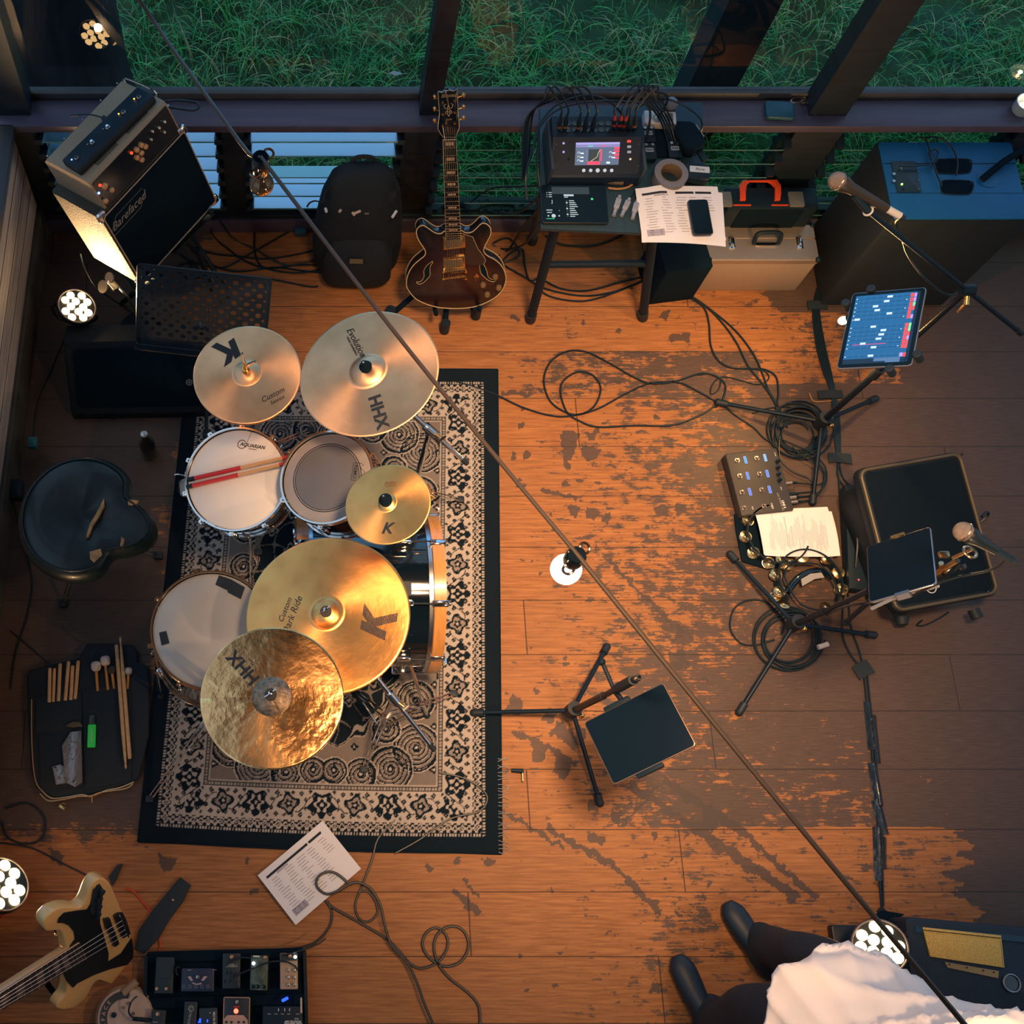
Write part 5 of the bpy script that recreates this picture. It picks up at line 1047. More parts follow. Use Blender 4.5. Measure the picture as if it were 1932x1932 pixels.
    c = L(z2_(864, 625)); fl = []
    for sx in (1, -1):
        for a in ([(0, .024), (.004*sx, .008), (.012*sx, .010), (.016*sx, .022), (.008*sx, .026)], [(0, -.006), (.008*sx, -.002), (.012*sx, -.010), (.004*sx, -.014), (0, -.024)], [(0, .006), (.006*sx, -.002), (.003*sx, -.010)]): g.tube([(c[0]+p[0], c[1]+p[1], .0046) for p in a], .0012, mat('gold_letters'), 4)
    g.text('Artist', .009, mat('gold_letters'), TR(c[0], c[1]-.036, .0046)); g.build('inlaid_ornament', hd)
    for i, (sx, py) in enumerate(((0, 555), (0, 622), (0, 690), (1, 545), (1, 612), (1, 675))):
        pr = L(z2_(830 if sx == 0 else 898, py+22)); e = L(z2_(785 if sx == 0 else 950, py)); g = G(M); g.cyl((*pr, 0), (*pr, .010), .0042, GLD, 10); g.tube([(*pr, -.004), (*e, -.004)], .0022, GLD, 5, sm=False); g.sph((e[0], e[1], -.004), .0085, GLD, 10, (.8, 1.1, .5)); g.build('tuning_peg', hd)
    g = G(M); a0 = L(z8(720, 1160)); a1 = L(z8(870, 1160)); b0_, b1_ = lf(t0, t1, .14), lf(t0, t1, .86)
    for i in range(6): s_ = i/5; p, q = lf(a0, a1, s_), lf(b0_, b1_, s_); tp = L(z8(740+i*38, 1255)); g.tube([(tp[0], tp[1], .016), (*p, .0185), (*q, .0165), (q[0]+(s_-.5)*.01, q[1]+.05, .008)], .0006+.0001*(5-i)/2, STL, 4, sm=False)
    g.build('strings', root)
    c = L(z2_(840, 480)); g = G(M); g.tube([(*L(z2_(862, 585)), .006), (*L(z2_(848, 520)), .03), (*L(z2_(840, 480)), .05)], .003, STL, 6, sm=False); g.build('capo', hd)
    # stand
    s = thing('guitar_stand', 'black padded stand holding the dark red guitar', 'stand', (B.x, B.y+.12, 0)); back = M @ Vector((0, .30, -.09)); yk = M @ Vector((0, .46, -.06))
    g = G(); g.cyl((B.x-.02, B.y+.22, .12), yk, .011, BLKM, 12); g.build('upright', s)
    g = G(M); c = (0.004, .50); g.tube([(-.052, c[1]+.02, .03), (-.045, c[1], .0), (-.02, c[1]-.02, -.045), (.02, c[1]-.02, -.045), (.052, c[1], .0), (.055, c[1]+.02, .03)], .011, BLKM, 8); g.build('neck_yoke', s)
    for px, py in ((838, 625), (897, 598), (735, 600)):
        f = at(px, py, .0); g = G(); g.tube([Vector((B.x-.02, B.y+.2, .16)), Vector((f.x, f.y, .02))], .012, BLKM, 10, sm=False); l = g.build('leg', s); g = G(); g.cyl((f.x, f.y, .002), (f.x, f.y+.01, .06), .021, RUB, 12); g.build('rubber_foot', l)
    for sx in (1, -1): g = G(M); g.tube([(sx*.02, .04, -.10), (sx*.085, -.012, -.055), (sx*.088, -.012, .014), (sx*.088, .015, .03)], .009, BLKM, 8); g.build('cradle_arm', s)
guitar()
# ================================================================== table with the mixer (by the window)
TZ = .80
def table():
    BW = mat('blue_black_board', (.008, .035, .055), .5, noise=(60, .2)); a, b, c, d_ = at(1020, 431, TZ), at(1332, 445, TZ), at(1325, 192, TZ), at(1018, 204, TZ); root = thing('equipment_table', 'dark board table with splayed legs carrying the digital mixer', 'table', (1.25, 2.66, 0))
    g = G(); g.prism([(p.x, p.y) for p in (a, b, c, d_)], TZ-.018, TZ, BW, bev=.003); g.build('tabletop', root)
    g = G(); g.box((1.24, a.y+.002, TZ-.012), (.52, .004, .012), mat('raw_edge', (.12, .10, .07), .7)); g.build('front_edge_strip', root)
    LG = mat('table_steel', (.010, .018, .024), .6, spec=.2); LB = mat('table_steel_blue', (.018, .04, .055), .45)
    f1, f2 = at(1000, 604, 0), at(1212, 600, 0); t1, t2 = Vector((.995, 2.46, TZ-.02)), Vector((1.35, 2.46, TZ-.02))
    for t, f, m in ((t1, f1, LG), (t2, f2, LG), (Vector((.985, 2.70, TZ-.02)), at(1002, 440, .0), LB), (Vector((1.40, 2.70, TZ-.02)), at(1240, 470, 0), LB)):
        f = Vector((f.x, min(f.y, 2.86), 0)); g = G(); g.cyl(f+Vector((0, 0, .004)), t, .019, m, 14); l = g.build('leg', root); g = G(); g.cyl(f+Vector((0, 0, .002)), f.lerp(t, .07), .023, RUB, 14); g.build('rubber_foot', l)
    q1, q2 = t1.lerp(f1, .42), t2.lerp(f2, .42); g = G(); g.cyl(q1, q2, .014, LG, 12); g.build('crossbar', root); g = G(); g.box((1.12, 2.60, TZ-.04), (.06, .2, .03), LG); g.build('bracket', root)
table()
def mixer():
    q = [(1041, 258), (1210, 256), (1210, 329), (1045, 331)]
    P = [at(*q[0], .93), at(*q[1], .93), at(*q[2], .85), at(*q[3], .85)]; ctr = sum(P, Vector())/4; xv = (P[1]-P[0]); yv = (P[0]-P[3]); n = xv.cross(yv).normalized(); F = frame(ctr, n, xv); w = (xv.length+(P[2]-P[3]).length)/2; h = (yv.length+(P[1]-P[2]).length)/2
    root = thing('digital_mixer', 'black digital mixer with a lit screen and rows of sockets', 'mixer', TR(ctr.x, ctr.y, TZ)); MX = mat('mixer_casing', (.014, .020, .029), .5, spec=.3); MT = mat('mixer_top', (.028, .045, .062), .45)
    y0, y1 = P[3].y, P[0].y; yb = at(1100, 232, .93).y+.03
    pr = [(y0-.012, TZ+.002), (y0-.006, P[3].z-.004), (y1, P[0].z-.002), (yb, P[0].z-.002), (yb+.03, TZ+.03), (yb+.02, TZ+.002)]; g = G(); cx = ctr.x
    g.prism(pr, -w/2-.004, w/2+.004, MX, TR(cx, 0, 0) @ Matrix(((0, 0, 1, 0), (1, 0, 0, 0), (0, 1, 0, 0), (0, 0, 0, 1))), bev=.004); 
    for sx in (1, -1): g.rbox((cx+sx*(w/2+.006), (y0+yb)/2, TZ+.055), (.012, yb-y0+.02, .095), MT, .004, bev=.003)
    g.build('casing', root, smooth=30); g = G(F); g.rbox((0, 0, .0015), (w-.012, h-.006, .003), MX, .004); g.build('front_panel', root)
    fp = lambda px, py: onplane(F, 960+px/4.025, 130+py/4.025)
    a, b = fp(508, 560), fp(830, 728); sw, sh = b[0]-a[0], a[1]-b[1]; sc = ((a[0]+b[0])/2, (a[1]+b[1])/2); SM = F @ TR(sc[0], sc[1], .0035); g = G(SM); g.rbox((0, 0, 0), (sw, sh, .002), glow('screen_slate', (.10, .15, .24), 1.1), .001); R = lambda x, y, ww, hh, m: g.box((sw*(x+ww/2-.5), sh*(.5-y-hh/2), .0012), (sw*ww, sh*hh, .0006), m)
    S1, S2, S3, S4, S5 = glow('screen_lilac', (.30, .26, .55), 1.6), glow('screen_red', (.85, .05, .10), 1.5), glow('screen_white', (.55, .75, .8), 1.8), glow('screen_yellow', (.9, .7, .25), 1.4), glow('screen_green', (.1, .7, .45), 1.3)
    R(0, 0, 1, .10, S1); R(0, .12, 1, .09, glow('screen_violet', (.25, .22, .5), 1.2)); R(.28, .13, .12, .06, S5); R(.58, .13, .10, .06, S2); R(.30, .30, .24, .52, glow('screen_dark', (.03, .06, .08), .8)); R(.29, .84, .28, .14, S2); R(.57, .30, .035, .52, S2); R(.88, .22, .12, .10, S2); R(.88, .36, .12, .08, S2); R(.88, .50, .12, .10, S2); R(.88, .66, .12, .06, S2); R(.72, .86, .08, .08, S3)
    for x, y in ((.06, .42), (.06, .60), (.06, .76), (.78, .42), (.78, .62)): R(x+.06, y+.03, .07, .05, S3); g.torus((sw*(x-.5+.02), sh*(.5-y-.04), .0014), sw*.025, .0006, S4 if y == .6 else S3, seg=14, sg=4, a0=-30, a1=210)
    g.tube([(sw*(-.14), -sh*.33, .0016), (sw*.0, -sh*.14, .0016), (sw*.02, sh*.05, .0016), (sw*.06, sh*.17, .0016)], .0007, S4, 4, sm=False); g.build('screen', root)
    g = G(SM); 
    for i in range(6): g.box((sw*(-.24), sh*(.17-.09*i), .0014), (.002, .0006, .0004), S3); 
    g.build('screen_ticks', root)
    for i, px in enumerate((567, 620, 673, 727, 779)): p = fp(px, 771); g = G(F); g.lathe([(0, .003), (.0062+.0012*(i == 2), .003), (.0055+.0012*(i == 2), .007), (0, .0085)], glow('lit_button', (.62, .68, .75), .9), TR(p[0], p[1], 0), 18); g.build('round_button', root)
    for px, py, c, s_ in ((414, 565, (.55, .40, .85), .8), (414, 631, (.9, .75, .45), .8), (920, 685, (1, .7, .4), .8), (452, 686, (.02, .02, .03), 1)): p = fp(px, py); g = G(F); g.sph((p[0], p[1], .004), .0042, glow('pad_%d' % px, c, 1.0) if px != 452 else BLK, 10); g.build('small_button', root)
    for px, py, c in ((910, 550, (1, .04, .03)), (911, 591, (.6, .6, .65)), (911, 631, (.6, .6, .65))): p = fp(px, py); g = G(F); g.rbox((p[0], p[1], .005), (.013, .0085, .004), glow('key_%d' % py, c, 1.6 if py == 550 else .55), .002); g.build('square_button', root)
    for px in (360, 983):
        for py in (572, 738): p = fp(px, py); g = G(F); g.sph((p[0], p[1], .003), .002, STL, 8); g.build('screw', root)
    # sockets and plugs
    g = G(); zz = P[0].z
    for r_ in range(2):
        for i in range(12): p = at(1059+i*12.6, 233+r_*12, zz); g.lathe([(.0105, 0), (.0105, .002), (.008, .002), (.007, .0005), (0, .0005)], BLKG, TR(p.x, p.y, zz-.001), 16)
    g.build('socket_panel', root)
    ORG = mat('orange_metal', (.45, .20, .07), .4, .7); RB = mat('red_boot', (.32, .02, .015), .5); k = 0
    for px, py, m in ((1055, 244, ORG), (1066, 244, ORG), (1091, 245, ORG), (1104, 245, BLK), (1118, 244, BLK), (1158, 240, RB), (1168, 240, RB), (1176, 241, RB), (1186, 242, BLK), (1196, 242, ORG)):
        p = at(px, py, zz); t = at(px+rnd.uniform(3, 12), 206+rnd.uniform(-3, 3), zz+.10); r2 = thing('cable_plug', ['leftmost plug of the row in the mixer sockets', 'second plug from the left in the mixer sockets', 'third plug from the left in the mixer sockets', 'fourth plug from the left in the mixer sockets', 'fifth plug from the left in the mixer sockets', 'leftmost of the three red plugs in the mixer', 'middle one of the three red plugs in the mixer', 'rightmost of the three red plugs in the mixer', 'black plug just right of the red mixer plugs', 'rightmost plug of the row in the mixer sockets'][k], 'plug', TR(*p), 'plugs in the mixer sockets'); k += 1
        dd = Vector(((t-p).x, (t-p).y*.35, .10)).normalized(); g = G(); g.cyl(p+dd*.004, p+dd*.045, .0085, BLK, 12); g.cyl(p+dd*.012, p+dd*.022, .009, m, 12); g.cyl(p+dd*.045, p+dd*.07, .0075, m if m == RB else BLK, 10, .004); g.build('plug_body', r2)
        g = G(); u = p+dd*.065; ex = 1000-k*3 if k < 6 else 1230+k*6; g.tube([u, u+dd*.05, u+Vector((-.06 if k < 6 else .05, .05, .10)), at((px+ex)/2, 190-k, zz+.12), at(ex+(8 if k < 6 else -20), 215+k*2, TZ+.06), at(ex, 300+k*9 if k < 6 else 260+k*5, TZ-.0 if k < 6 else TZ+.01)], .0038, CBL, 6); g.build('lead', r2)
mixer()
def tablet(name, label, M, w, h, t, rim, scr, draw=None, r=.012):
    root = thing(name, label, 'tablet', M); g = G(M); g.rbox((0, 0, -t/2), (w, h, t), rim, r, bev=min(.003, t*.3)); g.build('case', root); g = G(M); g.rbox((0, 0, .0004), (w-.006, h-.006, .0012), scr, r*.8); s_ = g.build('screen', root)
    if draw: g = G(M); draw(g, w, h); g.build('display', s_)
    return root
RIM = mat('silver_rim', (.38, .36, .36), .3, .9); RIMK = mat('dark_rim', (.015, .018, .02), .4); GLA = mat('dark_glass', (.004, .009, .012), .22, spec=.22)
def disp1(g, w, h):
    a = glow('ui_white', (.55, .66, .66), 1.0); b = glow('ui_green', (.05, .65, .25), 1.2); d_ = glow('ui_dim', (.05, .08, .09), .6); g.box((-.01, .055, .0013), (w*.56, .03, .0004), d_)
    T = lambda s_, x, y, z_: g.text(s_, z_, a, TR(x, y, .0014), al='LEFT'); g.box((-.018, .035, .0014), (.036, .007, .0004), a); g.box((-.028, .027, .0014), (.014, .003, .0004), a)
    for i in range(9): g.box((-.018+.5*(.018+.004*(i*5 % 4)), .012-.0082*i, .0014), (.018+.004*(i*5 % 4), .003, .0004), a); g.box((-.027, .012-.0082*i, .0014), (.006, .005, .0004), a if i % 3 == 1 else d_)
    for i in range(3): g.box((-.085, .046-.009*i, .0014), (.012, .0025, .0004), a); g.sph((-.097, .046-.009*i, .001), .002, a, 6, (1, 1, .2))
    T('J', -.082, .008, .018); g.lathe([(0, .0012), (.0075, .0012), (.0075, .0016), (0, .0016)], a, TR(-.078, -.052, 0), 18)
    for x in (-.097, -.058): g.box((x, -.052, .0014), (.005, .005, .0004), a)
    for y, ww in ((-.028, .022), (-.038, .018)): g.box((-.092, y, .0014), (ww, .003, .0004), a)
    g.box((-.090, -.064, .0014), (.03, .002, .0004), b); g.lathe([(0, .0012), (.0045, .0012), (.0045, .0016), (0, .0016)], b, TR(.066, .020, 0), 14); g.sph((-.056, -.030, .001), .002, b, 6, (1, 1, .2))
p = [at(*q, TZ+.02) for q in ((1020, 349), (1142, 350), (1149, 420), (1022, 420))]; cc = sum(p, Vector())/4
tablet('tablet', 'dark tablet showing a music player list, left front of the table', frame(cc, (.0, -.02, 1), p[1]-p[0]), (p[1]-p[0]).length*1.03, (p[0]-p[3]).length*1.0, .012, RIMK, GLA, disp1, .010)
# wireless transmitters, leads, tape roll, papers, phone
SIV = mat('silver_plastic', (.42, .41, .44), .35, .5)
for i, (a, b) in enumerate((((842, 965), (795, 1115)), ((915, 985), (855, 1118)), ((975, 1000), (938, 1140)))):
    A_, B_ = at(960+a[0]/4.025, 130+a[1]/4.025, TZ+.012), at(960+b[0]/4.025, 130+b[1]/4.025, TZ+.012); dd = (A_-B_).normalized(); M = frame(B_, (0, 0, 1), dd); L_ = (A_-B_).length
    r_ = thing('wireless_transmitter', ['leftmost of the three silver plug-on transmitters on the table', 'middle one of the three silver plug-on transmitters', 'rightmost silver plug-on transmitter, touching the paper'][i], 'transmitter', M, 'silver plug-on transmitters')
    g = G(M); g.rbox((L_*.60, 0, 0), (L_*.52, .021, .016), SIV, .005, bev=.003); g.torus((L_*.55, 0, .0085), .006, .0010, GRYP, seg=18, sg=4); g.text('O', .007, GRYP, TR(L_*.55, 0, .0088)); g.build('body', r_)
    g = G(M); g.cyl((0, 0, 0), (L_*.34, 0, 0), .0075, SIV, 12); g.cyl((L_*.06, 0, 0), (L_*.10, 0, 0), .0083, STL, 12); g.build('plug', r_); g = G(M); g.cyl((L_*.86, 0, 0), (L_, 0, 0), .0072, SIV, 12); g.build('end_cap', r_)
def tl(pts, z, r, m, label, name='cable', seg=8): g = G(); g.tube([at(960+a/4.025, 130+b/4.025, TZ+z) for a, b in pts], r, m, seg); return tag(g.build(name), label, name.split('_')[-1])
tl([(970, 905), (945, 950), (920, 985)], .012, .003, CBL, 'short dark lead with a red tip above the transmitters'); tl([(755, 905), (830, 912), (900, 900), (950, 870), (995, 862)], .008, .004, mat('orange_lead', (.42, .20, .08), .5), 'short orange-lit lead behind the transmitters')
M = frame(at(960+805/4.025, 130+855/4.025, TZ+.014), (0, 0, 1), (1, -.1, 0)); g = G(M); g.cyl((-.03, 0, 0), (.03, 0, 0), .013, mat('clear_amber_jar', (.10, .07, .04), .15, coat=.8), 14); g.cyl((.03, 0, 0), (.045, 0, 0), .006, GLD, 10); g.cyl((-.045, 0, 0), (-.03, 0, 0), .004, GLD, 10); tag(g.build('audio_adapter'), 'small amber-lit plug adapter below the mixer front', 'adapter')
def tape():
    c = at(1267, 326, TZ+.05); rr = .0615; root = thing('tape_roll', 'roll of silver-grey duct tape standing on its side of the table', 'tape', TR(c.x, c.y, TZ)); g = G(TR(c.x, c.y, TZ)); g.lathe([(rr, .002), (rr, .05), (rr-.021, .05), (rr-.021, .002), (rr, .002)], mat('duct_tape', (.16, .15, .16), .45, noise=(200, .2)), seg=48); g.build('tape_layers', root)
    g = G(TR(c.x, c.y, TZ)); g.lathe([(rr-.021, .051), (rr-.0235, .051), (rr-.0235, .001), (rr-.021, .001)], mat('cardboard_core', (.20, .13, .07), .8), seg=40); g.build('cardboard_core', root)
tape()
PAP = mat('white_paper', (.74, .72, .74), .7); PRT = mat('faint_print', (.30, .28, .32), .8); PRK = mat('black_print', (.02, .02, .022), .8)
def paper(name, label, M, w, h, draw, curl=0, under=None, cat='paper', skew=0, nx=14, ny=10, fold=None):
    f = fold or (lambda u, v: curl*(math.sin(u*3.1)*.4+(v-.5)**2*2)); root = thing(name, label, cat, M)
    def sh(g, m, dz, W_, H_, rot=0, off=(0, 0)):
        vs = [(W_*(i/nx-.5), H_*(j/ny-.5), f(i/nx, j/ny)+dz) for j in range(ny+1) for i in range(nx+1)]; vs += [(x, y, z-.0005) for x, y, z in vs]; n_ = (nx+1)*(ny+1)
        fs = [(j*(nx+1)+i, j*(nx+1)+i+1, (j+1)*(nx+1)+i+1, (j+1)*(nx+1)+i) for j in range(ny) for i in range(nx)]; fs += [tuple(n_+k for k in q[::-1]) for q in fs]
        g.add(vs, fs, m, TR(off[0], off[1], 0) @ RZ(rot))
    if under: g = G(M); sh(g, PAP, .001, w, h, *under); g.build('lower_sheet', root)
    g = G(M); sh(g, PAP, .0022, w, h); s_ = g.build('sheet', root, smooth=60); g = G(M); zf = lambda x, y: f(x/w+.5, y/h+.5)+.0026
    def bar(x, y, ww, hh, m, rot=0): 
        n_ = max(1, int(ww/.02)); k_ = max(1, int(hh/.012))
        for i in range(n_):
            for j in range(k_): x0, x1, y0, y1 = x+ww*i/n_, x+ww*(i+1)/n_, y+hh*j/k_, y+hh*(j+1)/k_; g.add([(p[0], p[1], zf(*p)+.0004) for p in ((x0, y0), (x1, y0), (x1, y1), (x0, y1))], [(0, 1, 2, 3)], m)
    draw(g, w, h, bar, zf); g.build('printing', s_, smooth=180); return root
def setlist(g, w, h, bar, zf):
    R = random.Random(3); bar(-w/2+.02, h/2-.032, w*.62, .009, PRK); bar(-w/2+.02+w*.64, h/2-.032, w*.20, .009, PRK)
    for c_ in range(5):
        for r_ in range(14 if c_ < 4 else 6): x = -w/2+.024+c_*w*.18; y = h/2-.048-r_*.0105; L_ = w*R.uniform(.06, .13); bar(x+R.uniform(0, .01), y, L_, .0022, PRT)
    bar(-w/2+.02, -h/2+.022, .062, .026, mat('grey_block', (.36, .34, .40), .8)); bar(-w/2+.06, h/2-.040, .05, .006, mat('grey_block'))
    for k_ in range(3): bar(-w/2+.024, -h/2+.028+k_*.007, .05, .0016, PRK)
p = [at(*q, TZ+.02) for q in ((1208, 352), (1348, 348), (1372, 450), (1213, 458))]; cc = sum(p, Vector())/4
paper('set_list', 'white printed sheets hanging over the table edge under the phone', frame(cc+Vector((0, 0, -.012)), (.03, -.05, 1), (p[1]+p[2]-p[0]-p[3])), .305, .218, setlist, fold=lambda u, v: .010*math.sin(u*3.1)*(v > -1)+.006*(v-.5)+.012*math.exp(-((u-.28)/.12)**2)*v, under=(-5, (.006, -.012)))
c = at(1322, 409, TZ+.035); M = frame(c, (.02, -.03, 1), (1, .045, 0)); root = thing('smartphone', 'black smartphone lying on the white printed sheets', 'phone', M); g = G(M); g.rbox((0, 0, -.005), (.074, .146, .010), RIMK, .011, bev=.003); g.build('case', root); g = G(M); g.rbox((0, 0, .0006), (.066, .138, .0012), GLA, .008); g.rbox((0, .064, .0014), (.012, .002, .0004), BLK, .0008); g.build('screen', root)
# belt packs, battery bits, disc box, paddle, pouch, microphone head
def pack(label, px, py, t='XM'):
    c = at(px, py, TZ+.03); M = TR(c.x, c.y, TZ+.015); r_ = thing('belt_pack', label, 'belt pack', M, 'black belt packs beside the mixer'); g = G(M); g.rbox((0, 0, 0), (.050, .070, .026), BLK, .006, bev=.003); g.build('body', r_); g = G(M); g.rbox((0, .004, .0138), (.030, .018, .001), mat('lcd_strip', (.20, .27, .34), .3), .002); g.text('Xvive', .010, BLK, TR(0, .004, .0146), bold=.02); g.build('badge', r_)
    for sx in (-.012, .012): g = G(M); g.cyl((sx, .024, .013), (sx, .024, .020), .006, STL, 12); g.build('knob', r_)
pack('black belt pack behind the tape roll, upper left of three', 1224, 252); pack('black belt pack beside the mixer, lower left of three', 1226, 284); pack('black belt pack between the mixer pack and paddle, right one', 1274, 281)
def box_small(name, label, px, py, z, d_, m, cat, rot=0, r=.005, extra=None):
    c = at(px, py, z+d_[2]); M = TR(c.x, c.y, z+d_[2]/2) @ RZ(rot); root = thing(name, label, cat, M @ TR(0, 0, -d_[2]/2)); g = G(M); g.rbox((0, 0, 0), d_, m, r, bev=min(.003, d_[2]*.2)); g.build('body', root)
    if extra: extra(root, M, d_)
    return root
def ex_disc(root, M, d_): g = G(M); g.lathe([(0, 0), (.021, 0), (.020, .004), (0, .004)], mat('silver_dial', (.5, .47, .42), .3, .8), TR(-.012, -.005, d_[2]/2), 28); g.torus((-.012, -.005, d_[2]/2+.004), .014, .001, BLK, seg=20, sg=4); g.build('round_dial', root); g = G(M); g.rbox((.036, .002, d_[2]/2+.0006), (.022, .034, .001), mat('small_window', (.10, .12, .13), .3), .002); g.build('window', root)
box_small('battery_charger', 'white plastic charger with a round dial behind the belt packs', 1246, 221, TZ+.002, (.118, .058, .035), mat('white_plastic', (.55, .54, .56), .4), 'charger', -3, .006, ex_disc)
def ex_lab(root, M, d_): g = G(M); g.rbox((.006, .006, d_[2]/2+.0006), (.072, .026, .001), mat('pale_label', (.50, .53, .58), .6), .003); g.text('Shure', .014, PRK, TR(.006, .006, d_[2]/2+.0014), shear=.3); g.build('label', root); g = G(M); g.rbox((0, -.026, d_[2]/2-.004), (.045, .006, .004), GLD, .002); g.build('clasp', root)
box_small('black_pouch', 'small black box with a pale label right of the tape roll', 1317, 322, TZ+.002, (.085, .065, .045), BLK, 'box', -5, .012, ex_lab)
c = at(1300, 262, TZ+.04); M = frame(c, (-.2, 0, 1), (.4, -1, 0)); root = thing('headphone_case', 'dark rounded paddle-shaped case at the right rear of the table', 'case', M); g = G(M); g.rbox((0, 0, 0), (.13, .085, .05), BLKM, .035, bev=.012); g.build('shell', root); g = G(M); g.rbox((.0, .040, .015), (.06, .006, .012), mat('grey_zip', (.2, .21, .22), .5), .002); g.rbox((.085, .01, -.01), (.04, .02, .012), BLK, .004); g.build('strap_clip', root)
box_small('black_tray', 'flat black tray holding the belt packs on the table', 1262, 262, TZ+.0005, (.155, .16, .006), BLKM, 'tray', 0, .008)
c = at(1266, 196, TZ+.05); M = frame(c, (0, .25, 1), (1, 0, 0)); root = thing('microphone', 'grey microphone head poking up behind the white charger', 'microphone', M); g = G(M); g.sph((0, 0, 0), .0255, mat('grey_mesh', (.22, .24, .28), .5, .4, bump=(900, .5)), 20); g.build('grille', root); g = G(M); g.cyl((0, 0, -.075), (0, 0, -.012), .014, BLK, 16, .022); g.build('handle', root)
for i, (pts, z) in enumerate([([(1010, 262), (1018, 235), (1050, 198), (1110, 180), (1160, 200), (1220, 225)], .12), ([(1005, 290), (1015, 245), (1050, 208), (1110, 192), (1180, 192), (1225, 205), (1236, 235)], .13), ([(1180, 195), (1200, 175), (1230, 172), (1260, 185), (1250, 200)], .12), ([(1200, 205), (1245, 185), (1300, 205), (1325, 235), (1322, 245)], .10),
        ([(1015, 255), (1002, 290), (992, 330), (1000, 360)], .06), ([(1016, 262), (1014, 310), (1024, 345)], .05)]):
    P = [at(a, b, TZ+z) for a, b in pts]; P[-1].z = TZ+.006; g = G(); g.tube(P, .0042, CBL, 6); tag(g.build('cable'), ['black cable arching highest above the mixer sockets', 'black cable arching second over the mixer to the belt packs', 'small loop of cable above the microphone head', 'black cable curving over the right rear corner of the table', 'black cable hanging off the left edge of the table', 'thick black cable down the left side of the mixer'][i], 'cable')
# cables between guitar and table
for i, pts in enumerate([[(1020, 350, .7), (985, 352, .55), (930, 355, .4), (900, 372, .2), (880, 395, .13), (900, 440, .01)], [(1020, 390, .6), (985, 430, .25), (960, 470, .015), (930, 490), (920, 505)], [(1018, 370, .7), (980, 400, .4), (940, 400, .13), (905, 396, .125), (925, 385, .13), (970, 388, .13), (955, 402, .125), (920, 398, .125)], [(1018, 420, .5), (990, 460, .15), (950, 470), (930, 460), (960, 450), (980, 480), (940, 500)],
        [(900, 395, .125), (920, 376, .125), (930, 400, .125), (960, 402, .125), (985, 385, .13), (1010, 380, .2)], [(925, 520), (960, 480), (985, 470), (990, 500), (1000, 530), (1020, 520)], [(905, 378, .125), (915, 392, .125), (940, 403, .125), (950, 396, .125), (935, 382, .125), (905, 400, .125)], [(900, 470), (950, 500), (985, 520), (1030, 545), (1100, 558), (1160, 550), (1215, 530)],
        [(1010, 540), (1040, 560), (1100, 568), (1160, 552), (1215, 528)], [(1025, 528), (1060, 545), (1110, 548), (1180, 530), (1215, 522)], [(1030, 445), (1060, 462), (1110, 465), (1150, 455), (1180, 440)]]):
    cable(pts, ['black cable sweeping from the table down towards the guitar neck', 'black cable dropping steeply left of the table leg', 'looped black cable on the low rail right of the guitar', 'black cable crossing the floor beside the guitar body', 'thin black cable lying along the low rail', 'small black tangle beside the table leg', 'flat black cable loop on the low rail by the guitar neck', 'long black cable sagging across under the table, lowest one', 'black cable under the table, second lowest', 'black cable under the table, upper of three', 'black cable hanging close below the tabletop'][i], r=.0045)

# ------------------------------------------------------------------ aluminium case, tool case
def alu():
    AL = mat('brushed_aluminium', (.48, .41, .34), .40, .75, noise=(200, .12), stretch=(.1, 4, 4)); ALP = mat('aluminium_panel', (.42, .34, .27), .55, .45, noise=(350, .15)); a, b = at(1302, 549, 0), at(1498, 549, 0); cx = (a.x+b.x)/2; w = b.x-a.x+.01; y0 = a.y; z1 = .245; d_ = .172
    root = thing('aluminium_case', 'brushed aluminium flight case with black handle and two latches', 'case', TR(cx, y0+d_/2, 0)); M = TR(cx, y0+d_/2, 0)
    g = G(M); g.rbox((0, 0, z1/2), (w, d_, z1), ALP, .008, bev=.006); g.build('body', root)
    g = G(M); g.rbox((0, -.035, z1+.001), (w-.004, .095, .003), AL, .004); g.rbox((0, .052, z1+.001), (w-.004, .062, .003), AL, .004); g.rbox((0, -d_/2-.0005, z1-.012), (w-.002, .004, .022), AL, .001); g.build('lid_frame', root)
    for sx in (-.135, .155):
        x = (at(1379, 455, z1).x if sx < 0 else at(1507, 455, z1).x)-cx; g = G(M); g.rbox((x, -.005, z1+.004), (.026, .058, .004), CHR, .006, bev=.001); g.rbox((x, -.006, z1+.010), (.016, .036, .010), CHR, .005, bev=.003); g.rbox((x, .018, z1+.010), (.010, .012, .010), mat('brown_tab', (.10, .06, .05), .4), .002); g.build('latch', root)
    x = at(1441, 440, z1).x-cx; g = G(M); g.tube([(x-.050, -.01, z1+.006), (x-.052, .0, z1+.03), (x-.040, .012, z1+.052), (x+.040, .012, z1+.052), (x+.052, 0, z1+.03), (x+.050, -.01, z1+.006)], .0085, BLK, 10); g.build('handle', root); g = G(M); g.rbox((x, -.014, z1+.006), (.09, .014, .006), CHR, .003); g.build('handle_plate', root)
    for sx in (1, -1):
        for sy in (1, -1): g = G(M); g.sph((sx*(w/2-.004), sy*(d_/2-.004), z1-.002), .013, BLK, 12); g.build('corner_protector', root)
    g = G(M); g.rbox((-w/2-.0015, 0, z1/2), (.003, d_-.02, z1-.04), mat('dark_side', (.02, .045, .055), .5), .001); g.build('side_panel', root)
alu()
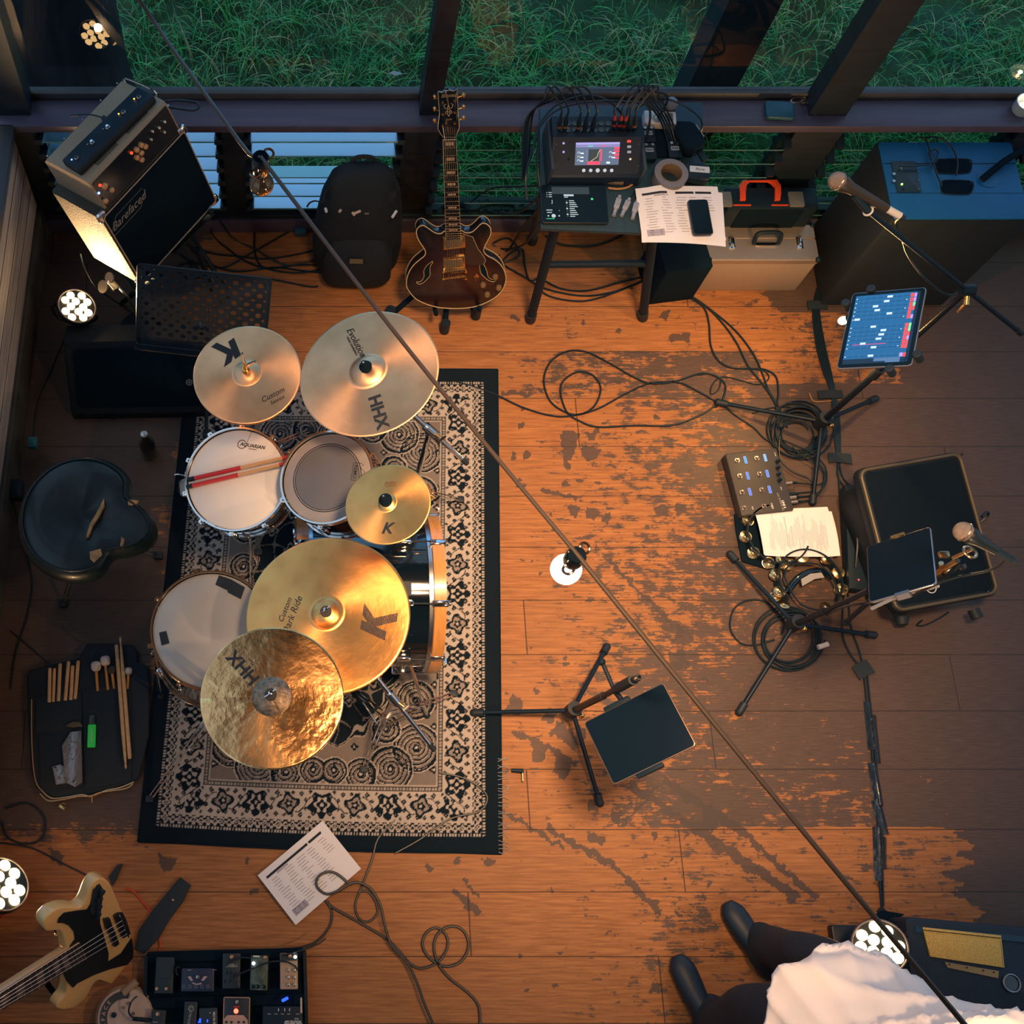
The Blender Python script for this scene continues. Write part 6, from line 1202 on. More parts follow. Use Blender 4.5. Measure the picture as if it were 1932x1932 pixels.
def toolcase():
    z1 = .38; a, b = at(1372, 395, z1), at(1548, 395, z1); cx = (a.x+b.x)/2; w = b.x-a.x; y0, y1 = a.y+.005, at(1450, 341, z1).y-.03; M = TR(cx, (y0+y1)/2, 0); d_ = y1-y0; ORG = mat('orange_red_plastic', (.75, .075, .02), .4)
    root = thing('tool_case', 'black hard case with orange-red handle trim behind the aluminium case', 'case', M); g = G(M); g.rbox((0, 0, z1/2), (w, d_, z1), BLK, .015, bev=.010); g.rbox((0, -d_/2+.01, z1-.08), (w*.7, .03, .14), BLKM, .01, bev=.004); g.build('body', root)
    f = lambda px, py: (at(1300+px/3.019, py/3.019, z1+.006)-Vector((cx, (y0+y1)/2, 0))).to_2d()
    g = G(M); P = [f(*q) for q in [(285, 1060), (305, 1030), (500, 1026), (522, 1060), (524, 1100), (518, 1140), (488, 1140), (488, 1100), (490, 1070), (470, 1045), (450, 1034), (350, 1034), (330, 1050), (322, 1090), (322, 1140), (290, 1140), (290, 1100)]]; P = [(p.x, p.y) for p in P]
    dy = -.045; P = [(x, y+.0) for x, y in P]; g.prism(P, z1-.002, z1+.010, ORG, bev=.001); lab(g.build('handle_trim', root), 'orange-red handle trim')
    for x0, x1, y in ((255, 355, 1165), (472, 568, 1165)): p, q = f(x0, y), f(x1, y); g = G(M); g.box(((p.x+q.x)/2, max(p.y, -d_/2+.004), z1+.001), (q.x-p.x, .006, .004), ORG); g.build('accent_line', root)
    for x0, x1 in ((165, 245), (570, 655)):
        p, q = f(x0, 1145), f(x1, 1145); g = G(M); g.rbox(((p.x+q.x)/2, max(p.y, -d_/2+.04), z1+.004), (q.x-p.x, .07, .012), mat('grey_strap', (.13, .14, .13), .6), .006, bev=.003); lab(g.build('end_clasp', root), 'grey clasp')
toolcase()
# small dark monitor box between the table and the case
c = at(1290, 500, .2); box_small('black_crate', 'black box half under the table left of the aluminium case', 1290, 470, 0, (.20, .20, .26), BLKM, 'box', 8, .01)
# big loudspeaker
def pa():
    BL = mat('blue_black_cabinet', (.0, .13, .32), .42, bump=(300, .5)); BD = mat('speaker_black', (.008, .014, .017), .8, bump=(200, .4)); x0, x1, y0, y1, z1 = 2.30, 2.83, 2.54, 2.90, .64; cx, cy = (x0+x1)/2, (y0+y1)/2; M = TR(cx, cy, 0)
    root = thing('loudspeaker', 'large blue-black loudspeaker cabinet in the window corner', 'speaker', M); g = G(M); g.rbox((0, 0, z1/2), (x1-x0, y1-y0, z1), BD, .012, bev=.008); g.build('cabinet', root)
    g = G(M); g.rbox((0, 0, z1-.001), (x1-x0-.012, y1-y0-.010, .010), BL, .012, bev=.003); g.box((.0, .075, z1+.0042), (x1-x0-.02, .003, .002), BLK); g.box((0, -.06, z1+.0042), (x1-x0-.02, .0012, .001), BLK); g.build('top_panel', root)
    f = lambda px, py: (at(1300+px/3.019, py/3.019, z1)-Vector((cx, cy, z1))).to_2d(); A, B = f(1145, 925), f(1320, 1100)
    g = G(M); g.rbox(((A.x+B.x)/2, (A.y+B.y)/2, z1+.006), (B.x-A.x, A.y-B.y, .004), mat('control_plate', (.010, .030, .042), .4), .004, bev=.001); pl = g.build('control_panel', root)
    for q, c_ in (((1205, 1058), glow('green_light', (.3, 1, .1), 5)), ((1215, 1085), BLK), ((1200, 972), STL), ((1160, 1000), STL), ((1160, 1040), STL)): p = f(*q); g = G(M); g.cyl((p.x, p.y, z1+.008), (p.x, p.y, z1+.012), .0035 if q[1] > 1050 else .006, c_, 12); lab(g.build('indicator_lamp' if q == (1205, 1058) else 'control', pl), 'lit green lamp' if q == (1205, 1058) else 'small control')
    for i in range(4): p = f(1300, 935+i*50); g = G(M); g.sph((p.x, p.y, z1+.009), .003, STL, 8); g.build('screw', pl)
    for P in ([(1405, 930), (1420, 912), (1585, 912), (1605, 935), (1600, 975), (1575, 992), (1425, 992), (1408, 970)], [(1430, 1050), (1450, 1032), (1590, 1035), (1615, 1055), (1605, 1095), (1580, 1112), (1450, 1108), (1435, 1090)]):
        P = [tuple(f(*q)) for q in P]; g = G(M); g.prism(P, z1-.03, z1+.0055, BLKM, bev=.002); g.tube([(*p, z1+.0055) for p in P], .0022, BD, 6, closed=True); g.build('grip_recess', root)
    p = f(1700, 1020); g = G(M); g.lathe([(0, 0), (.040, 0), (.042, .0015), (.038, .003), (0, .003)], BL, TR(p.x, p.y, z1+.004), 36)
    for dx, dy in ((-.02, .02), (.02, -.02), (.0, -.028)): g.sph((p.x+dx, p.y+dy, z1+.008), .002, STL, 6)
    g.build('pole_socket_cover', root)
    p = f(1700, 1020); g = G(M); g.tube([(-.03+p.x, p.y-.01, z1+.012), (p.x+.06, p.y+.06, z1+.03), (p.x+.20, p.y+.14, z1+.06)], .013, BLKM, 10, sm=False); tag(g.build('stand_pole', loc=(cx+p.x, cy+p.y, z1)), 'matte black pole leaning across the top of the loudspeaker', 'pole')
    for i, pts in enumerate([[(1290, 785), (1340, 788), (1370, 850), (1400, 960), (1440, 1060)], [(1340, 790), (1400, 780), (1470, 810), (1510, 860), (1530, 930), (1520, 1000)], [(1200, 948), (1290, 945), (1380, 930), (1370, 870), (1400, 850), (1420, 870), (1400, 920), (1380, 960)]]):
        g = G(); g.tube([at(1300+a/3.019, b/3.019, z1+.02) for a, b in pts], .0035, CBL, 6); tag(g.build('cable'), ['black cable falling into the nearer grip of the loudspeaker', 'curved black cable entering the further grip of the loudspeaker', 'thin looping cable at the loudspeaker control panel'][i], 'cable')
pa()
# wallet, keys, tealight on the sill
SZ = .72
def wallet():
    p = at(1472, 206, SZ+.02); M = TR(p.x, p.y, SZ+.011) @ RZ(-4); root = thing('wallet', 'dark blue leather wallet lying on the window sill', 'wallet', M @ TR(0, 0, -.011)); g = G(M); g.rbox((0, 0, 0), (.108, .078, .020), mat('blue_leather', (.005, .075, .12), .5, bump=(80, .3)), .010, bev=.005); g.build('cover', root); g = G(M); g.rbox((-.049, 0, .0), (.006, .07, .014), BLKM, .002); g.build('folded_edge', root)
    r2 = thing('key_bunch', 'bunch of keys on a ring lying beside the blue wallet', 'keys', at(1525, 200, SZ)); K = mat('worn_brass_key', (.35, .28, .22), .35, .9); f = lambda px, py, z=.01: at(1300+px/3.019, py/3.019, SZ+z)
    g = G(frame(f(620, 572), (0, 0, 1), (1, .25, 0))); g.torus((0, 0, .004), .016, .0018, K, seg=28, T=Matrix.Diagonal((1.9, .75, 1, 1))); g.build('key_ring', r2)
    for a, b in (((650, 580), (700, 552)), ((690, 560), (722, 655)), ((620, 545), (680, 590)), ((700, 580), (745, 650))): g = G(); A_, B_ = f(*a), f(*b); dd = (B_-A_); Mk = frame(A_, (0, 0, 1), dd); g.M = Mk; g.rbox((dd.length*.6, 0, 0), (dd.length*.8, .006, .002), K if a[0] != 700 else BLK, .001); g.rbox((0, 0, 0), (.018, .018, .002), K if a[0] != 700 else BLK, .008); g.build('key', r2)
wallet()
def candle(): 
    p = at(1928, 205, SZ+.01); M = TR(p.x, p.y, SZ); root = thing('tealight_holder', 'small glass tealight holder glowing on the sill at the right', 'candle', M); g = G(M); g.lathe([(0, .0), (.034, .0), (.040, .012), (.042, .05), (.039, .05), (.036, .014), (0, .006)], mat('candle_glass', (.20, .32, .45), .05, coat=1, spec=1), seg=32); g.build('glass', root); g = G(M); g.lathe([(0, .006), (.019, .006), (.019, .022), (0, .020)], mat('pale_wax', (.7, .6, .55), .5, emit=(1, .55, .3), es=.6), seg=24); w_ = g.build('wax', root); g = G(M); g.sph((0, 0, .031), .0055, glow('flame', (1, .62, .25), 40), 10, (1, 1, 1.7)); g.build('flame', w_)
    light('candle_light', (p.x, p.y, SZ+.05), .35, (1, .55, .25), .008, parent=root)
candle()

# ================================================================== microphones, stands, tablets on the right
STK = mat('stand_tube', (.012, .018, .024), .38, spec=.2)
def tripod(root, b, feet, zt=.14):
    for f in feet:
        f = Vector((f.x, f.y, 0)); g = G(); t = b+Vector((0, 0, zt)); e = f+Vector((0, 0, .016)); g.tube([t, e], .0085, STK, 10, sm=False); l = g.build('leg', root); g = G(); g.cyl(t.lerp(e, .90), e, .0145, RUB, 12); g.sph(e, .0155, RUB, 12); g.build('rubber_foot', l)
    g = G(); g.cyl(b+Vector((0, 0, zt-.03)), b+Vector((0, 0, zt+.045)), .027, RUB, 20); g.sph(b+Vector((.03, -.02, zt+.01)), .012, GLD, 10); g.build('leg_hub', root)
def microphone(label, head, dr, L_=.165, body=None, ring=None):
    d_ = Vector(dr).normalized(); M = frame(head, -d_, (0, 0, 1) if abs(d_.z) < .9 else (1, 0, 0)); root = thing('microphone', label, 'microphone', M)     # -z runs down the handle
    g = G(M); g.sph((0, 0, 0), .0255, mat('mesh_grille', (.30, .24, .20), .45, .7, bump=(1100, .7)), 24); g.torus((0, 0, -.004), .0258, .0018, mat('grille_band', (.45, .38, .32), .3, 1), seg=32); g.build('grille', root)
    g = G(M); g.lathe([(0, -L_), (.0115, -L_), (.0125, -L_*.9), (.017, -.045), (.0235, -.022), (.022, -.015), (0, -.015)], body or mat('mic_body', (.035, .032, .030), .4, .3), seg=28); g.build('handle', root)
    g = G(M); g.cyl((0, 0, -L_-.045), (0, 0, -L_+.004), .0105, ring or mat('plug_silver', (.26, .20, .15), .45, 1), 16); g.cyl((0, 0, -L_-.060), (0, 0, -L_-.045), .007, RUB, 12, .009); g.build('cable_connector', root); return M, root
def stand1():
    b = at(1523, 822, 0); top = Vector((b.x, b.y, 1.19)); jt = at(1825, 548, 1.19); root = thing('microphone_stand', 'tall black boom microphone stand right of the wide tablet', 'stand', b)
    g = G(); g.cyl(b+Vector((0, 0, .12)), (b+jt)/2+Vector((0, 0, 0)), .0125, STK, 14); g.cyl((b+jt)/2, jt, .0095, STK, 14); g.cyl(((b+jt)/2)-Vector((0, 0, .03)), ((b+jt)/2)+Vector((0, 0, .03)), .018, RUB, 14); g.build('pole', root)
    tripod(root, b, [at(1352, 762), at(1648, 755), at(1530, 950)])
    e = at(1638, 398, 1.60); ex = (jt-e).normalized(); g = G(); g.cyl(e, jt+ex*.42, .0075, STK, 12); g.cyl(jt+ex*.38, jt+ex*.42, .010, RUB, 12); g.build('boom_arm', root); g = G(); g.cyl(jt-Vector((.02, 0, .0)), jt+Vector((.02, 0, 0)), .020, STK, 16); g.cyl(jt, jt+Vector((.0, -.04, -.02)), .009, GLD, 12); g.build('swivel_joint', root)
    g = G(); c = e+Vector((-.0, 0, .0)); g.cyl(e, e+Vector((-.05, .028, .035)), .011, BLK, 12); g.torus((0, 0, 0), .013, .003, mat('plug_silver'), T=frame(e, (jt-e), (0, 0, 1)), seg=20); g.build('microphone_clip', root)
    g = G(); pp = [at(1500+a/4.472, 500+b_/4.472, 1.05-.03*i) for i, (a, b_) in enumerate([(1455, 205), (1450, 300), (1430, 340), (1375, 400)])]; g.tube(pp[1:], .006, mat('gilt_clip', (.6, .42, .25), .3, 1), 6, sm=False); g.sph(pp[0], .013, mat('amber_cap', (.45, .22, .08), .25, coat=1), 14); g.build('thumb_screw', root)
    h = at(1580, 341, 1.66); tl_ = at(1674, 394, 1.61); M, mr = microphone('vocal microphone with pale mesh head at the top right boom', h, tl_-h, (tl_-h).length)
    g = G(); u = M @ Vector((0, 0, -(tl_-h).length-.05)); g.tube([u, at(1690, 420, 1.5), at(1702, 450, 1.45), at(1712, 480, 1.3), at(1740, 520, 1.25), at(1785, 555, 1.2), jt], .0035, CBL, 6); tag(g.build('cable'), 'black microphone cable sagging under the upper boom arm', 'cable')
stand1()
def uimix(g, w, h):
    bl = glow('ui_blue', (.010, .12, .30), 1.25); wh = glow('ui_paper', (.62, .80, .95), 1.2); rd = glow('ui_red', (.90, .08, .07), 1.3); vi = glow('ui_violet', (.50, .30, .85), 1.3); dm = glow('ui_line', (.10, .22, .42), 1.0); gn = glow('ui_lime', (.25, .85, .35), 1.2); nv = glow('ui_navy', (.003, .03, .07), 1.0); pk = glow('ui_pink', (.75, .12, .35), 1.2)
    W, H = w-.03, h-.03; B = lambda u, v, du, dv, m, z=.0014: g.box((W*(u+du/2-.5), H*(.5-v-dv/2), z), (W*du, H*dv, .0004), m)
    B(.0, 0, .95, .93, bl, .0011); B(0, .93, 1, .07, nv, .0011); B(.95, 0, .05, 1, nv, .0011)
    for k in range(13):
        v = [.02, .085, .15, .21, .27, .33, .45, .51, .57, .63, .69, .75, .87][k]
        B(.06, v+.028, .80, .004, nv); B(.015, v+.02, .02, .012, wh)
        for j in range(8): B(.14+.1*j, v, .004, .045, dm)
        B([.50, .46, .30, .34, .54, .05, .33, .50, .48, .45, .22, .40, .38][k], v+.008, .085, .030, wh, .0018)
        B(.86, v, .05, .052, rd if k not in (12,) else vi); B(.80, v+.015, .02, .012, wh) if k % 2 else None
        if k not in (4,): B(.918, v, .035, .056, vi if k in (0, 1, 5, 9) else gn if k in (2, 6, 7) else rd)
    B(.10, .722, .52, .008, pk, .0017); B(.48, .93, .40, .045, dm); B(.66, .975, .22, .022, dm)
M_ip = eul((1.86, 1.775, 1.195), (1.9, -39.0, -20.1))
tablet('tablet', 'tablet showing blue mixing faders clamped on the upper right stand', M_ip, .218, .284, .008, RIM, GLA, uimix, .013)
def clampset(name, label, M, pts, base):
    root = thing(name, label, 'holder', TR(*base)); g = G(M); g.rbox((0, 0, -.022), (.06, .10, .018), BLK, .01, bev=.004)
    for x, y in pts: g.tube([(0, 0, -.022), (x, y, -.022)], .006, BLK, 6, sm=False)
    g.cyl((0, 0, -.06), (0, 0, -.02), .014, BLK, 14); g.build('bracket', root)
    for x, y in pts: g = G(M); g.cyl((x, y, -.028), (x, y, .004), .0125, RUB, 16); g.lathe([(0, .004), (.014, .004), (.013, .009), (.006, .011), (0, .009)], RUB, TR(x, y, 0), 16); g.build('corner_peg', root)
clampset('tablet_holder', 'black holder with round pegs gripping the blue fader tablet', M_ip, [onplane(M_ip, 1644, 546), onplane(M_ip, 1596, 573), onplane(M_ip, 1731, 670), onplane(M_ip, 1679, 697)], at(1690, 640, 1.1))
# low glass bulb behind that tablet
def lowbulb():
    p = at(1593, 604, .70); root = thing('filament_bulb', 'lit clear bulb peeking out left of the blue fader tablet', 'light bulb', p); M = frame(p, (.10, -.18, .55), (1, 0, 0)); g = G(M); g.lathe([(0, -.050), (.020, -.044), (.030, -.022), (.026, 0), (.014, .022), (.012, .03)], glass_material('bulb_glass', 1.4), seg=28); g.build('glass_envelope', root); g = G(M); g.sph((0, 0, -.008), .015, glow('filament_glow', (1, .62, .18), 60), 14, (1, 1, 1.3)); g.build('filament', root)
    g = G(M); g.cyl((0, 0, .028), (0, 0, .07), .016, BLK, 16); g.build('lamp_socket', root); g = G(); e = M @ Vector((0, 0, .07)); g.tube([e, e+Vector((.02, .03, .05)), e+Vector((.10, .0, .04)), at(1690, 650, .80)], .004, CBL, 6); g.build('lead', root)
    light('filament_bulb_light', M @ Vector((0, 0, -.066)), W_LOW, (1, .52, .16), .012, parent=root)
lowbulb()
# second stand: leaning arm, dark tablet, microphone
def stand2():
    b = at(1475, 1192, 0); root = thing('microphone_stand', 'black microphone stand with leaning arm above the tambourines', 'stand', b); tripod(root, b, [at(1375, 1048), at(1645, 1200), at(1392, 1345)], .12)
    el = at(1640, 1114, .80); e2 = at(1768, 1075, 1.12); g = G(); g.cyl(b+Vector((0, 0, .10)), b.lerp(el, .55)+Vector((0, 0, 0)), .012, STK, 14); g.cyl(b.lerp(el, .55), el, .0095, STK, 14); g.build('pole', root)
    g = G(); g.cyl(at(1596, 1174, .50), el.lerp(e2, .3), .0085, STK, 12); g.sph(at(1596, 1174, .50), .014, RUB, 12); g.build('counter_arm', root)
    g = G(); g.tube([at(1645, 1148, .95), at(1700, 1122, 1.08), at(1770, 1105, 1.2)], .006, mat('plug_silver'), 8, sm=False); g.tube([el, at(1700, 1118, 1.05), at(1790, 1085, 1.28), at(1815, 1060, 1.36)], .0075, STK, 10, sm=False); g.build('boom_arm', root)
    g = G(); g.rbox((0, 0, 0), (.06, .018, .012), mat('plug_silver'), .004, frame(at(1700, 1122, 1.12), (0, 0, 1), (1, .35, 0)), bev=.003); g.build('clamp', root)
    g = G(); GP = mat('gilt_clip'); P = lambda px, py, z: at(1320+px/3.116, 780+py/3.116, z)
    g.cyl(P(1395, 940, 1.25), P(1515, 865, 1.36), .008, GP, 12); g.cyl(P(1420, 880, 1.3), P(1430, 950, 1.25), .007, GP, 10); g.cyl(P(1490, 850, 1.38), P(1600, 800, 1.46), .005, GP, 10); g.torus((0, 0, 0), .018, .004, GP, T=frame(P(1590, 815, 1.45), (.2, .3, 1)), seg=18); g.rbox((0, 0, 0), (.028, .018, .012), GP, .004, frame(P(1435, 830, 1.34), (0, 0, 1), (1, 0, 0)), bev=.002); g.cyl(P(1530, 880, 1.33), P(1545, 900, 1.31), .011, STL, 12); g.sph(P(1460, 925, 1.28), .013, GP, 12); g.build('gilt_joint', root)
    h = at(1818, 1003, 1.55); t_ = at(1880, 1040, 1.54); M, mr = microphone('dark microphone on the gilt-jointed arm above the wedge monitor', h, t_-h, (t_-h).length*1.0, mat('mic_black', (.014, .015, .016), .35), BLK); 
    g = G(); u = t_+(t_-h).normalized()*.05; g.tube([u, at(1897, 1052, 1.5), at(1893, 1062, 1.46), at(1860, 1078, 1.4), at(1800, 1090, 1.3), at(1745, 1112, 1.2), at(1700, 1130, 1.0), at(1600, 1143, .8), at(1560, 1160, .4)], .0038, CBL, 6); tag(g.build('cable'), 'black microphone cable curving down over the dark tablet stand', 'cable')
stand2()
M_t2 = eul((1.771, .998, 1.214), (-40.1, -44.1, 8.7)); tablet('tablet', 'switched-off tablet with bright edge beside the gilt microphone joint', M_t2, .184, .252, .007, RIM, GLA, None, .012)
g = G(M_t2); g.rbox((0, 0, -.02), (.05, .16, .014), BLK, .01, bev=.003); g.rbox((0, .128, -.006), (.04, .012, .02), GLD, .003); g.rbox((0, -.128, -.006), (.04, .012, .02), STL, .003); g.cyl((0, 0, -.06), (0, 0, -.02), .012, BLK, 12); tag(g.build('tablet_holder', W=M_t2), 'black clamp behind the switched-off tablet', 'holder')
# centre stand with black tablet
def stand3():
    b = at(1065, 1352, 0); root = thing('tablet_stand', 'black tripod stand in the middle of the bare floor', 'stand', b); top = at(1200, 1280, .93); tripod(root, b, [at(893, 1346), at(1143, 1222), at(1130, 1516)], .13)
    g = G(); g.cyl(b+Vector((0, 0, .1)), b.lerp(top, .6), .0125, STK, 14); g.cyl(b.lerp(top, .55), top, .0095, STK, 14); g.cyl(b.lerp(top, .80), b.lerp(top, .97), .016, RUB, 14); g.build('pole', root)
    g = G(); A = frame(top+Vector((0, 0, .005)), (0.2, 0, 1)); g.lathe([(.006, 0), (.011, 0), (.012, .012), (.0095, .018), (.006, .018), (.006, 0)], mat('bright_thread', (.9, .75, .5), .2, 1), A, 18); g.build('threaded_tip', root)
    c0 = b.lerp(top, .74); M = M_c; e = M @ Vector((-.02, .115, -.02)); g = G(); g.cyl(c0+Vector((-.03, .08, .01)), c0, .007, BLK, 10); g.sph(c0+Vector((-.035, .09, .012)), .013, BLK, 12); g.tube([c0, c0+Vector((.02, -.03, .0)), e], .010, BLK, 8, sm=False); g.build('clamp', root)
M_c = eul((1.105, .585, .753), (-14.2, -28.3, 24.5)); stand3()
tablet('tablet', 'switched-off black tablet held low over the bare orange floor', M_c, .284, .219, .008, mat('bronze_rim', (.30, .20, .14), .35, .8), GLA, None, .012)
g = G(M_c); g.rbox((0, 0, -.018), (.07, .20, .012), BLK, .01, bev=.003); 
for sy in (1, -1): g.rbox((-.02, sy*.116, -.006), (.09, .014, .018), BLK, .004, bev=.002)
tag(g.build('tablet_holder', W=M_c), 'black spring holder gripping the tablet over the bare floor', 'holder')

# ------------------------------------------------------------------ multi-effects unit, papers, tambourines, wedge, power strip
def fxunit():
    q = [at(*p, .06) for p in ((1379, 853), (1469, 845), (1486, 962), (1393, 974))]; c = sum(q, Vector())/4; xv = (q[1]+q[2]-q[0]-q[3]); w = xv.length/2+.015; h = ((q[0]-q[3]).length+(q[1]-q[2]).length)/2; M = frame((c.x+.004, c.y, 0), (0, 0, 1), xv); root = thing('effects_floorboard', 'black multi-effects floor unit with six small blue screens', 'pedal', M)
    BR_ = mat('dark_metal_case', (.035, .032, .030), .5); g = G(M); g.rbox((0, 0, .029), (w, h, .054), BR_, .008, bev=.005); g.build('casing', root); FU = M @ TR(0, 0, .0565); P = lambda px, py: onplane(FU, 1360+px/5.366, 820+py/5.366)
    for px, py in ((165, 262), (190, 420), (212, 585), (235, 745), (362, 240), (390, 400), (412, 560), (435, 725)): p = P(px, py); g = G(FU); g.cyl((p[0], p[1], 0), (p[0], p[1], .003), .010, STL, 14); g.lathe([(.0065, .003), (.0065, .011), (.005, .014), (0, .0145)], mat('worn_switch', (.50, .38, .30), .3, 1), TR(p[0], p[1], 0), 16); g.build('footswitch', root)
    for i, (px, py) in enumerate(((247, 258), (270, 418), (292, 580), (447, 236), (470, 396), (493, 558))): p = P(px, py); g = G(FU @ TR(p[0], p[1], 0) @ RZ(0)); g.rbox((0, 0, .001), (.0095, .030, .002), glow(('blue_pane_a', 'blue_pane_b', 'blue_pane_c')[i % 3], ((.05, .32, .75), (.07, .20, .75), (.10, .17, .72))[i % 3], 1.35), .001); g.tube([(x, y, .002) for x, y in rrect(.0105, .031, .001, 1)], .0005, glow('pane_edge', (.6, .7, .85), 1), 4, closed=True, sm=False); g.build('small_screen', root)
    for px, py in ((570, 275), (572, 340), (580, 405), (590, 465)): p = P(px, py); g = G(FU); g.lathe([(0, 0), (.0085, 0), (.0075, .014), (0, .0145)], BLKG, TR(p[0], p[1], 0), 18); g.build('control_knob', root)
    g = G(FU)
    for px, py, t, s_ in ((602, 680, 'HX STOMP XL', .012), (637, 705, 'LINE 6', .012), (320, 742, 'TAP', .008), (520, 720, 'MODE', .008), (520, 735, 'EDIT', .008), (610, 545, 'VIEW', .006), (550, 200, 'POWER', .005)): p = P(px, py); g.text(t, s_, WHT if px != 602 else GRYP, TR(p[0], p[1], .0003) @ RZ(-86), bold=.02 if px == 637 else 0)
    p = P(447, 236); 
    for k in range(4): g.box((p[0], p[1]-.012+.008*k, .0022), (.007, .004, .0006), glow('pane_edge', 0, 0))
    g.build('lettering', root)
    for i, (px, py) in enumerate(((640, 478), (655, 590), (660, 625), (680, 672))):
        p = P(px, py); e = M @ Vector((w/2, 0, .03)); s0 = FU @ Vector((w/2-.002, p[1], -.025)); dd = xv.normalized(); r2 = thing('jack_plug', ['uppermost jack plug in the side of the effects unit', 'second jack plug down in the side of the effects unit', 'third jack plug down in the side of the effects unit', 'lowest jack plug in the side of the effects unit'][i], 'plug', TR(*s0), 'jack plugs in the effects unit')
        g = G(); g.cyl(s0, s0+dd*.035, .0078, mat('nickel_sleeve', (.55, .50, .48), .35, .9) if i != 1 else BLK, 12); g.cyl(s0+dd*.035, s0+dd*.055, .006, BLK, 10, .004); g.build('sleeve', r2)
        pts = [[(655, 500), (760, 490), (880, 495), (960, 510), (1030, 490), (1060, 440), (1020, 330), (960, 260), (880, 200), (840, 140)], [(680, 595), (800, 590), (900, 580), (960, 560), (900, 450), (760, 390), (650, 310), (600, 230), (590, 130), (600, 20)], [(770, 622), (900, 618), (980, 590), (1050, 520), (1075, 430), (1060, 330), (990, 240), (900, 170), (760, 110), (600, 40)], [(790, 672), (900, 660), (980, 620), (1030, 540), (1050, 400), (1000, 330), (900, 260), (800, 200), (720, 120)]][i]
        g = G(); g.tube([s0+dd*.05]+[at(1360+a/5.366, 820+b_/5.366, .012+.006*i) for a, b_ in pts[1:]], .0032, CBL, 6); g.build('lead', r2)
fxunit()
def lyr(g, w, h, bar, zf):
    R = random.Random(8)
    for k in range(34): bar(-w/2+.03+k*.0068, -h/2+.02+R.uniform(0, .05), .0022, h-.055-R.uniform(0, .075), mat('pale_print', (.42, .42, .50), .8) if k not in (10, 11, 13) else PRT)
p = [at(*q, .03) for q in ((1422, 972), (1572, 965), (1580, 1055), (1436, 1046))]; c = sum(p, Vector())/4
paper('lyric_sheets', 'white printed sheets lying below the effects unit over a tambourine', frame(c+Vector((0, 0, .012)), (0, 0, 1), p[1]+p[2]-p[0]-p[3]), .295, .190, lyr, fold=lambda u, v: .010*math.sin(v*3.0)+.016*(u > .85)*(1-v)*(u-.85)*6+.014*(1-v)*(u < .2)*(.2-u)*4, under=(3, (-.008, .012)))
g = G(); P = [at(*q, .008) for q in ((1385, 970), (1428, 975), (1455, 1050), (1450, 1075), (1400, 1060), (1388, 1000))]; g.prism([(v.x, v.y) for v in P], .003, .012, BLKM, bev=.002); tag(g.build('dark_folder'), 'dark flat folder under the lyric sheets and tambourine', 'folder')
def tambourine(label, c, R, rot, a0=0, a1=360, tilt=(0, 0, 1), nj=9, tape=False):
    M = frame(c, tilt) @ RZ(rot); root = thing('tambourine', label, 'tambourine', M); g = G(M); JM = mat('jingle_brass', (.80, .58, .30), .25, 1)
    def rim(z0, z1):
        g.lathe([(R, z0), (R+.006, z0), (R+.006, z1), (R, z1), (R, z0)], BLK, seg=72, a0=a0, a1=a1)
    rim(0, .010); rim(.036, .046)
    for i in range(nj+1): 
        a = math.radians(a0+(a1-a0)*(i+.0)/nj); g.box((0, 0, 0), (.007, .022, .04), BLK, Matrix.Rotation(a, 4, 'Z') @ TR(R+.003, 0, .023))
    g.build('frame', root); inv = [(0, .0035), (.006, .0035), (.008, .0015), (.0235, 0), (.024, -.0006), (.008, .0005), (.006, .0025), (0, .0025)]
    for i in range(nj):
        a = a0+(a1-a0)*(i+.5)/nj
        for dz, tl_, off in ((.017, 16, 0), (.029, -10, .004)):
            g = G(M); g.lathe(inv[:5], JM, RZ(a) @ TR(R+.004+off, 0, dz) @ RY(tl_) @ RX(8), 24); g.build('jingle', root)
    return root, M
r_, Mt = tambourine('black tambourine with brass jingles half under the lyric sheets', at(1452, 1018, .01)+Vector((.02, .01, 0)), .118, 0, 100, 330, nj=7)
def tam2():
    r_, Mt = tambourine('black double-row tambourine with taped frame beside the power strip', at(1520, 1100, .012), .122, 10, -40, 205, (.05, .05, 1), nj=8); JM = mat('jingle_brass')
    g = G(Mt); g.tube([(-.10, -.03, .02), (-.03, .02, .025), (.05, .035, .025), (.10, .0, .02)], .014, BLKG, 10); g.prism([(-.04, -.02), (.02, .0), (.06, .0), (.055, .022), (.01, .024), (-.035, .008)], .036, .039, mat('silver_tape', (.30, .29, .29), .4)); g.build('grip', r_)
    for k, (px, py) in enumerate(((548, 1640), (642, 1710), (1070, 1745))):
        p = at(1360+px/5.366, 820+py/5.366, .03); g = G(); g.lathe([(0, .0035), (.006, .0035), (.008, .0015), (.0235, 0)], JM, frame(p, (.3*(k-1), .4, 1)), 24); g.build('jingle', r_)
tam2()
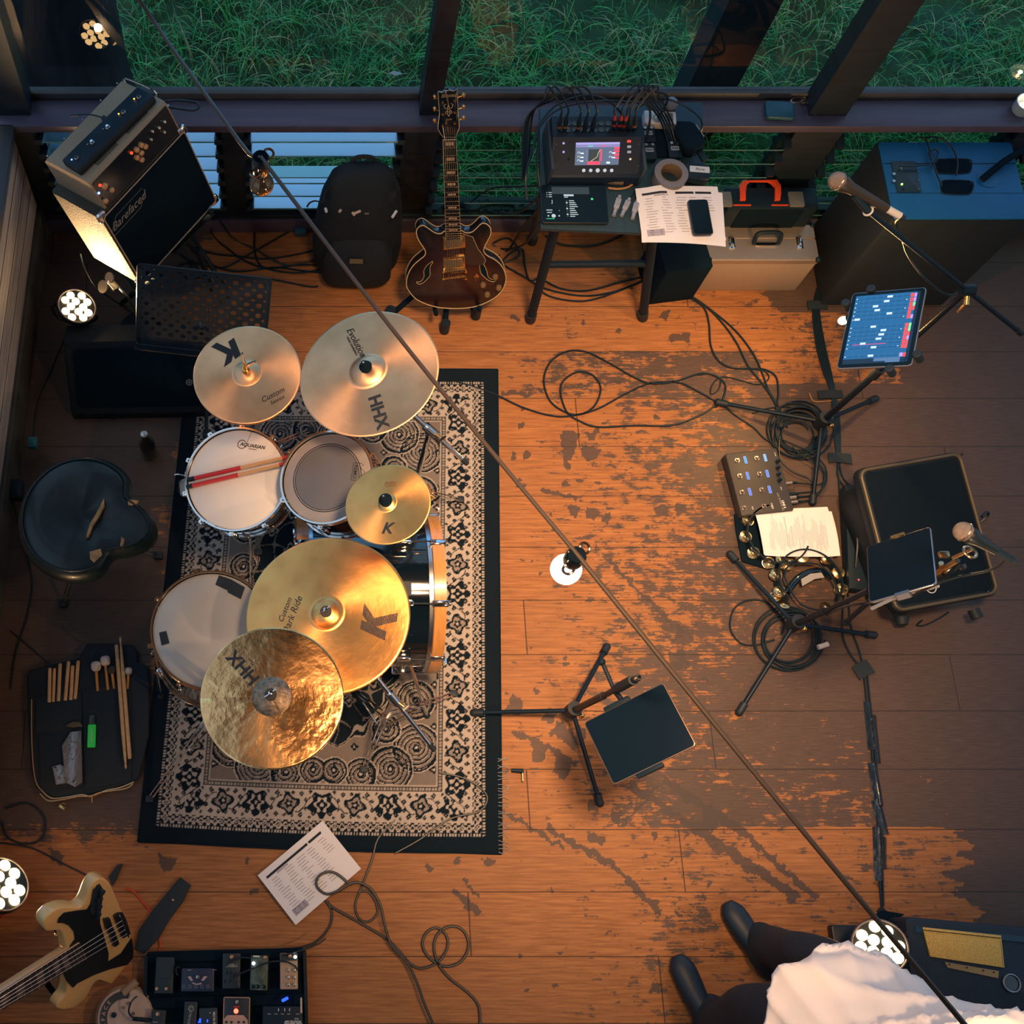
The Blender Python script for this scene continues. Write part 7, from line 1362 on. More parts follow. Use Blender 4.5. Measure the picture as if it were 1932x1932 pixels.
def wedge2():
    a, b = at(1632, 884, .30), at(1828, 848, .30); c_, d_ = at(1870, 1125, .20), at(1668, 1160, .20); n = ((b-a).cross(d_-a)); n = -n.normalized() if n.z < 0 else n.normalized(); ctr = (a+b+c_+d_)/4
    F = frame(ctr, n, ((b-a)+(c_-d_))); w = ((b-a).length+(c_-d_).length)/2; h = ((a-d_).length+(b-c_).length)/2; root = thing('monitor_speaker', 'black wedge monitor speaker with metal rim at the right', 'speaker', TR(ctr.x, ctr.y, 0))
    WS = mat('speaker_shell', (.010, .013, .015), .6, spec=.3, bump=(200, .4)); g = G(F); g.rbox((0, 0, -.02), (w, h, .05), WS, .035, bev=.012, n=6); g.rbox((0, -.01, -.13), (w-.05, h-.09, .20), WS, .04, bev=.02); g.build('shell', root)
    g = G(F); g.tube([(p[0], p[1], .006) for p in rrect(w-.022, h-.022, .03, 6)], .0065, mat('olive_rim', (.10, .08, .05), .5, .4), 8, closed=True, sm=False); lab(g.build('rim', root), 'olive metal rim')
    g = G(F); g.rbox((0, 0, .004), (w-.05, h-.05, .006), mat('perforated_grille', (.006, .010, .013), .8, spec=.12, noise=(500, .5)), .02); g.build('grille', root)
    p = onplane(F, 1755, 1110); g = G(F); g.torus((p[0], p[1], .008), .018, .0015, WHT, seg=24, sg=5); g.text('EV', .018, WHT, TR(p[0], p[1], .008), bold=.02); g.build('badge', root)
    for px, py in ((1813, 858), (1640, 890), (1861, 1117)): p = onplane(F, px, py); g = G(F); g.sph((p[0], p[1], .008), .005, BLKG, 10); g.build('screw', root)
    g = G(); q = at(1836, 1150, .10); g.cyl(q, q+Vector((.01, -.035, .0)), .022, RUB, 16); q = at(1700, 1165, .06); g.cyl(q, q+Vector((.0, -.03, 0)), .03, RUB, 16, .02); g.build('rubber_foot', root)
    g = G(); g.tube([at(1852, 975, .15), at(1862, 966, .14), at(1864, 972, .12), at(1850, 985, .1)], .005, CBL, 6); tag(g.build('cable'), 'short black cable loop at the right side of the wedge monitor', 'cable')
    cable([(1740, 1170, .04), (1730, 1180), (1745, 1180), (1770, 1168), (1790, 1155, .02)], 'black cable curling out below the wedge monitor')
wedge2()
def strip():
    c = at(1605, 1000, .03); p0, p1 = at(1600, 925, .0), at(1608, 1120, 0); L_ = (p0-p1).length; M = frame((p0+p1)/2, (0, 0, 1), p0-p1); root = thing('power_strip', 'long black powered box lying beside the wedge monitor', 'power strip', M); g = G(M); g.rbox((0, 0, .03), (L_, .075, .055), BLK, .008, bev=.004); g.rbox((.07, -.05, .025), (L_*.55, .05, .04), mat('box_step', (.016, .020, .022), .4), .006, bev=.003); g.build('body', root)
    for x, m in ((L_/2-.03, STL), (-L_/2+.04, glow('red_light', (1, .05, .05), 3))): g = G(M); g.sph((x, .0, .058), .006 if m is STL else .0035, m, 10); lab(g.build('socket' if m is STL else 'pilot_lamp', root), 'silver socket' if m is STL else 'lit red lamp')
    g = G(); g.tube([at(1610, 980, .07), at(1616, 1000, .09), at(1618, 1030, .10), at(1614, 1070, .07)], .003, STL, 6); g.build('cord', root)
strip()
# ================================================================== cables on the boards
zz = lambda pts, ox, oy, s: [(ox+a/s, oy+b/s) for a, b in pts]
Z1 = lambda pts: zz(pts, 880, 560, 2.841); Z2 = lambda pts: zz(pts, 260, 1500, 2.76); Z3 = lambda pts: zz(pts, 1320, 780, 3.116)
cable(Z1([(-60, 455), (0, 470), (90, 500), (170, 530), (300, 592), (450, 636), (560, 638), (700, 602), (850, 522), (980, 465), (1130, 458), (1230, 500), (1340, 565), (1325, 590), (1240, 640), (1100, 688), (900, 690), (700, 697), (600, 662), (540, 620), (505, 520), (520, 450), (600, 402), (680, 422), (720, 490), (690, 580), (620, 628), (540, 622), (450, 560), (415, 450), (450, 350), (540, 292), (640, 295), (760, 352), (900, 432), (1000, 466), (1130, 450), (1260, 410), (1350, 432), (1390, 480), (1370, 560), (1335, 592)]), 'long black cable looping over the bare floor right of the hi-hat side of the rug', r=.0042)
cable(Z1([(1100, -15), (1180, 0), (1270, 55), (1300, 140), (1310, 260), (1350, 340), (1420, 380), (1520, 385), (1600, 390), (1660, 430), (1672, 520), (1660, 620), (1690, 720)]), 'black cable dropping from the table with a wide bend to the left', r=.0042)
cable(Z1([(1100, -18), (1180, -2), (1290, 58), (1380, 150), (1450, 250), (1510, 370), (1590, 470), (1650, 560), (1695, 660)]), 'black cable from the table, straighter of the two middle ones', r=.0042)
cable(Z1([(1110, -22), (1200, -6), (1330, 85), (1450, 190), (1540, 310), (1590, 420), (1620, 500), (1680, 600), (1720, 700)]), 'black cable from the table, nearest the aluminium case', r=.0042)
cable(Z1([(1240, 420), (1300, 412), (1360, 440), (1350, 500), (1310, 520), (1320, 470), (1370, 430), (1460, 445), (1560, 470), (1620, 440), (1600, 400), (1520, 385)]), 'thin dark cable curl in the middle of the looped cables', r=.003)
cable(Z1([(1390, 590), (1450, 640), (1540, 700), (1600, 760), (1680, 800)]), 'black cable running from the tripod foot to the coil', r=.004)
cable([(1290, 545), (1270, 538), (1235, 533), (1215, 530)], 'short black cable end under the right table leg', r=.0042)
def coil(c, R, n, label, ry=.95, seed=1, r=.0038):
    R_ = random.Random(seed); pts = []
    for k in range(n*14): a = k/14*2*math.pi; q = R*(1-.35*(k/(n*14)))*(1+.06*math.sin(a*1.3+seed)); pts.append((c[0]+q*math.cos(a)+4*math.sin(a*.23+seed), c[1]+q*ry*math.sin(a)+3*math.cos(a*.31), .006+.0035*(k/14 % 3)))
    return cable(pts, label, r=r, name='coiled_cable')
coil((1508, 812), 58, 7, 'coil of black cable around the foot of the upper right stand', seed=2); coil((1505, 820), 42, 4, 'inner tangle of thin cable under the upper right stand hub', seed=5, r=.003)
coil((1490, 1205), 66, 6, 'coil of black cable around the hub of the leaning-arm stand', seed=3); cable(Z3([(440, 1330), (340, 1360), (250, 1355), (190, 1290), (180, 1220), (210, 1140), (290, 1098), (380, 1105), (450, 1160), (500, 1230), (480, 1300)]), 'single wide loop of black cable left of the leaning-arm stand', r=.0038)
P = Z3([(725, 1368)])[0]; p = at(*P, .02); g = G(); g.cyl(p+Vector((-.02, -.005, 0)), p+Vector((.02, .008, 0)), .010, mat('plug_silver'), 14); tag(g.build('cable_connector'), 'silver cable connector lying at the edge of the lower coil', 'plug')
cable(Z3([(320, 690), (300, 720), (240, 800), (235, 760), (290, 700)]), 'short black cable by the tambourine at the sheet corner', r=.003)
cable(Z3([(500, 960), (520, 900), (600, 880), (700, 890), (770, 950), (815, 1040), (820, 1080), (790, 1130), (700, 1155), (610, 1130), (560, 1080), (520, 1010), (500, 960)]), 'ring of black cable resting over the double-row tambourine', r=.0038, z=.055)
for k in range(5):
    o = [-6, -3, 0, 3, 6][k]; cable([(1545+o*.6, 545), (1540+o, 590), (1548+o*1.3, 650), (1560+o*1.2, 700), (1572+o*.6, 742), (1578+o, 800), (1582+o*.5, 862)], ['leftmost strand of the cable run beside the blue fader tablet', 'second strand of the cable run beside the fader tablet', 'middle strand of the cable run beside the fader tablet', 'fourth strand of the cable run beside the fader tablet', 'rightmost strand of the cable run beside the fader tablet'][k], r=.0042)
cable([(1583, 868), (1590, 900), (1612, 922), (1632, 924)], 'black cable from the lower tape pad to the wedge monitor', r=.004); cable([(1586, 868), (1580, 895), (1600, 925), (1632, 926)], 'second black cable curving from the tape pad to the wedge monitor', r=.004)
cable([(1580, 868), (1584, 930), (1588, 1000), (1594, 1080), (1590, 1150), (1590, 1200), (1605, 1235), (1626, 1262)], 'black cable running down left of the power strip to the tape', r=.0042); cable([(1600, 1120), (1605, 1180), (1620, 1225), (1630, 1262)], 'black cable joining the taped run from the power strip', r=.0042)
cable([(1527, 742), (1535, 757), (1560, 757), (1600, 752)], 'orange-lit thin lead lying across the middle tape pad', r=.003, m=mat('warm_lead', (.35, .20, .10), .4)); cable([(1420, 780), (1450, 770), (1490, 768), (1540, 775), (1560, 790)], 'thin black lead over the top of the upper coil', r=.003)
def pad(label, c, w, h, rot): p = at(*c, .0); M = TR(p.x, p.y, 0) @ RZ(rot); g = G(M); g.prism([(-w/2, -h/2), (-w*.1, -h*.42), (w/2, -h*.5), (w*.48, h*.45), (0, h*.5), (-w*.5, h*.4)], .009, .0125, GAF); tag(g.build('tape_pad', loc=(p.x, p.y, .009)), label, 'tape')
pad('black tape pad over the cables at the loudspeaker foot', (1540, 578), .085, .045, 0); pad('black tape pad over the cables beside the tripod foot', (1565, 746), .105, .042, 0); pad('black tape pad over the cables above the wedge monitor', (1583, 866), .095, .046, -5); pad('black tape pad where the long taped cable run begins', (1626, 1264), .070, .062, 25)
for k, o in enumerate((-3, 3)): cable([(1632+o, 1264), (1636+o, 1300), (1640+o, 1345), (1648+o, 1420), (1655+o, 1500), (1661+o, 1580), (1662+o, 1650), (1665+o*.5, 1710)], ['left strand of the long taped cable run', 'right strand of the long taped cable run'][k], r=.0045)
SHT = mat('glossy_tape', (.010, .014, .018), .25, bump=(30, .9), coat=.3)
for i, (a, b, w) in enumerate((((1636, 1325), (1645, 1415), .030), ((1645, 1350), (1654, 1440), .030), ((1645, 1440), (1658, 1520), .034), ((1652, 1510), (1668, 1575), .036), ((1655, 1560), (1658, 1662), .036), ((1666, 1580), (1666, 1640), .024))):
    A_, B_ = at(*a, .0), at(*b, .0); M = frame((A_+B_)/2, (0, 0, 1), A_-B_); L_ = (A_-B_).length; g = G(M); vs = []; fs = []
    for j in range(9):
        for k in range(7): vs.append((L_*(j/8-.5)+rnd.uniform(-.003, .003), w*(k/6-.5), .0015+.0145*max(0, 1-abs(k-3)/2.4)**.6*(1 if True else 0)+rnd.uniform(0, .0012)))
    for j in range(8):
        for k in range(6): q = j*7+k; fs.append((q, q+7, q+8, q+1))
    n_ = len(vs); vs += [(x, y, z-.0006) for x, y, z in vs]; fs += [tuple(n_+k for k in f[::-1]) for f in fs]; g.add(vs, fs, SHT)
    tag(g.build('tape_strip'), ['uppermost strip of shiny black tape on the long cable run', 'second strip of shiny black tape from the top of the run', 'third strip of shiny black tape from the top of the run', 'fourth strip of shiny black tape from the top of the run', 'lowest long strip of shiny black tape on the cable run', 'narrow strip of shiny black tape beside the lowest one'][i], 'tape', 'tape strips over the long cable run')
p = at(1672, 1728, 0); g = G(TR(p.x, p.y, 0) @ RZ(-48)); g.prism([(-.035, -.015), (.035, -.013), (.033, .015), (-.034, .013)], .002, .006, GAF); tag(g.build('tape_pad'), 'small black tape piece at the bottom end of the cable run', 'tape')
# lower cables
cable(Z2([(1340, 130), (1290, 180), (1245, 240), (1218, 340), (1165, 480), (1132, 570), (1150, 640), (1200, 660), (1245, 620), (1240, 560), (1200, 505), (1160, 500)]), 'thin black cable leaving the rug and looping below it', r=.0040)
cable(Z2([(1100, 462), (1040, 412), (990, 400), (940, 425), (932, 475), (980, 515), (1040, 500), (1100, 465), (1150, 455), (1215, 490), (1262, 570), (1285, 670), (1320, 780), (1400, 870), (1455, 980), (1490, 1080), (1545, 1210)]), 'black cable with a small loop lying on the set list by the rug', r=.0048, z=.030)
cable(Z2([(985, 550), (1010, 582), (1120, 645), (1280, 738), (1350, 800), (1420, 880), (1480, 902), (1560, 872), (1610, 800), (1608, 735), (1560, 692), (1505, 715), (1482, 780), (1520, 850), (1600, 892), (1680, 868), (1722, 790), (1700, 712), (1640, 682), (1572, 712), (1542, 780), (1560, 870), (1620, 950), (1720, 1030), (1775, 1100), (1782, 1210)]), 'black cable with a double loop at the bottom of the floor', r=.0048)
cable(Z2([(975, 545), (1010, 610), (995, 690), (920, 770), (800, 805), (760, 815)]), 'black cable curving from the set list to the pedalboard', r=.0042)
cable(zz([(250, 1640-1640)], 0, 0, 1)[:0] or [(900, 1478), (930, 1462), (960, 1454)], 'thin lead running from the rug to the angled jack plug', r=.0028)
p = at(975, 1454, .012); q = at(993, 1455, .012); M = frame(p, (0, 0, 1), q-p); root = thing('jack_plug', 'angled jack plug with gold tip lying right of the rug', 'plug', M); g = G(M); g.cyl((-.02, 0, 0), (.025, 0, 0), .007, BLK, 12, .009); g.build('sleeve', root); g = G(M); g.cyl((.022, 0, 0), (.022, -.036, 0), .0042, GLD, 12); g.sph((.022, -.038, 0), .004, GLD, 8); g.build('gold_tip', root)
cable([(745, 1610), (790, 1585), (850, 1545), (905, 1530), (918, 1500), (880, 1470), (830, 1458)], 'thin black cable lying over the lower right corner of the rug', r=.0035, z=.016)
p = [at(*q, .0) for q in ((612, 1553), (677, 1636), (553, 1742), (491, 1655))]; c = sum(p, Vector())/4
paper('set_list', 'white printed set list lying half on the lower edge of the rug', frame(c+Vector((0, 0, .015)), (0, 0, 1), p[0]-p[3]), .305, .218, setlist, fold=lambda u, v: .006*math.sin((u+v)*3.0)+.010*(u > .9)*(u-.9)*6)
# things drifting on the floor at the left
cable([(60, 1690), (30, 1700), (0, 1735), (-40, 1790)][:3], 'thin orange lead curling left of the cream bass', r=.003, m=mat('red_lead', (.55, .06, .02), .4)); cable([(235, 1676), (252, 1682), (272, 1705), (288, 1722)], 'bright red-orange lead arching right of the cream bass', r=.0035, m=mat('red_lead'))
cable([(300, 1768), (302, 1785), (298, 1800)], 'short red lead end above the pedalboard', r=.003, m=mat('red_lead'))
cable([(10, 1525), (50, 1515), (82, 1540), (80, 1580), (50, 1592), (15, 1580), (4, 1550)], 'faint black cable ring on the floor below the stick bag', r=.0035); cable([(0, 1590), (60, 1600), (120, 1630), (180, 1660)], 'faint black cable on the dark floor above the cream bass', r=.003)

# ------------------------------------------------------------------ stick bag and its sticks
def stickbag():
    B_ = mat('black_bag_fabric', (.010, .016, .020), .75, bump=(120, .4)); c = [at(*q, .02) for q in ((62, 1275), (262, 1262), (292, 1440), (85, 1500))]; root = thing('stick_bag', 'open black stick bag lying on the floor left of the rug', 'bag', (sum(c, Vector())/4).xy.to_3d()); f = lambda px, py, z=0: at(px/4.39, 1160+py/4.39, z)
    ol = [(235, 520), (260, 470), (400, 430), (660, 370), (730, 250), (960, 250), (1100, 260), (1150, 330), (1140, 400), (1230, 440), (1245, 600), (1240, 1000), (1160, 1350), (1110, 1395), (800, 1490), (480, 1530), (400, 1500), (310, 1440), (270, 1300), (245, 900)]
    g = G(); P = [f(*q) for q in ol]; g.prism([(p.x, p.y) for p in P], .003, .030, B_, bev=.008); g.build('back_cover', root, smooth=50)
    for pl in ([(310, 690), (690, 650), (690, 950), (310, 1000)], [(690, 640), (1100, 560), (1100, 1380), (720, 1460), (700, 900)], [(330, 1000), (690, 930), (700, 1440), (350, 1450)]):
        g = G(); P = [f(*q) for q in pl]; g.prism([(p.x, p.y) for p in P], .028, .036, B_, bev=.003); g.build('pocket', root)
    ZG = mat('gilt_zip', (.85, .52, .25), .3, .8); g = G(); g.tube([f(*q, .030) for q in ((262, 700), (262, 1000), (275, 1250), (300, 1390), (350, 1460), (430, 1520), (560, 1510), (680, 1490), (740, 1505), (800, 1490), (880, 1455), (1000, 1430), (1110, 1385))], .0028, ZG, 5); g.tube([f(*q, .034) for q in ((330, 1480), (400, 1540), (520, 1530), (650, 1505), (750, 1500), (840, 1470), (1040, 1440), (1100, 1400))], .0022, ZG, 5); g.tube([f(760, 1500, .033), f(762, 1555, .03)], .0025, ZG, 5, sm=False); g.build('zip_edge', root)
    p = f(515, 1595, .02); g = G(frame(p, (0, 0, 1), (1, -.45, 0))); g.rbox((0, 0, 0), (.026, .010, .006), GLD, .002, bev=.001); g.tube([(-.012, .005, 0), (-.004, .014, 0), (.008, .012, 0), (.012, .004, 0)], .002, GLD, 5); g.build('strap_buckle', root)
    WD2 = mat('pale_stick_wood', (.58, .36, .18), .45, noise=(40, .12)); WD3 = mat('amber_stick', (.50, .22, .05), .4)
    nm = ['leftmost light wooden stick end in the left pocket', 'second stick end from the left in the left pocket', 'third stick end from the left in the left pocket', 'fourth stick end from the left in the left pocket', 'fifth stick end from the left in the left pocket', 'rightmost tall stick end in the left pocket']
    for i, (a, b) in enumerate((((413, 440), (408, 700)), ((452, 443), (442, 695)), ((498, 402), (486, 690)), ((568, 385), (543, 685)), ((602, 420), (588, 680)), ((648, 380), (625, 672)))):
        A_, B2 = f(*a, .040), f(*b, .034); dd = (A_-B2).normalized(); rr = .0072 if i != 1 else .0062; g = G(); g.cyl(B2-dd*.012, A_-dd*.004, rr, WD2, 14); g.cyl(A_-dd*.004, A_, rr, WD2, 14, rr*.7); tag(g.build('drumstick'), nm[i], 'drumstick', 'stick ends in the left pocket')
    mn = ['large white-headed mallet, leftmost in the bag', 'white-headed mallet standing furthest out of the bag', 'dark-headed mallet between the white mallet and the crossed sticks', 'small white-headed mallet right of the crossed sticks']
    for i, (h, e, hr, m) in enumerate((((795, 425), (808, 610), .019, mat('white_fleece', (.62, .55, .50), .95, noise=(60, .2), bump=(120, 1))), ((872, 380), (892, 600), .019, mat('white_fleece')), ((925, 455), (945, 590), .015, mat('dark_fleece', (.05, .045, .045), .95)), ((1065, 465), (1055, 590), .014, mat('white_fleece')))):
        A_, B2 = f(*h, .048), f(*e, .036); dd = (A_-B2).normalized(); M = frame(A_, dd); r_ = thing('mallet', mn[i], 'mallet', M, 'mallets in the stick bag'); g = G(M); g.lathe([(0, -hr*1.05), (hr*.55, -hr*.98), (hr*.86, -hr*.75), (hr, -hr*.35), (hr, hr*.3), (hr*.88, hr*.7), (hr*.6, hr*.93), (0, hr*1.0)], m, seg=20); g.build('head', r_); g = G(); g.cyl(B2-dd*.010, A_-dd*hr, .0058, WD3, 12); g.build('shaft', r_)
    for i, (tp, bt) in enumerate((((964, 245), (1043, 1275)), ((995, 180), (1075, 1195)))):
        A_, B2 = f(*tp, .056), f(*bt, .052); dd = (B2-A_).normalized(); L_ = (B2-A_).length; M = frame(A_, dd); g = G(M)
        if i == 0: pr = [(0, 0), (.0065, .002), (.0074, .01), (.0076, L_*.72), (.0050, L_*.93), (.0030, L_*.965), (.0046, L_*.98), (.003, L_*.998), (0, L_)]
        else: pr = [(0, 0), (.0038, .004), (.0050, .012), (.0032, .022), (.0052, .06), (.0076, L_*.30), (.0076, L_-.01), (.0060, L_-.001), (0, L_)]
        g.lathe(pr, WD2, seg=16); tag(g.build('drumstick', W=M), ['long stick lying on the bag with its tip pointing down', 'long stick lying on the bag with its tip pointing up'][i], 'drumstick', 'pair of long sticks across the bag')
    A_, B2 = f(765, 830, .042), f(757, 1102, .042); M = frame((A_+B2)/2, (0, 0, 1), A_-B2); L_ = (A_-B2).length; root = thing('highlighter_pen', 'bright green highlighter pen lying on the stick bag', 'pen', M); g = G(M); g.rbox((-L_*.14, 0, 0), (L_*.70, .030, .010), mat('neon_green', (.02, .55, .06), .4, emit=(.02, .6, .06), es=.10), .003, bev=.002); g.build('barrel', root); g = G(M); g.rbox((L_*.36, 0, 0), (L_*.28, .024, .010), mat('dark_cap', (.02, .035, .03), .3), .003, bev=.002); g.build('cap', root); g = G(M); g.box((-L_*.14, 0, .0052), (L_*.40, .004, .0006), mat('pale_green_print', (.35, .6, .35), .5)); g.build('printing', root)
    PL = mat('crumpled_clear_plastic', (.16, .15, .15), .12, spec=1, coat=1, bump=(45, 1)); 
    for lab_, pl, m, z in (('crumpled clear plastic sleeve in the stick bag pocket', [(600, 985), (690, 975), (700, 1400), (640, 1440), (560, 1400), (530, 1100)], PL, .038), ('folded clear plastic packet beside the plastic sleeve', [(450, 1270), (520, 1250), (600, 1310), (600, 1400), (480, 1420)], PL, .037), ('olive round-topped pad on the stick bag pocket', [(560, 935), (620, 900), (680, 905), (705, 940), (620, 950)], mat('olive_felt', (.10, .085, .05), .9), .038)):
        P = [f(*q) for q in pl]; g = G(); g.prism([(p.x, p.y) for p in P], z, z+.010, m, bev=.003); 
        if m is PL:
            for _ in range(16): a = P[0].lerp(P[3], rnd.random())+Vector((rnd.uniform(-.008, .008), rnd.uniform(-.01, .01), z+.010)); g.tube([a, a+Vector((rnd.uniform(-.010, .010), rnd.uniform(-.014, .014), .003))], .0016, CHR, 4, sm=False)  # chrome slivers added to imitate glints on the crumpled plastic
        tag(g.build('plastic_sleeve' if m is PL else 'felt_pad'), lab_, 'sleeve' if m is PL else 'pad')
stickbag()

# ------------------------------------------------------------------ cream bass guitar, strap, round pedal, pedalboard
def bassg():
    A = at(225, 1745, .22); Bp = at(0, 1888, .52); xdir = (Bp-A).normalized(); side = at(120, 1905, .16)-A; n = xdir.cross(side); n = n.normalized() if n.z > 0 else -n.normalized(); M = frame(A, n, xdir); L = lambda px, py: onplane(M, px/4.83, 1560+py/4.83)
    root = thing('bass_guitar', 'cream bass guitar with black scratch plate leaning at the left corner', 'guitar', M); CRM_ = mat('cream_lacquer', (.66, .42, .17), .30, coat=.5)
    ol = [(600, 1100), (580, 1010), (545, 950), (480, 950), (425, 950), (398, 900), (405, 850), (470, 780), (560, 738), (640, 732), (720, 738), (765, 700), (795, 640), (820, 570), (860, 505), (905, 472), (960, 480), (1010, 530), (1060, 640), (1120, 790), (1165, 900), (1195, 1000), (1215, 1120), (1208, 1240), (1180, 1340), (1130, 1425), (1060, 1445), (980, 1425), (900, 1402), (850, 1440), (790, 1550), (700, 1635), (600, 1668), (520, 1655), (540, 1600), (600, 1520), (610, 1400), (570, 1340), (600, 1230)]
    P = [(v.x, v.y) for v in catmull([Vector((*L(*q), 0)) for q in ol], True, .008)]; g = G(M); g.prism(P, -.042, 0, CRM_, bev=.006, nb=3); bd = g.build('body', root, smooth=60)
    pg = [(590, 1140), (680, 1020), (670, 950), (620, 890), (560, 868), (520, 870), (530, 830), (580, 780), (700, 760), (790, 750), (830, 690), (850, 590), (880, 530), (905, 518), (930, 560), (928, 650), (905, 760), (905, 870), (950, 1020), (985, 1150), (978, 1228), (1100, 1150), (1195, 1010), (1210, 1120), (1200, 1240), (1000, 1290), (850, 1345), (700, 1420), (660, 1460), (600, 1400), (575, 1340)]
    Q = [L(*q) for q in pg]; g = G(M); g.prism(Q, .0005, .004, mat('black_scratch_plate', (.008, .011, .012), .5, spec=.3)); g.build('scratch_plate', root)
    g = G(M); Q = [L(*q) for q in [(845, 560), (905, 520), (930, 600), (910, 760), (895, 840), (850, 830), (810, 760)]]; g.prism(Q, .004, .006, mat('grey_control_plate', (.03, .06, .075), .35, .6)); g.build('control_plate', root)
    for q in ((905, 575), (885, 640), (880, 710), (870, 780)): p = L(*q); g = G(M); g.lathe([(.011, .006), (.011, .018), (0, .019)], mat('dark_dial', (.02, .025, .03), .3), TR(p[0], p[1], 0), 18); g.build('control_knob', root)
    BLKP = mat('pickup_black', (.008, .012, .015), .4); 
    for q, nm in (([(935, 830), (985, 818), (1010, 890), (1030, 930), (1072, 1050), (1030, 1082), (1000, 1010), (985, 960), (955, 910)], 'pickup'), ([(1030, 800), (1060, 778), (1105, 772), (1135, 830), (1175, 960), (1105, 1002), (1075, 920)], 'bridge_cover')): Q = [L(*p) for p in q]; g = G(M); g.prism(Q, .0, .011, BLKP, bev=.002); g.build(nm, root)
    g = G(M); a, b = L(1065, 785), L(1150, 985); g.tube([(a[0]+(b[0]-a[0])*i/12, a[1]+(b[1]-a[1])*i/12, .013+.002*(i % 2)) for i in range(13)], .003, CHR, 6, sm=False); g.build('bridge', root)
    c0, c1 = L(705, 1040), L(770, 1190); e0, e1 = L(0, 1488), L(0, 1650); ex = 1.75; e0 = (c0[0]+(e0[0]-c0[0])*ex, c0[1]+(e0[1]-c0[1])*ex); e1 = (c1[0]+(e1[0]-c1[0])*ex, c1[1]+(e1[1]-c1[1])*ex)
    g = G(M); g.prism([c0, c1, e1, e0], -.020, .006, mat('maple_neck', (.45, .28, .13), .35, coat=.4), bev=.004); g.prism([c0, c1, e1, e0], .006, .0105, mat('dark_fingerboard', (.03, .028, .028), .4)); nk = g.build('neck', root); lf = lambda a, b, t: (a[0]+(b[0]-a[0])*t, a[1]+(b[1]-a[1])*t)
    g = G(M); fr = [(1-2**(-k/12))/(1-2**(-21/12)) for k in range(22)]
    for k in range(22): t = 1-fr[k]; g.tube([(*lf(c0, e0, t), .0112), (*lf(c1, e1, t), .0112)], .0012, mat('fret_wire', (.75, .55, .42), .3, 1), 4, sm=False)
    g.tube([(*c0, .009), (*e0, .009)], .0016, mat('cream_edge', (.75, .55, .38), .4), 4, sm=False); g.tube([(*c1, .009), (*e1, .009)], .0012, mat('cream_edge'), 4, sm=False); g.build('frets_and_edging', nk)
    g = G(M)
    for k in (3, 5, 7, 9, 12, 15, 17): t = 1-(fr[k-1]+fr[k])/2; h = .011; a, b = lf(c0, e0, t), lf(c1, e1, t); dx, dy = b[0]-a[0], b[1]-a[1]; l = math.hypot(dx, dy); ux, uy = -dy/l*h, dx/l*h; g.prism([(a[0]+dx*.15+ux, a[1]+dy*.15+uy), (a[0]+dx*.85+ux, a[1]+dy*.85+uy), (a[0]+dx*.85-ux, a[1]+dy*.85-uy), (a[0]+dx*.15-ux, a[1]+dy*.15-uy)], .0104, .0109, mat('grey_block_inlay', (.10, .09, .095), .4))
    g.build('inlay', nk); g = G(M); hd0 = lf(c0, e0, 1.0); hd1 = lf(c1, e1, 1.0); dx, dy = e0[0]-c0[0], e0[1]-c0[1]; l = math.hypot(dx, dy); d_ = (dx/l, dy/l); px_, py_ = -d_[1], d_[0]; s_ = 1 if (hd1[0]-hd0[0])*px_+(hd1[1]-hd0[1])*py_ < 0 else -1
    hp = lambda a, b: (hd0[0]+d_[0]*a+px_*b*s_, hd0[1]+d_[1]*a+py_*b*s_); g.prism([hp(0, 0), hp(.03, .03), (hp(.2, .05)), hp(.23, .0), hp(.20, -.07), hp(.03, -.07), hp(0, -.042)], -.012, .004, mat('maple_neck'), bev=.003); h_ = g.build('headstock', root)
    for i in range(4): g = G(M); q = hp(.05+.04*i, .035); g.cyl((*q, -.004), (*q, .016), .006, CHR, 12); q2 = hp(.05+.04*i, .07); g.cyl((*q, -.008), (*q2, -.008), .004, CHR, 8); g.sph((*q2, -.008), .011, CHR, 10, (1, 1, .4)); g.build('tuning_peg', h_)
    g = G(M); b0_, b1_ = L(1075, 808), L(1140, 968)
    for i in range(4): s = (i+.5)/4; p, q = lf(b0_, b1_, s), lf(lf(c0, e0, 1), lf(c1, e1, 1), .15+.7*s); g.tube([(*p, .016), (*q, .0135)], .0011-.0001*i, mat('string_steel', (.55, .45, .40), .3, 1), 4, sm=False)
    g.build('strings', root)
    for q, z in (((560, 1090), .002), ((545, 1020), -.02)): p = L(*q); g = G(M); g.sph((p[0], p[1], z), .006, GLD, 10); g.build('strap_button', root)
    p = at(505/4.83, 1560+1555/4.83, .05); s = thing('guitar_stand', 'dark low stand propping the cream bass guitar', 'stand', (p.x, p.y, 0)); g = G(); q = M @ Vector((.0, 0, -.06)); g.tube([Vector((p.x, p.y, .02)), Vector((p.x-.02, p.y+.08, .18)), M @ Vector((*L(700, 1300), -.055))], .011, BLKM, 8); g.tube([Vector((p.x-.05, p.y+.25, .02)), M @ Vector((*L(700, 1100), -.055))], .011, BLKM, 8); g.build('frame', s); g = G(); g.sph((p.x, p.y, .045), .011, GLD, 10); g.sph((p.x+.012, p.y-.006, .05), .008, GLD, 10); g.build('gilt_knob', s)
bassg()
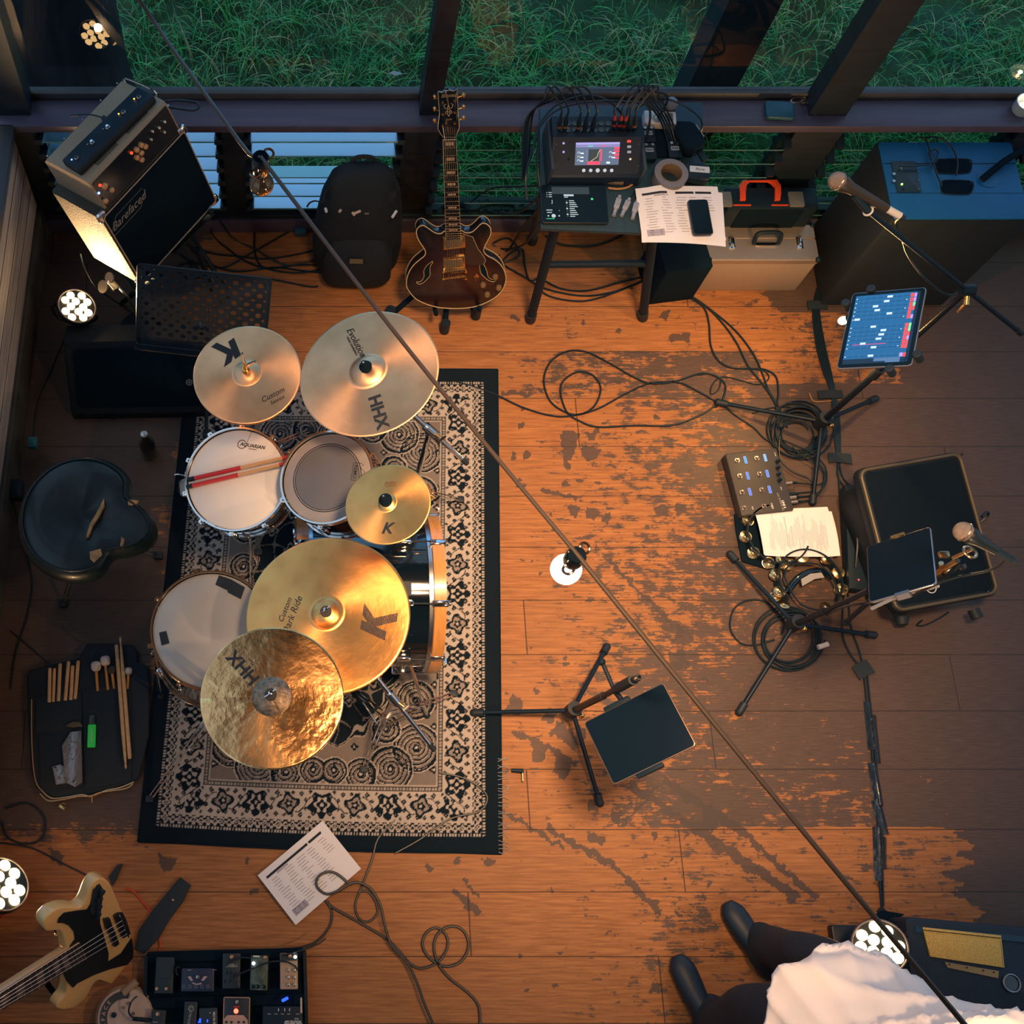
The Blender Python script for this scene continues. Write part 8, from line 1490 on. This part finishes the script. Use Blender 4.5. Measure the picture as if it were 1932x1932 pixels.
def strap():
    g = G(); ST = mat('black_strap', (.010, .018, .022), .7, bump=(200, .3)); P = [at(*q, .012) for q in ((340, 1655), (360, 1670), (345, 1702), (320, 1735), (300, 1770), (272, 1800), (255, 1790), (262, 1755), (290, 1715), (315, 1685))]; g.prism([(p.x, p.y) for p in P], .004, .016, ST, bev=.003); o = tag(g.build('guitar_strap', loc=(P[0].x, P[0].y, 0)), 'wide black guitar strap lying right of the cream bass', 'strap'); g = G(); p = at(326, 1698, .018); g.sph((p.x, p.y, .017), .005, mat('brass_stud', (.4, .3, .2), .4, .8), 10, (1, 1, .6)); g.build('stud', o)
    g = G(); P = [at(*q) for q in ((205, 1655), (222, 1632), (232, 1630), (220, 1660), (212, 1672))]; g.prism([(p.x, p.y) for p in P], .003, .010, ST); tag(g.build('strap_end'), 'thin dark strap end above the bass horn', 'strap')
strap()
def roundpedal():
    c = at(235, 1920, .06); R_ = .105; M = TR(c.x, c.y, 0) @ RZ(20); PK = mat('pale_pink_enamel', (.46, .33, .26), .5, noise=(30, .1)); root = thing('round_pedal', 'round pale effects pedal with dark ring beside the pedalboard', 'pedal', M); g = G(M); g.lathe([(0, 0), (R_, 0), (R_, .03), (R_-.012, .055), (0, .058)], PK, seg=56); g.build('casing', root)
    g = G(M); g.lathe([(R_-.044, .0575), (R_-.020, .0570), (R_-.020, .0580), (R_-.044, .0585), (R_-.044, .0575)], mat('dark_ring', (.03, .035, .035), .5), seg=48, a0=60, a1=250)
    for i, ch in enumerate('FUZZFACE'): a = 225-i*15; g.text(ch, .018, PK, TR((R_-.032)*math.cos(math.radians(a)), (R_-.032)*math.sin(math.radians(a)), .0588) @ RZ(a-90), bold=.02)
    g.build('ring_print', root)
    for q, r in (((215, 1915), .009), ((243, 1893), .006), ((252, 1912), .006), ((233, 1901), .005)): p = at(*q, .06); g = G(); g.cyl((p.x, p.y, .056), (p.x, p.y, .064), r, BLK if r > .008 else CHR, 12); g.build('control', root)
    g = G(); g.tube([at(258, 1880, .08), at(248, 1890, .10), at(243, 1910, .09), at(256, 1922, .08), at(285, 1924, .07), at(292, 1921, .07)], .003, CBL, 6); g.cyl(at(250, 1922, .075), at(284, 1925, .07), .007, BLK, 10); tag(g.build('cable'), 'thin black patch lead over the round pale pedal', 'cable')
    p = at(245, 1862, .05); g = G(frame(p, (0, 0, 1), (1, .9, 0))); g.cyl((-.03, 0, 0), (.03, 0, 0), .015, mat('tan_ribbed', (.30, .20, .12), .6), 14); g.cyl((-.055, -.008, -.01), (-.02, -.004, 0), .010, mat('tan_ribbed'), 10, .013); tag(g.build('ribbed_plug'), 'tan ribbed plug between the bass body and round pedal', 'plug')
roundpedal()
def pedalboard():
    a, b = at(272, 1800, .05), at(578, 1792, .05); w = b.x-a.x; M = frame(a, (0, 0, 1), (b-a)); root = thing('pedalboard', 'black pedalboard tray at the bottom of the floor', 'pedalboard', M @ TR(w/2, -.2, -.05)); g = G(M); g.rbox((w/2, -.23, -.03), (w, .46, .03), BLKM, .01, bev=.004)
    for y in (-.01, -.16, -.24, -.42): g.rbox((w/2, y, -.012), (w-.02, .035, .012), BLKM, .003)
    for x in (.006, w-.006): g.rbox((x, -.23, -.018), (.012, .45, .034), BLK, .003)
    g.build('tray', root)
    Z5 = lambda px, py: at(260+px/5.367, 1770+py/5.367, .085)
    def ped(label, q, h, m, extra, grp='pedals on the pedalboard'):
        P = [Z5(*p) for p in q]; c = sum(P, Vector())/4; x = (P[1]-P[0]+P[2]-P[3]); w_ = x.length/2; h_ = ((P[0]-P[3]).length+(P[1]-P[2]).length)/2; F = frame((c.x, c.y, .085-h), (0, 0, 1), x); r_ = thing('effects_pedal', label, 'pedal', F, grp); g = G(F); g.rbox((0, 0, h/2), (w_, h_, h), m, .004, bev=.003); g.build('casing', r_); T = F @ TR(0, 0, h); L = lambda px, py: (lambda v: (v.x, v.y))(T.inverted() @ Z5(px, py)); extra(r_, T, L, w_, h_); return r_
    def knob(r_, T, p, r, m, nm='control_knob', h=.010): g = G(T); g.lathe([(0, 0), (r, 0), (r*.85, h), (0, h+.001)], m, TR(p[0], p[1], 0), 16); return g.build(nm, r_)
    def led(r_, T, p, m, r=.004): g = G(T); g.sph((p[0], p[1], .001), r, m, 10); lab(g.build('indicator_lamp', r_), 'lit lamp')
    def txt(r_, T, items, m=GRYP):
        g = G(T)
        for t, p, s, rot in items: g.text(t, s, m, TR(p[0], p[1], .0004) @ RZ(rot), bold=.01)
        g.build('lettering', r_)
    BRS = mat('brass_knob', (.55, .34, .20), .3, .8); WL = glow('white_lamp', (.8, .95, 1), 7); BLU = glow('blue_glow', (.01, .05, 1), 4)
    def e1(r_, T, L, w, h): txt(r_, T, [('Octave', L(260, 358), .0125, 180)]); g = G(T); p = L(250, 320); g.rbox((0, h*.18, .001), (w-.01, h*.5, .003), mat('pedal_plate', (.025, .03, .03), .5), .003); g.build('treadle', r_); [knob(r_, T, L(x, 512), .0068, BRS) for x in (197, 292)]
    ped('compact dark pedal with two brass knobs, top left of the pedalboard', [(190, 190), (375, 195), (345, 565), (160, 560)], .05, mat('charcoal_pedal', (.020, .025, .026), .5), e1)
    def e2(r_, T, L, w, h):
        PKP = mat('pink_print', (.45, .32, .33), .6); g = G(T)
        for q in ([(505, 390), (535, 385), (560, 432), (535, 432)], [(705, 388), (672, 384), (640, 432), (668, 430)], [(548, 448), (600, 462), (650, 452), (640, 468), (600, 472), (556, 462)]): g.prism([L(*p) for p in q], .0002, .0008, PKP)
        g.build('printed_emblem', r_); knob(r_, T, L(607, 392), .007, STL); g = G(T)
        for x in (465, 525, 590, 650, 710): p = L(x, 490); g.torus((p[0], p[1], .001), .005, .0006, GRYP, seg=12, sg=4)
        p = L(523, 324); g.box((p[0], p[1], .001), (.014, .0016, .001), PKP); p = L(780, 320); g.box((p[0], p[1], .001), (.014, .0012, .001), GRYP); g.build('dial_rings', r_)
    ped('wide blue pedal with a pink wing-like print on the pedalboard', [(445, 305), (780, 305), (762, 545), (432, 540)], .05, mat('deep_blue_pedal', (.008, .022, .060), .4), e2)
    def e3(r_, T, L, w, h): txt(r_, T, [('M80C', L(950, 275), .016, 180)], mat('pale_print2', (.30, .30, .28), .6)); knob(r_, T, L(953, 190), .008, BRS, 'footswitch'); [knob(r_, T, L(x, y), .0042, BLKG, h=.007) for x, y in ((895, 348), (935, 350), (985, 350), (875, 440), (925, 435), (995, 436))]
    ped('tall black pedal with upside-down lettering, third from the left', [(862, 155), (1045, 155), (1030, 512), (850, 515)], .05, mat('charcoal_pedal'), e3)
    def e4(r_, T, L, w, h): led(r_, T, L(1172, 255), WL, .006); knob(r_, T, L(1288, 195), .007, BRS, 'footswitch'); [knob(r_, T, L(x, 490), .0072, BLKG) for x in (1160, 1213, 1276)]; g = G(T); p = L(1200, 184); g.box((p[0], p[1], .0006), (.022, .004, .0008), WHT); g.build('label_bar', r_)
    ped('green marbled pedal with a lit white lamp on the pedalboard', [(1150, 170), (1325, 178), (1310, 530), (1128, 528)], .05, mat('marbled_green', (.055, .085, .070), .5, noise=(35, .9)), e4)
    def e5(r_, T, L, w, h): led(r_, T, L(1594, 190), WL, .006); g = G(T); g.rbox((0, h*.39, .0006), (w-.004, h*.2, .001), mat('pedal_navy', (.015, .03, .045), .5), .002); g.build('dark_band', r_); knob(r_, T, L(1540, 182), .007, BRS, 'footswitch'); [knob(r_, T, L(x, y), .0062, STL) for x in (1527, 1588) for y in (325, 397, 470)]
    ped('tan pedal with six silver knobs, top right of the pedalboard', [(1448, 155), (1628, 150), (1612, 520), (1432, 518)], .05, mat('tan_pedal', (.42, .27, .17), .5), e5)
    def e6(r_, T, L, w, h):
        g = G(T); Q = [L(*p) for p in ((862, 868), (862, 830), (905, 780), (1070, 780), (1112, 830), (1114, 868), (1112, 930), (862, 930))]; g.prism(Q, .0003, .001, mat('pink_panel', (.45, .29, .22), .5)); pn = g.build('lower_panel', r_); g = G(T); g.tube([(x, y, .0006) for x, y in rrect(w-.003, h-.003, .003, 2)], .0016, mat('pink_panel'), 4, closed=True, sm=False); g.build('border', r_); txt(r_, T, [('Darkglass', L(992, 806), .010, 180)], PRK); g = G(T); p = L(1000, 696); g.box((p[0], p[1], .0006), (.020, .003, .0008), mat('red_print', (.4, .03, .02), .5)); g.build('red_lettering', r_)
        led(r_, T, L(995, 738), glow('red_beacon', (1, .06, .03), 8), .0085); knob(r_, T, L(1007, 645), .007, STL, 'footswitch'); [knob(r_, T, L(x, 850), .004, BLK, h=.006) for x in (898, 950, 1022, 1076)]
    ped('pedal with pink border and glowing red lamp in the middle', [(872, 595), (1142, 598), (1128, 960), (855, 955)], .05, mat('navy_pedal', (.010, .020, .032), .4), e6)
    def e7(r_, T, L, w, h):
        p = L(538, 712); g = G(T); g.torus((p[0], p[1], .001), .0085, .0014, mat('pale_print2', 0), seg=20, sg=5); g.torus((p[0], p[1], .001), .004, .001, mat('pale_print2', 0), seg=14, sg=4, a0=0, a1=250); g.build('round_emblem', r_); txt(r_, T, [('SOURCE', L(528, 800), .012, 82)], mat('pale_print2', 0))
    ped('narrow black pedal with a round spiral emblem', [(470, 640), (600, 645), (590, 960), (455, 955)], .05, mat('charcoal_pedal'), e7)
    def e8(r_, T, L, w, h):
        txt(r_, T, [('BASS FILTER', L(775, 830), .010, 90)], WHT)
        for q, s in (((630, 835), (.006, .014)), ((705, 838), (.004, .009)), ((612, 850), (.002, .008))): p = L(*q); g = G(T); g.rbox((p[0], p[1], .001), (*s, .002), BLU, .001); g.build('blue_display', r_)
        knob(r_, T, L(733, 757), .003, STL, h=.005)
    ped('narrow black pedal with glowing blue segments', [(640, 715), (805, 700), (810, 960), (600, 960)], .05, mat('charcoal_pedal'), e8)
    def e9(r_, T, L, w, h): knob(r_, T, L(205, 768), .008, BRS, 'footswitch'); txt(r_, T, [('TUNE', L(180, 850), .007, 180)])
    ped('small black pedal with one brass switch, bottom left', [(150, 720), (280, 735), (270, 960), (130, 960)], .05, mat('charcoal_pedal'), e9)
    def e10(r_, T, L, w, h): txt(r_, T, [('DUAL PERSONAL', L(1570, 862), .008, 180), ('MONITOR AMP', L(1570, 842), .008, 180), ('POW', L(1608, 815), .006, 180)], WHT); g = G(T); [g.box((*L(x, 725), .0006), (.0022, .009, .0008), WHT) for x in (1425, 1487, 1537)]; [g.box((*L(x, 768), .0006), (.011, .0022, .0008), GRYP) for x in (1330, 1400, 1465, 1528, 1620)]; g.build('slider_marks', r_)
    ped('wide black box with white lettering at the bottom right of the pedalboard', [(1270, 690), (1672, 690), (1665, 960), (1255, 960)], .05, BLK, e10)
    for q, m, lb in (((1490, 620), BLU, 'blue-lit connector on the right part of the pedalboard'),): p = Z5(*q); g = G(frame(p, (0, 0, 1), (1, .5, 0))); g.rbox((0, 0, 0), (.024, .010, .006), BLU, .003, bev=.002); tag(g.build('lit_connector'), lb, 'connector')
    p = Z5(1655, 680); g = G(TR(p.x, p.y, p.z)); g.rbox((0, 0, 0), (.006, .05, .008), mat('pale_bar', (.55, .42, .36), .4), .002); tag(g.build('metal_bar'), 'thin pale metal bar at the right edge of the pedalboard', 'bar')
    for i, pts in enumerate([[(1900, 0), (1840, 50), (1700, 110), (1600, 140), (1500, 165), (1460, 180)], [(1620, 330), (1600, 290), (1540, 250), (1460, 235), (1340, 240), (1200, 290), (1080, 340), (960, 400)], [(1140, 200), (1040, 195), (960, 215), (900, 270)], [(430, 300), (400, 290), (390, 340), (410, 380)], [(0, 810), (60, 815), (120, 830)]]):
        g = G(); g.tube([Z5(*q)+Vector((0, 0, .012)) for q in pts], .0028, CBL, 6); tag(g.build('patch_cable'), ['black patch lead entering the tan pedal from above', 'long patch lead lying over the tan, green and lettered pedals', 'patch lead over the lettered pedal switch', 'tiny patch lead loop between the two left pedals', 'black lead reaching the bottom left pedal'][i], 'cable')
pedalboard()

# ------------------------------------------------------------------ bottom right: lamp, wedge, speaker
c3 = at(1660, 1786, .27)
par('lit twelve-lens stage light with pale frame behind the white shirt', c3, (-.30, -.10, .94), .088, 20, W_PAR*2.2, 110)
g = G(); g.rbox((c3.x+.03, c3.y, .02), (.16, .14, .04), PARM, .01, bev=.004); tag(g.build('lamp_base'), 'dark flat base under the stage light near the person', 'base')
g = G(); P = [at(*q) for q in ((1560, 1790), (1660, 1718), (1700, 1725), (1600, 1800))]; g.prism([(p.x, p.y) for p in P], .004, .03, BLKM, bev=.004); tag(g.build('flat_bar', loc=(P[0].x, P[0].y, 0)), 'dark flat bar on the floor beside the stage light near the person', 'bar')
def bass_amp():
    BK = mat('black_tolex', (.012, .022, .028), .6, bump=(250, .5)); GT = mat('gold_sparkle_grille', (.95, .55, .12), .5, .2, noise=(420, .4), bump=(400, .8)); a, b = at(1700, 1742, .16), at(1932, 1750, .16); M = TR(a.x+.27, a.y-.19, 0) @ RZ(-5); root = thing('combo_amplifier', 'black combo amplifier with a lit gold sparkle panel at the lower right', 'amplifier', M); g = G(M)
    g.rbox((.06, 0, .08), (.66, .38, .16), BK, .02, bev=.012); g.build('cabinet', root)
    P = [onplane(M @ TR(0, 0, .163), 1580+x/5.489, 1700+y/5.489) for x, y in ((880, 270), (1685, 355), (1720, 690), (960, 575))]
    g = G(M); g.prism(P, .150, .165, GT, bev=.001); g.tube([(*p, .165) for p in P[1:3]], .0016, GLD, 5, sm=False); gp = g.build('grille_panel', root); q0, q1 = P[0], P[1]; d0 = ((P[3][0]-P[0][0])*.10, (P[3][1]-P[0][1])*.10); g = G(M); g.tube([(q0[0]+d0[0], q0[1]+d0[1], .1658), (q1[0]+d0[0], q1[1]+d0[1], .1658)], .0012, BLKM, 4, sm=False); g.build('seam', gp)
    P2 = [onplane(M @ TR(0, 0, .162), 1580+x/5.489, 1700+y/5.489) for x, y in ((1110, 630), (1670, 725), (1665, 800), (1140, 690))]; g = G(M); g.prism(P2, .150, .163, mat('gilt_bracket', (.42, .24, .10), .4, .7)); 
    for x, y in ((1160, 655), (1338, 690), (1508, 720), (1618, 738)): p = onplane(M @ TR(0, 0, .162), 1580+x/5.489, 1700+y/5.489); g.sph((p[0], p[1], .164), .0028, BLK, 8)
    g.build('bracket', root); p = onplane(M @ TR(0, 0, .162), 1908, 1855); g = G(M); g.torus((p[0], p[1], .164), .028, .003, STL, seg=28); g.lathe([(0, .161), (.024, .161), (.01, .158), (0, .158)], BLKG, TR(p[0], p[1], 0), 24); g.build('round_port', root); g = G(M); g.box((.06, .15, .161), (.6, .02, .004), mat('blue_edge', (.008, .05, .085), .4)); g.build('top_strip', root)
bass_amp()

# ------------------------------------------------------------------ wire with hanging sockets
def festoon():
    WZ = 2.07; S1, S2 = at(492, 306, WZ+.05), at(1085, 1052, WZ); pts1 = [at(250, -20, WZ+.10), at(290, 40, WZ+.06), at(330, 98, WZ+.05), at(400, 195, WZ+.05), at(470, 290, WZ+.06)]; g = G()
    FB_ = mat('flat_wire_sheath', (.060, .038, .022), .35, coat=.3); g.tube(pts1+[S1+Vector((0, 0, .02))], .0052, FB_, 8, step=.05); g.tube([S1+Vector((0, 0, .02)), (S1+S2)/2-Vector((0, 0, .006)), S2+Vector((0, 0, .02))], .0052, FB_, 8, step=.05); E_ = at(1830, 1945, WZ+.05); g.tube([S2+Vector((0, 0, .02)), (S2+E_)/2, E_], .0056, FB_, 8, step=.05); tag(g.build('hanging_wire'), 'long flat wire stretched diagonally across the room', 'wire')
    S3 = S2+Vector(((S2-S1).x*1.16, (S2-S1).y*1.16, .03))  # added bulb out of view, lit to brighten the white shirt
    for k, (s, lb, on) in enumerate(((S3, 'lit white globe bulb on the wire above the person', 1), (S1, 'unlit bulb in a black socket hanging before the left louvres', 0), (S2, 'lit white globe bulb in a black socket over the bare floor', 1))):
        root = thing('hanging_bulb', lb, 'light bulb', s); g = G(TR(*s)); g.lathe([(0, .022), (.018, .022), (.0215, .014), (.0215, -.030), (.017, -.045), (0, -.045)], BLKG, seg=24); g.build('lamp_socket', root)
        for a, up in ((50, 1), (230, -1)): g = G(TR(*s) @ RZ(a)); g.torus((.026, 0, .010 if up > 0 else -.012), .0115, .0032, mat('loop_metal', (.20, .13, .08), .15, .9), seg=20, T=RX(20)); g.build('hanging_loop', root)
        g = G(TR(s.x, s.y, s.z-.085)); R_ = .034 if on else .030; m = glow('lit_globe', (1.0, .90, .80), 9) if on else mat('mirrored_bulb', (.30, .20, .12), .06, .85)
        g.lathe([(0, -R_)]+[(R_*math.sin(math.pi*i/14), -R_*math.cos(math.pi*i/14)) for i in range(1, 12)]+[(.013, R_+.006), (.013, R_+.015)], m, seg=32); g.build('glass_globe', root)
        if on: light('globe_light', (s.x, s.y, s.z-.085-R_-.02), W_BULB*(2.5 if k == 0 else 1), WARM, .034, parent=root)
festoon()
# ================================================================== PERSON in a white shirt, standing at the lower right
def skin(name, verts, edges, radii, root_i, m, parent, sub=2, disp=None, smooth_angle=180):
    me = bpy.data.meshes.new(name); base = WM[parent.name]; inv = base.inverted(); me.from_pydata([inv @ Vector(v) for v in verts], edges, []); me.update()
    o = bpy.data.objects.new(name, me); C.objects.link(o); o.parent = parent; WM[o.name] = base
    md = o.modifiers.new('skin', 'SKIN'); md.use_smooth_shade = True; sk = me.skin_vertices[0].data if me.skin_vertices else None
    if sk is None: me.attributes; return o
    for i, r in enumerate(radii): sk[i].radius = (r, r) if not isinstance(r, tuple) else r; sk[i].use_root = (i == root_i)
    me.materials.append(m); s = o.modifiers.new('smooth', 'SUBSURF'); s.levels = sub; s.render_levels = sub
    if disp:
        t = bpy.data.textures.new(name+'_folds', 'CLOUDS'); t.noise_scale = disp[0]; d_ = o.modifiers.new('folds', 'DISPLACE'); d_.texture = t; d_.strength = disp[1]; d_.mid_level = .5
    return o
def loft(g, secs, m, n=36, cap=(1, 1), wr=None):
    """secs: (centre, axis_x, axis_y, rx, ry); rings joined into one surface"""
    vs = []; fs = []
    for k, (c, ax, ay, rx, ry) in enumerate(secs):
        for i in range(n):
            t = 2*math.pi*i/n; q = 1+(wr(k/(len(secs)-1), t) if wr else 0); vs.append(Vector(c)+Vector(ax)*math.cos(t)*rx*q+Vector(ay)*math.sin(t)*ry*q)
    K = len(secs)
    for k in range(K-1):
        for i in range(n): fs.append((k*n+i, k*n+(i+1) % n, (k+1)*n+(i+1) % n, (k+1)*n+i))
    if cap[0]: fs.append(tuple(range(n))[::-1])
    if cap[1]: fs.append(tuple((K-1)*n+i for i in range(n)))
    g.add(vs, fs, m)
def interp(keys, n):
    out = []
    for j in range(n+1):
        t = j/n*(len(keys)-1); i = min(int(t), len(keys)-2); f = t-i
        k0, k1, k2, k3 = keys[max(i-1, 0)], keys[i], keys[i+1], keys[min(i+2, len(keys)-1)]
        cr = lambda a, b, c, d: .5*((2*b)+(c-a)*f+(2*a-5*b+4*c-d)*f*f+(3*b-a-3*c+d)*f*f*f)
        out.append(tuple(cr(k0[q], k1[q], k2[q], k3[q]) for q in range(len(k1))))
    return out
def person():
    SKN = mat('skin', (.42, .23, .15), .5); SHI = mat('white_cotton_shirt', (.90, .79, .70), .75, bump=(300, .15)); TRS = mat('dark_trousers', (.013, .017, .019), .8, bump=(120, .4)); SHO = mat('dark_shoe', (.010, .018, .024), .5); HAI = mat('dark_hair', (.03, .02, .015), .6)
    V = Vector; toeL, heelL = at(1372, 1700, .04), at(1432, 1800, .05); toeR, heelR = at(1278, 1800, .04), at(1330, 1925, .05)
    hip = V((1.60, -.25, .92)); chest = V((1.69, -.35, 1.25)); neck = V((1.77, -.44, 1.45)); head = V((1.79, -.45, 1.61)); fwd = (toeL-heelL); fwd.z = 0; fwd.normalize(); side = V((fwd.y, -fwd.x, 0))      # facing up-left; side = its right
    aL, aR = V((heelL.x+.02, heelL.y+.02, .09)), V((heelR.x+.03, heelR.y, .09)); hL, hR = hip+side*.09, hip-side*.09; kL, kR = aL.lerp(hL, .5)+fwd*.05, aR.lerp(hR, .5)+fwd*.06
    root = thing('person', 'person in white shirt and dark trousers standing at the lower right', 'person', (hip.x, hip.y, 0))
    shL, shR = chest+side*.18+V((0, 0, .13)), chest-side*.18+V((0, 0, .13)); elL, elR = shL+V((0, 0, -.28))+side*.01-fwd*.09, shR+V((0, 0, -.28))-side*.05-fwd*.03; wL, wR = elL+V((0, 0, -.23))-fwd*.02-side*.07, elR+V((0, 0, -.23))+fwd*.06+side*.02
    v = [hip, hip+V((0, 0, .14)), chest, neck-V((0, 0, .04)), neck+V((0, 0, .03)), head-V((0, 0, .05)), head, head+V((0, 0, .06)), hL, kL, aL, hR, kR, aR, shL, elL, wL, shR, elR, wR]
    e = [(0, 1), (1, 2), (2, 3), (3, 4), (4, 5), (5, 6), (6, 7), (0, 8), (8, 9), (9, 10), (0, 11), (11, 12), (12, 13), (3, 14), (14, 15), (15, 16), (3, 17), (17, 18), (18, 19)]
    r = [.075, .075, .072, .05, .055, .075, .088, .070, .085, .060, .040, .085, .060, .040, .045, .036, .026, .045, .036, .026]
    base = len(v)
    for w, s_, el in ((16, 1, elL), (19, -1, elR)):
        wp = v[w]; d_ = (wp-el).normalized(); up = V((0, 0, 1)); sd = (d_.cross(up)).normalized(); pi = len(v); v.append(wp+d_*.05); r.append(.030); e.append((w, pi))
        for k in range(4):
            b0 = wp+d_*.085+sd*(k-1.5)*.020; ln = (.036, .042, .039, .030)[k]; a = len(v); v += [b0, b0+d_*ln*.8-up*.010, b0+d_*ln*1.2-up*.034]; r += [.0095, .0085, .0075]; e += [(pi, a), (a, a+1), (a+1, a+2)]
        a = len(v); tb = wp+d_*.035+sd*(-.032)*s_; v += [tb, tb+d_*.03-sd*.014*s_-up*.008, tb+d_*.055-sd*.010*s_-up*.02]; r += [.011, .010, .0085]; e += [(pi, a), (a, a+1), (a+1, a+2)]
    skin('body', v, e, r, 0, SKN, root)
    # face, ears, hair
    g = G(); f = (fwd+V((0, 0, -.25))).normalized(); hc = head+V((0, 0, .02)); M = frame(hc, V((0, 0, 1)), f); g.M = M
    g.sph((.088, 0, -.015), .013, SKN, 12, (1.3, .8, 1.6)); 
    for s_ in (1, -1): g.sph((0, s_*.082, -.01), .022, SKN, 12, (.7, .35, 1.2)); g.sph((.078, s_*.030, .008), .012, mat('eye_white', (.7, .7, .7), .3), 12); g.sph((.088, s_*.030, .008), .005, BLK, 8)
    g.rbox((.080, 0, -.052), (.012, .045, .010), mat('lips', (.35, .12, .10), .5), .004, bev=.003); g.build('face', root)
    g = G(M); vs = []; fs = []; n, k_ = 24, 9
    for j in range(k_+1):
        ph = math.pi*.56*j/k_
        for i in range(n): t = 2*math.pi*i/n; q = .100*(1-.03*math.sin(7*t+3*ph)); x_ = q*math.sin(ph)*math.cos(t); x_ = min(x_, .070) if ph > .9 else x_; vs.append((x_-.006, q*.92*math.sin(ph)*math.sin(t), q*math.cos(ph)*1.05))
    for j in range(k_):
        for i in range(n): fs.append((j*n+i, (j+1)*n+i, (j+1)*n+(i+1) % n, j*n+(i+1) % n))
    g.add(vs, fs, HAI); g.build('hair', root)
    # trousers: one surface per leg running up into the waist
    fold = lambda k, t: .05*math.sin(9*k+2*t)+.035*math.sin(17*k-3*t)
    for nm, h_, k_, a_, s_ in (('l', hL, kL, aL, 1), ('r', hR, kR, aR, -1)):
        keys = [(*(a_+V((0, 0, -.02))), .072, .085), (*(a_+V((0, 0, .06))), .066, .076), (*a_.lerp(k_, .55), .073, .080), (*k_, .078, .086), (*k_.lerp(h_, .5), .092, .098), (*h_, .108, .108), (*(hip+side*s_*.05+V((0, 0, .04))), .085, .085)]
        g = G(); loft(g, [(q[:3], side, fwd, q[3], q[4]) for q in interp(keys, 34)], TRS, 32, wr=fold); o = g.build('trouser_leg', root, smooth=180)
    for a_, t_ in ((heelL, toeL), (heelR, toeR)):
        d_ = V((t_.x-a_.x, t_.y-a_.y, 0)); ln = .285; d_.normalize(); c = V((t_.x, t_.y, 0))-d_*ln; sd = V((d_.y, -d_.x, 0)); keys = [(*(c+V((0, 0, .045))), .02, .03), (*(c+d_*.03+V((0, 0, .055))), .036, .052), (*(c+d_*.10+V((0, 0, .055))), .038, .052), (*(c+d_*.18+V((0, 0, .042))), .045, .039), (*(c+d_*.245+V((0, 0, .034))), .042, .031), (*(c+d_*.280+V((0, 0, .028))), .020, .018)]
        g = G(); loft(g, [(q[:3], sd, V((0, 0, 1)), q[3], q[4]) for q in interp(keys, 22)], SHO, 24); g.build('shoe', root, smooth=180)
    # shirt
    up = (neck-hip).normalized(); hem = hip+V((-.02, 0, -.10))
    def wr(k, t): q = math.sin(4*t+17*k+1.5*math.sin(9*k+t)); w2 = math.sin(7*t-23*k+2*math.sin(5*k)); return (.13*(1-abs(q))**2+.07*(1-abs(w2))**2)*(1-k)**.6+.025*math.sin(3*t+31*k)*(1-k*.7)
    keys = [(*hem, .215, .200), (*hem.lerp(chest, .15), .210, .190), (*hem.lerp(chest, .45), .185, .150), (*hem.lerp(chest, .8), .195, .150), (*(chest+V((0, 0, .05))), .205, .150), (*(chest+V((.02, 0, .12))), .200, .135), (*(chest.lerp(neck, .80)), .135, .100), (*(neck+V((0, 0, -.012))), .078, .078), (*(neck+V((0, 0, .005))), .070, .070)]
    g = G(); loft(g, [(q[:3], side, fwd, q[3], q[4]) for q in interp(keys, 60)], SHI, 96, (0, 0), wr); sh = g.build('shirt', root, smooth=180); s_ = sh.modifiers.new('cloth', 'SOLIDIFY'); s_.thickness = .004
    for a_, b_, c_ in ((shL, elL, wL), (shR, elR, wR)):
        keys = [(*(a_+ (chest-a_)*.35), .075, .085), (*a_, .082, .092), (*a_.lerp(b_, .5), .080, .085), (*b_.lerp(a_, .1), .078, .080)]
        d_ = (b_-a_).normalized(); x_ = d_.orthogonal().normalized(); y_ = d_.cross(x_); g = G(); loft(g, [(q[:3], x_, y_, q[3], q[4]) for q in interp(keys, 24)], SHI, 40, (0, 0), lambda k, t: .05*math.sin(4*t+12*k)*k); o = g.build('sleeve', root, smooth=180); s_ = o.modifiers.new('cloth', 'SOLIDIFY'); s_.thickness = .004
    g = G(); g.torus((0, 0, 0), .076, .005, mat('collar_rib', (.60, .52, .48), .8), T=frame(neck+V((0, 0, .004)), up, side), seg=36); g.build('collar', root)
person()
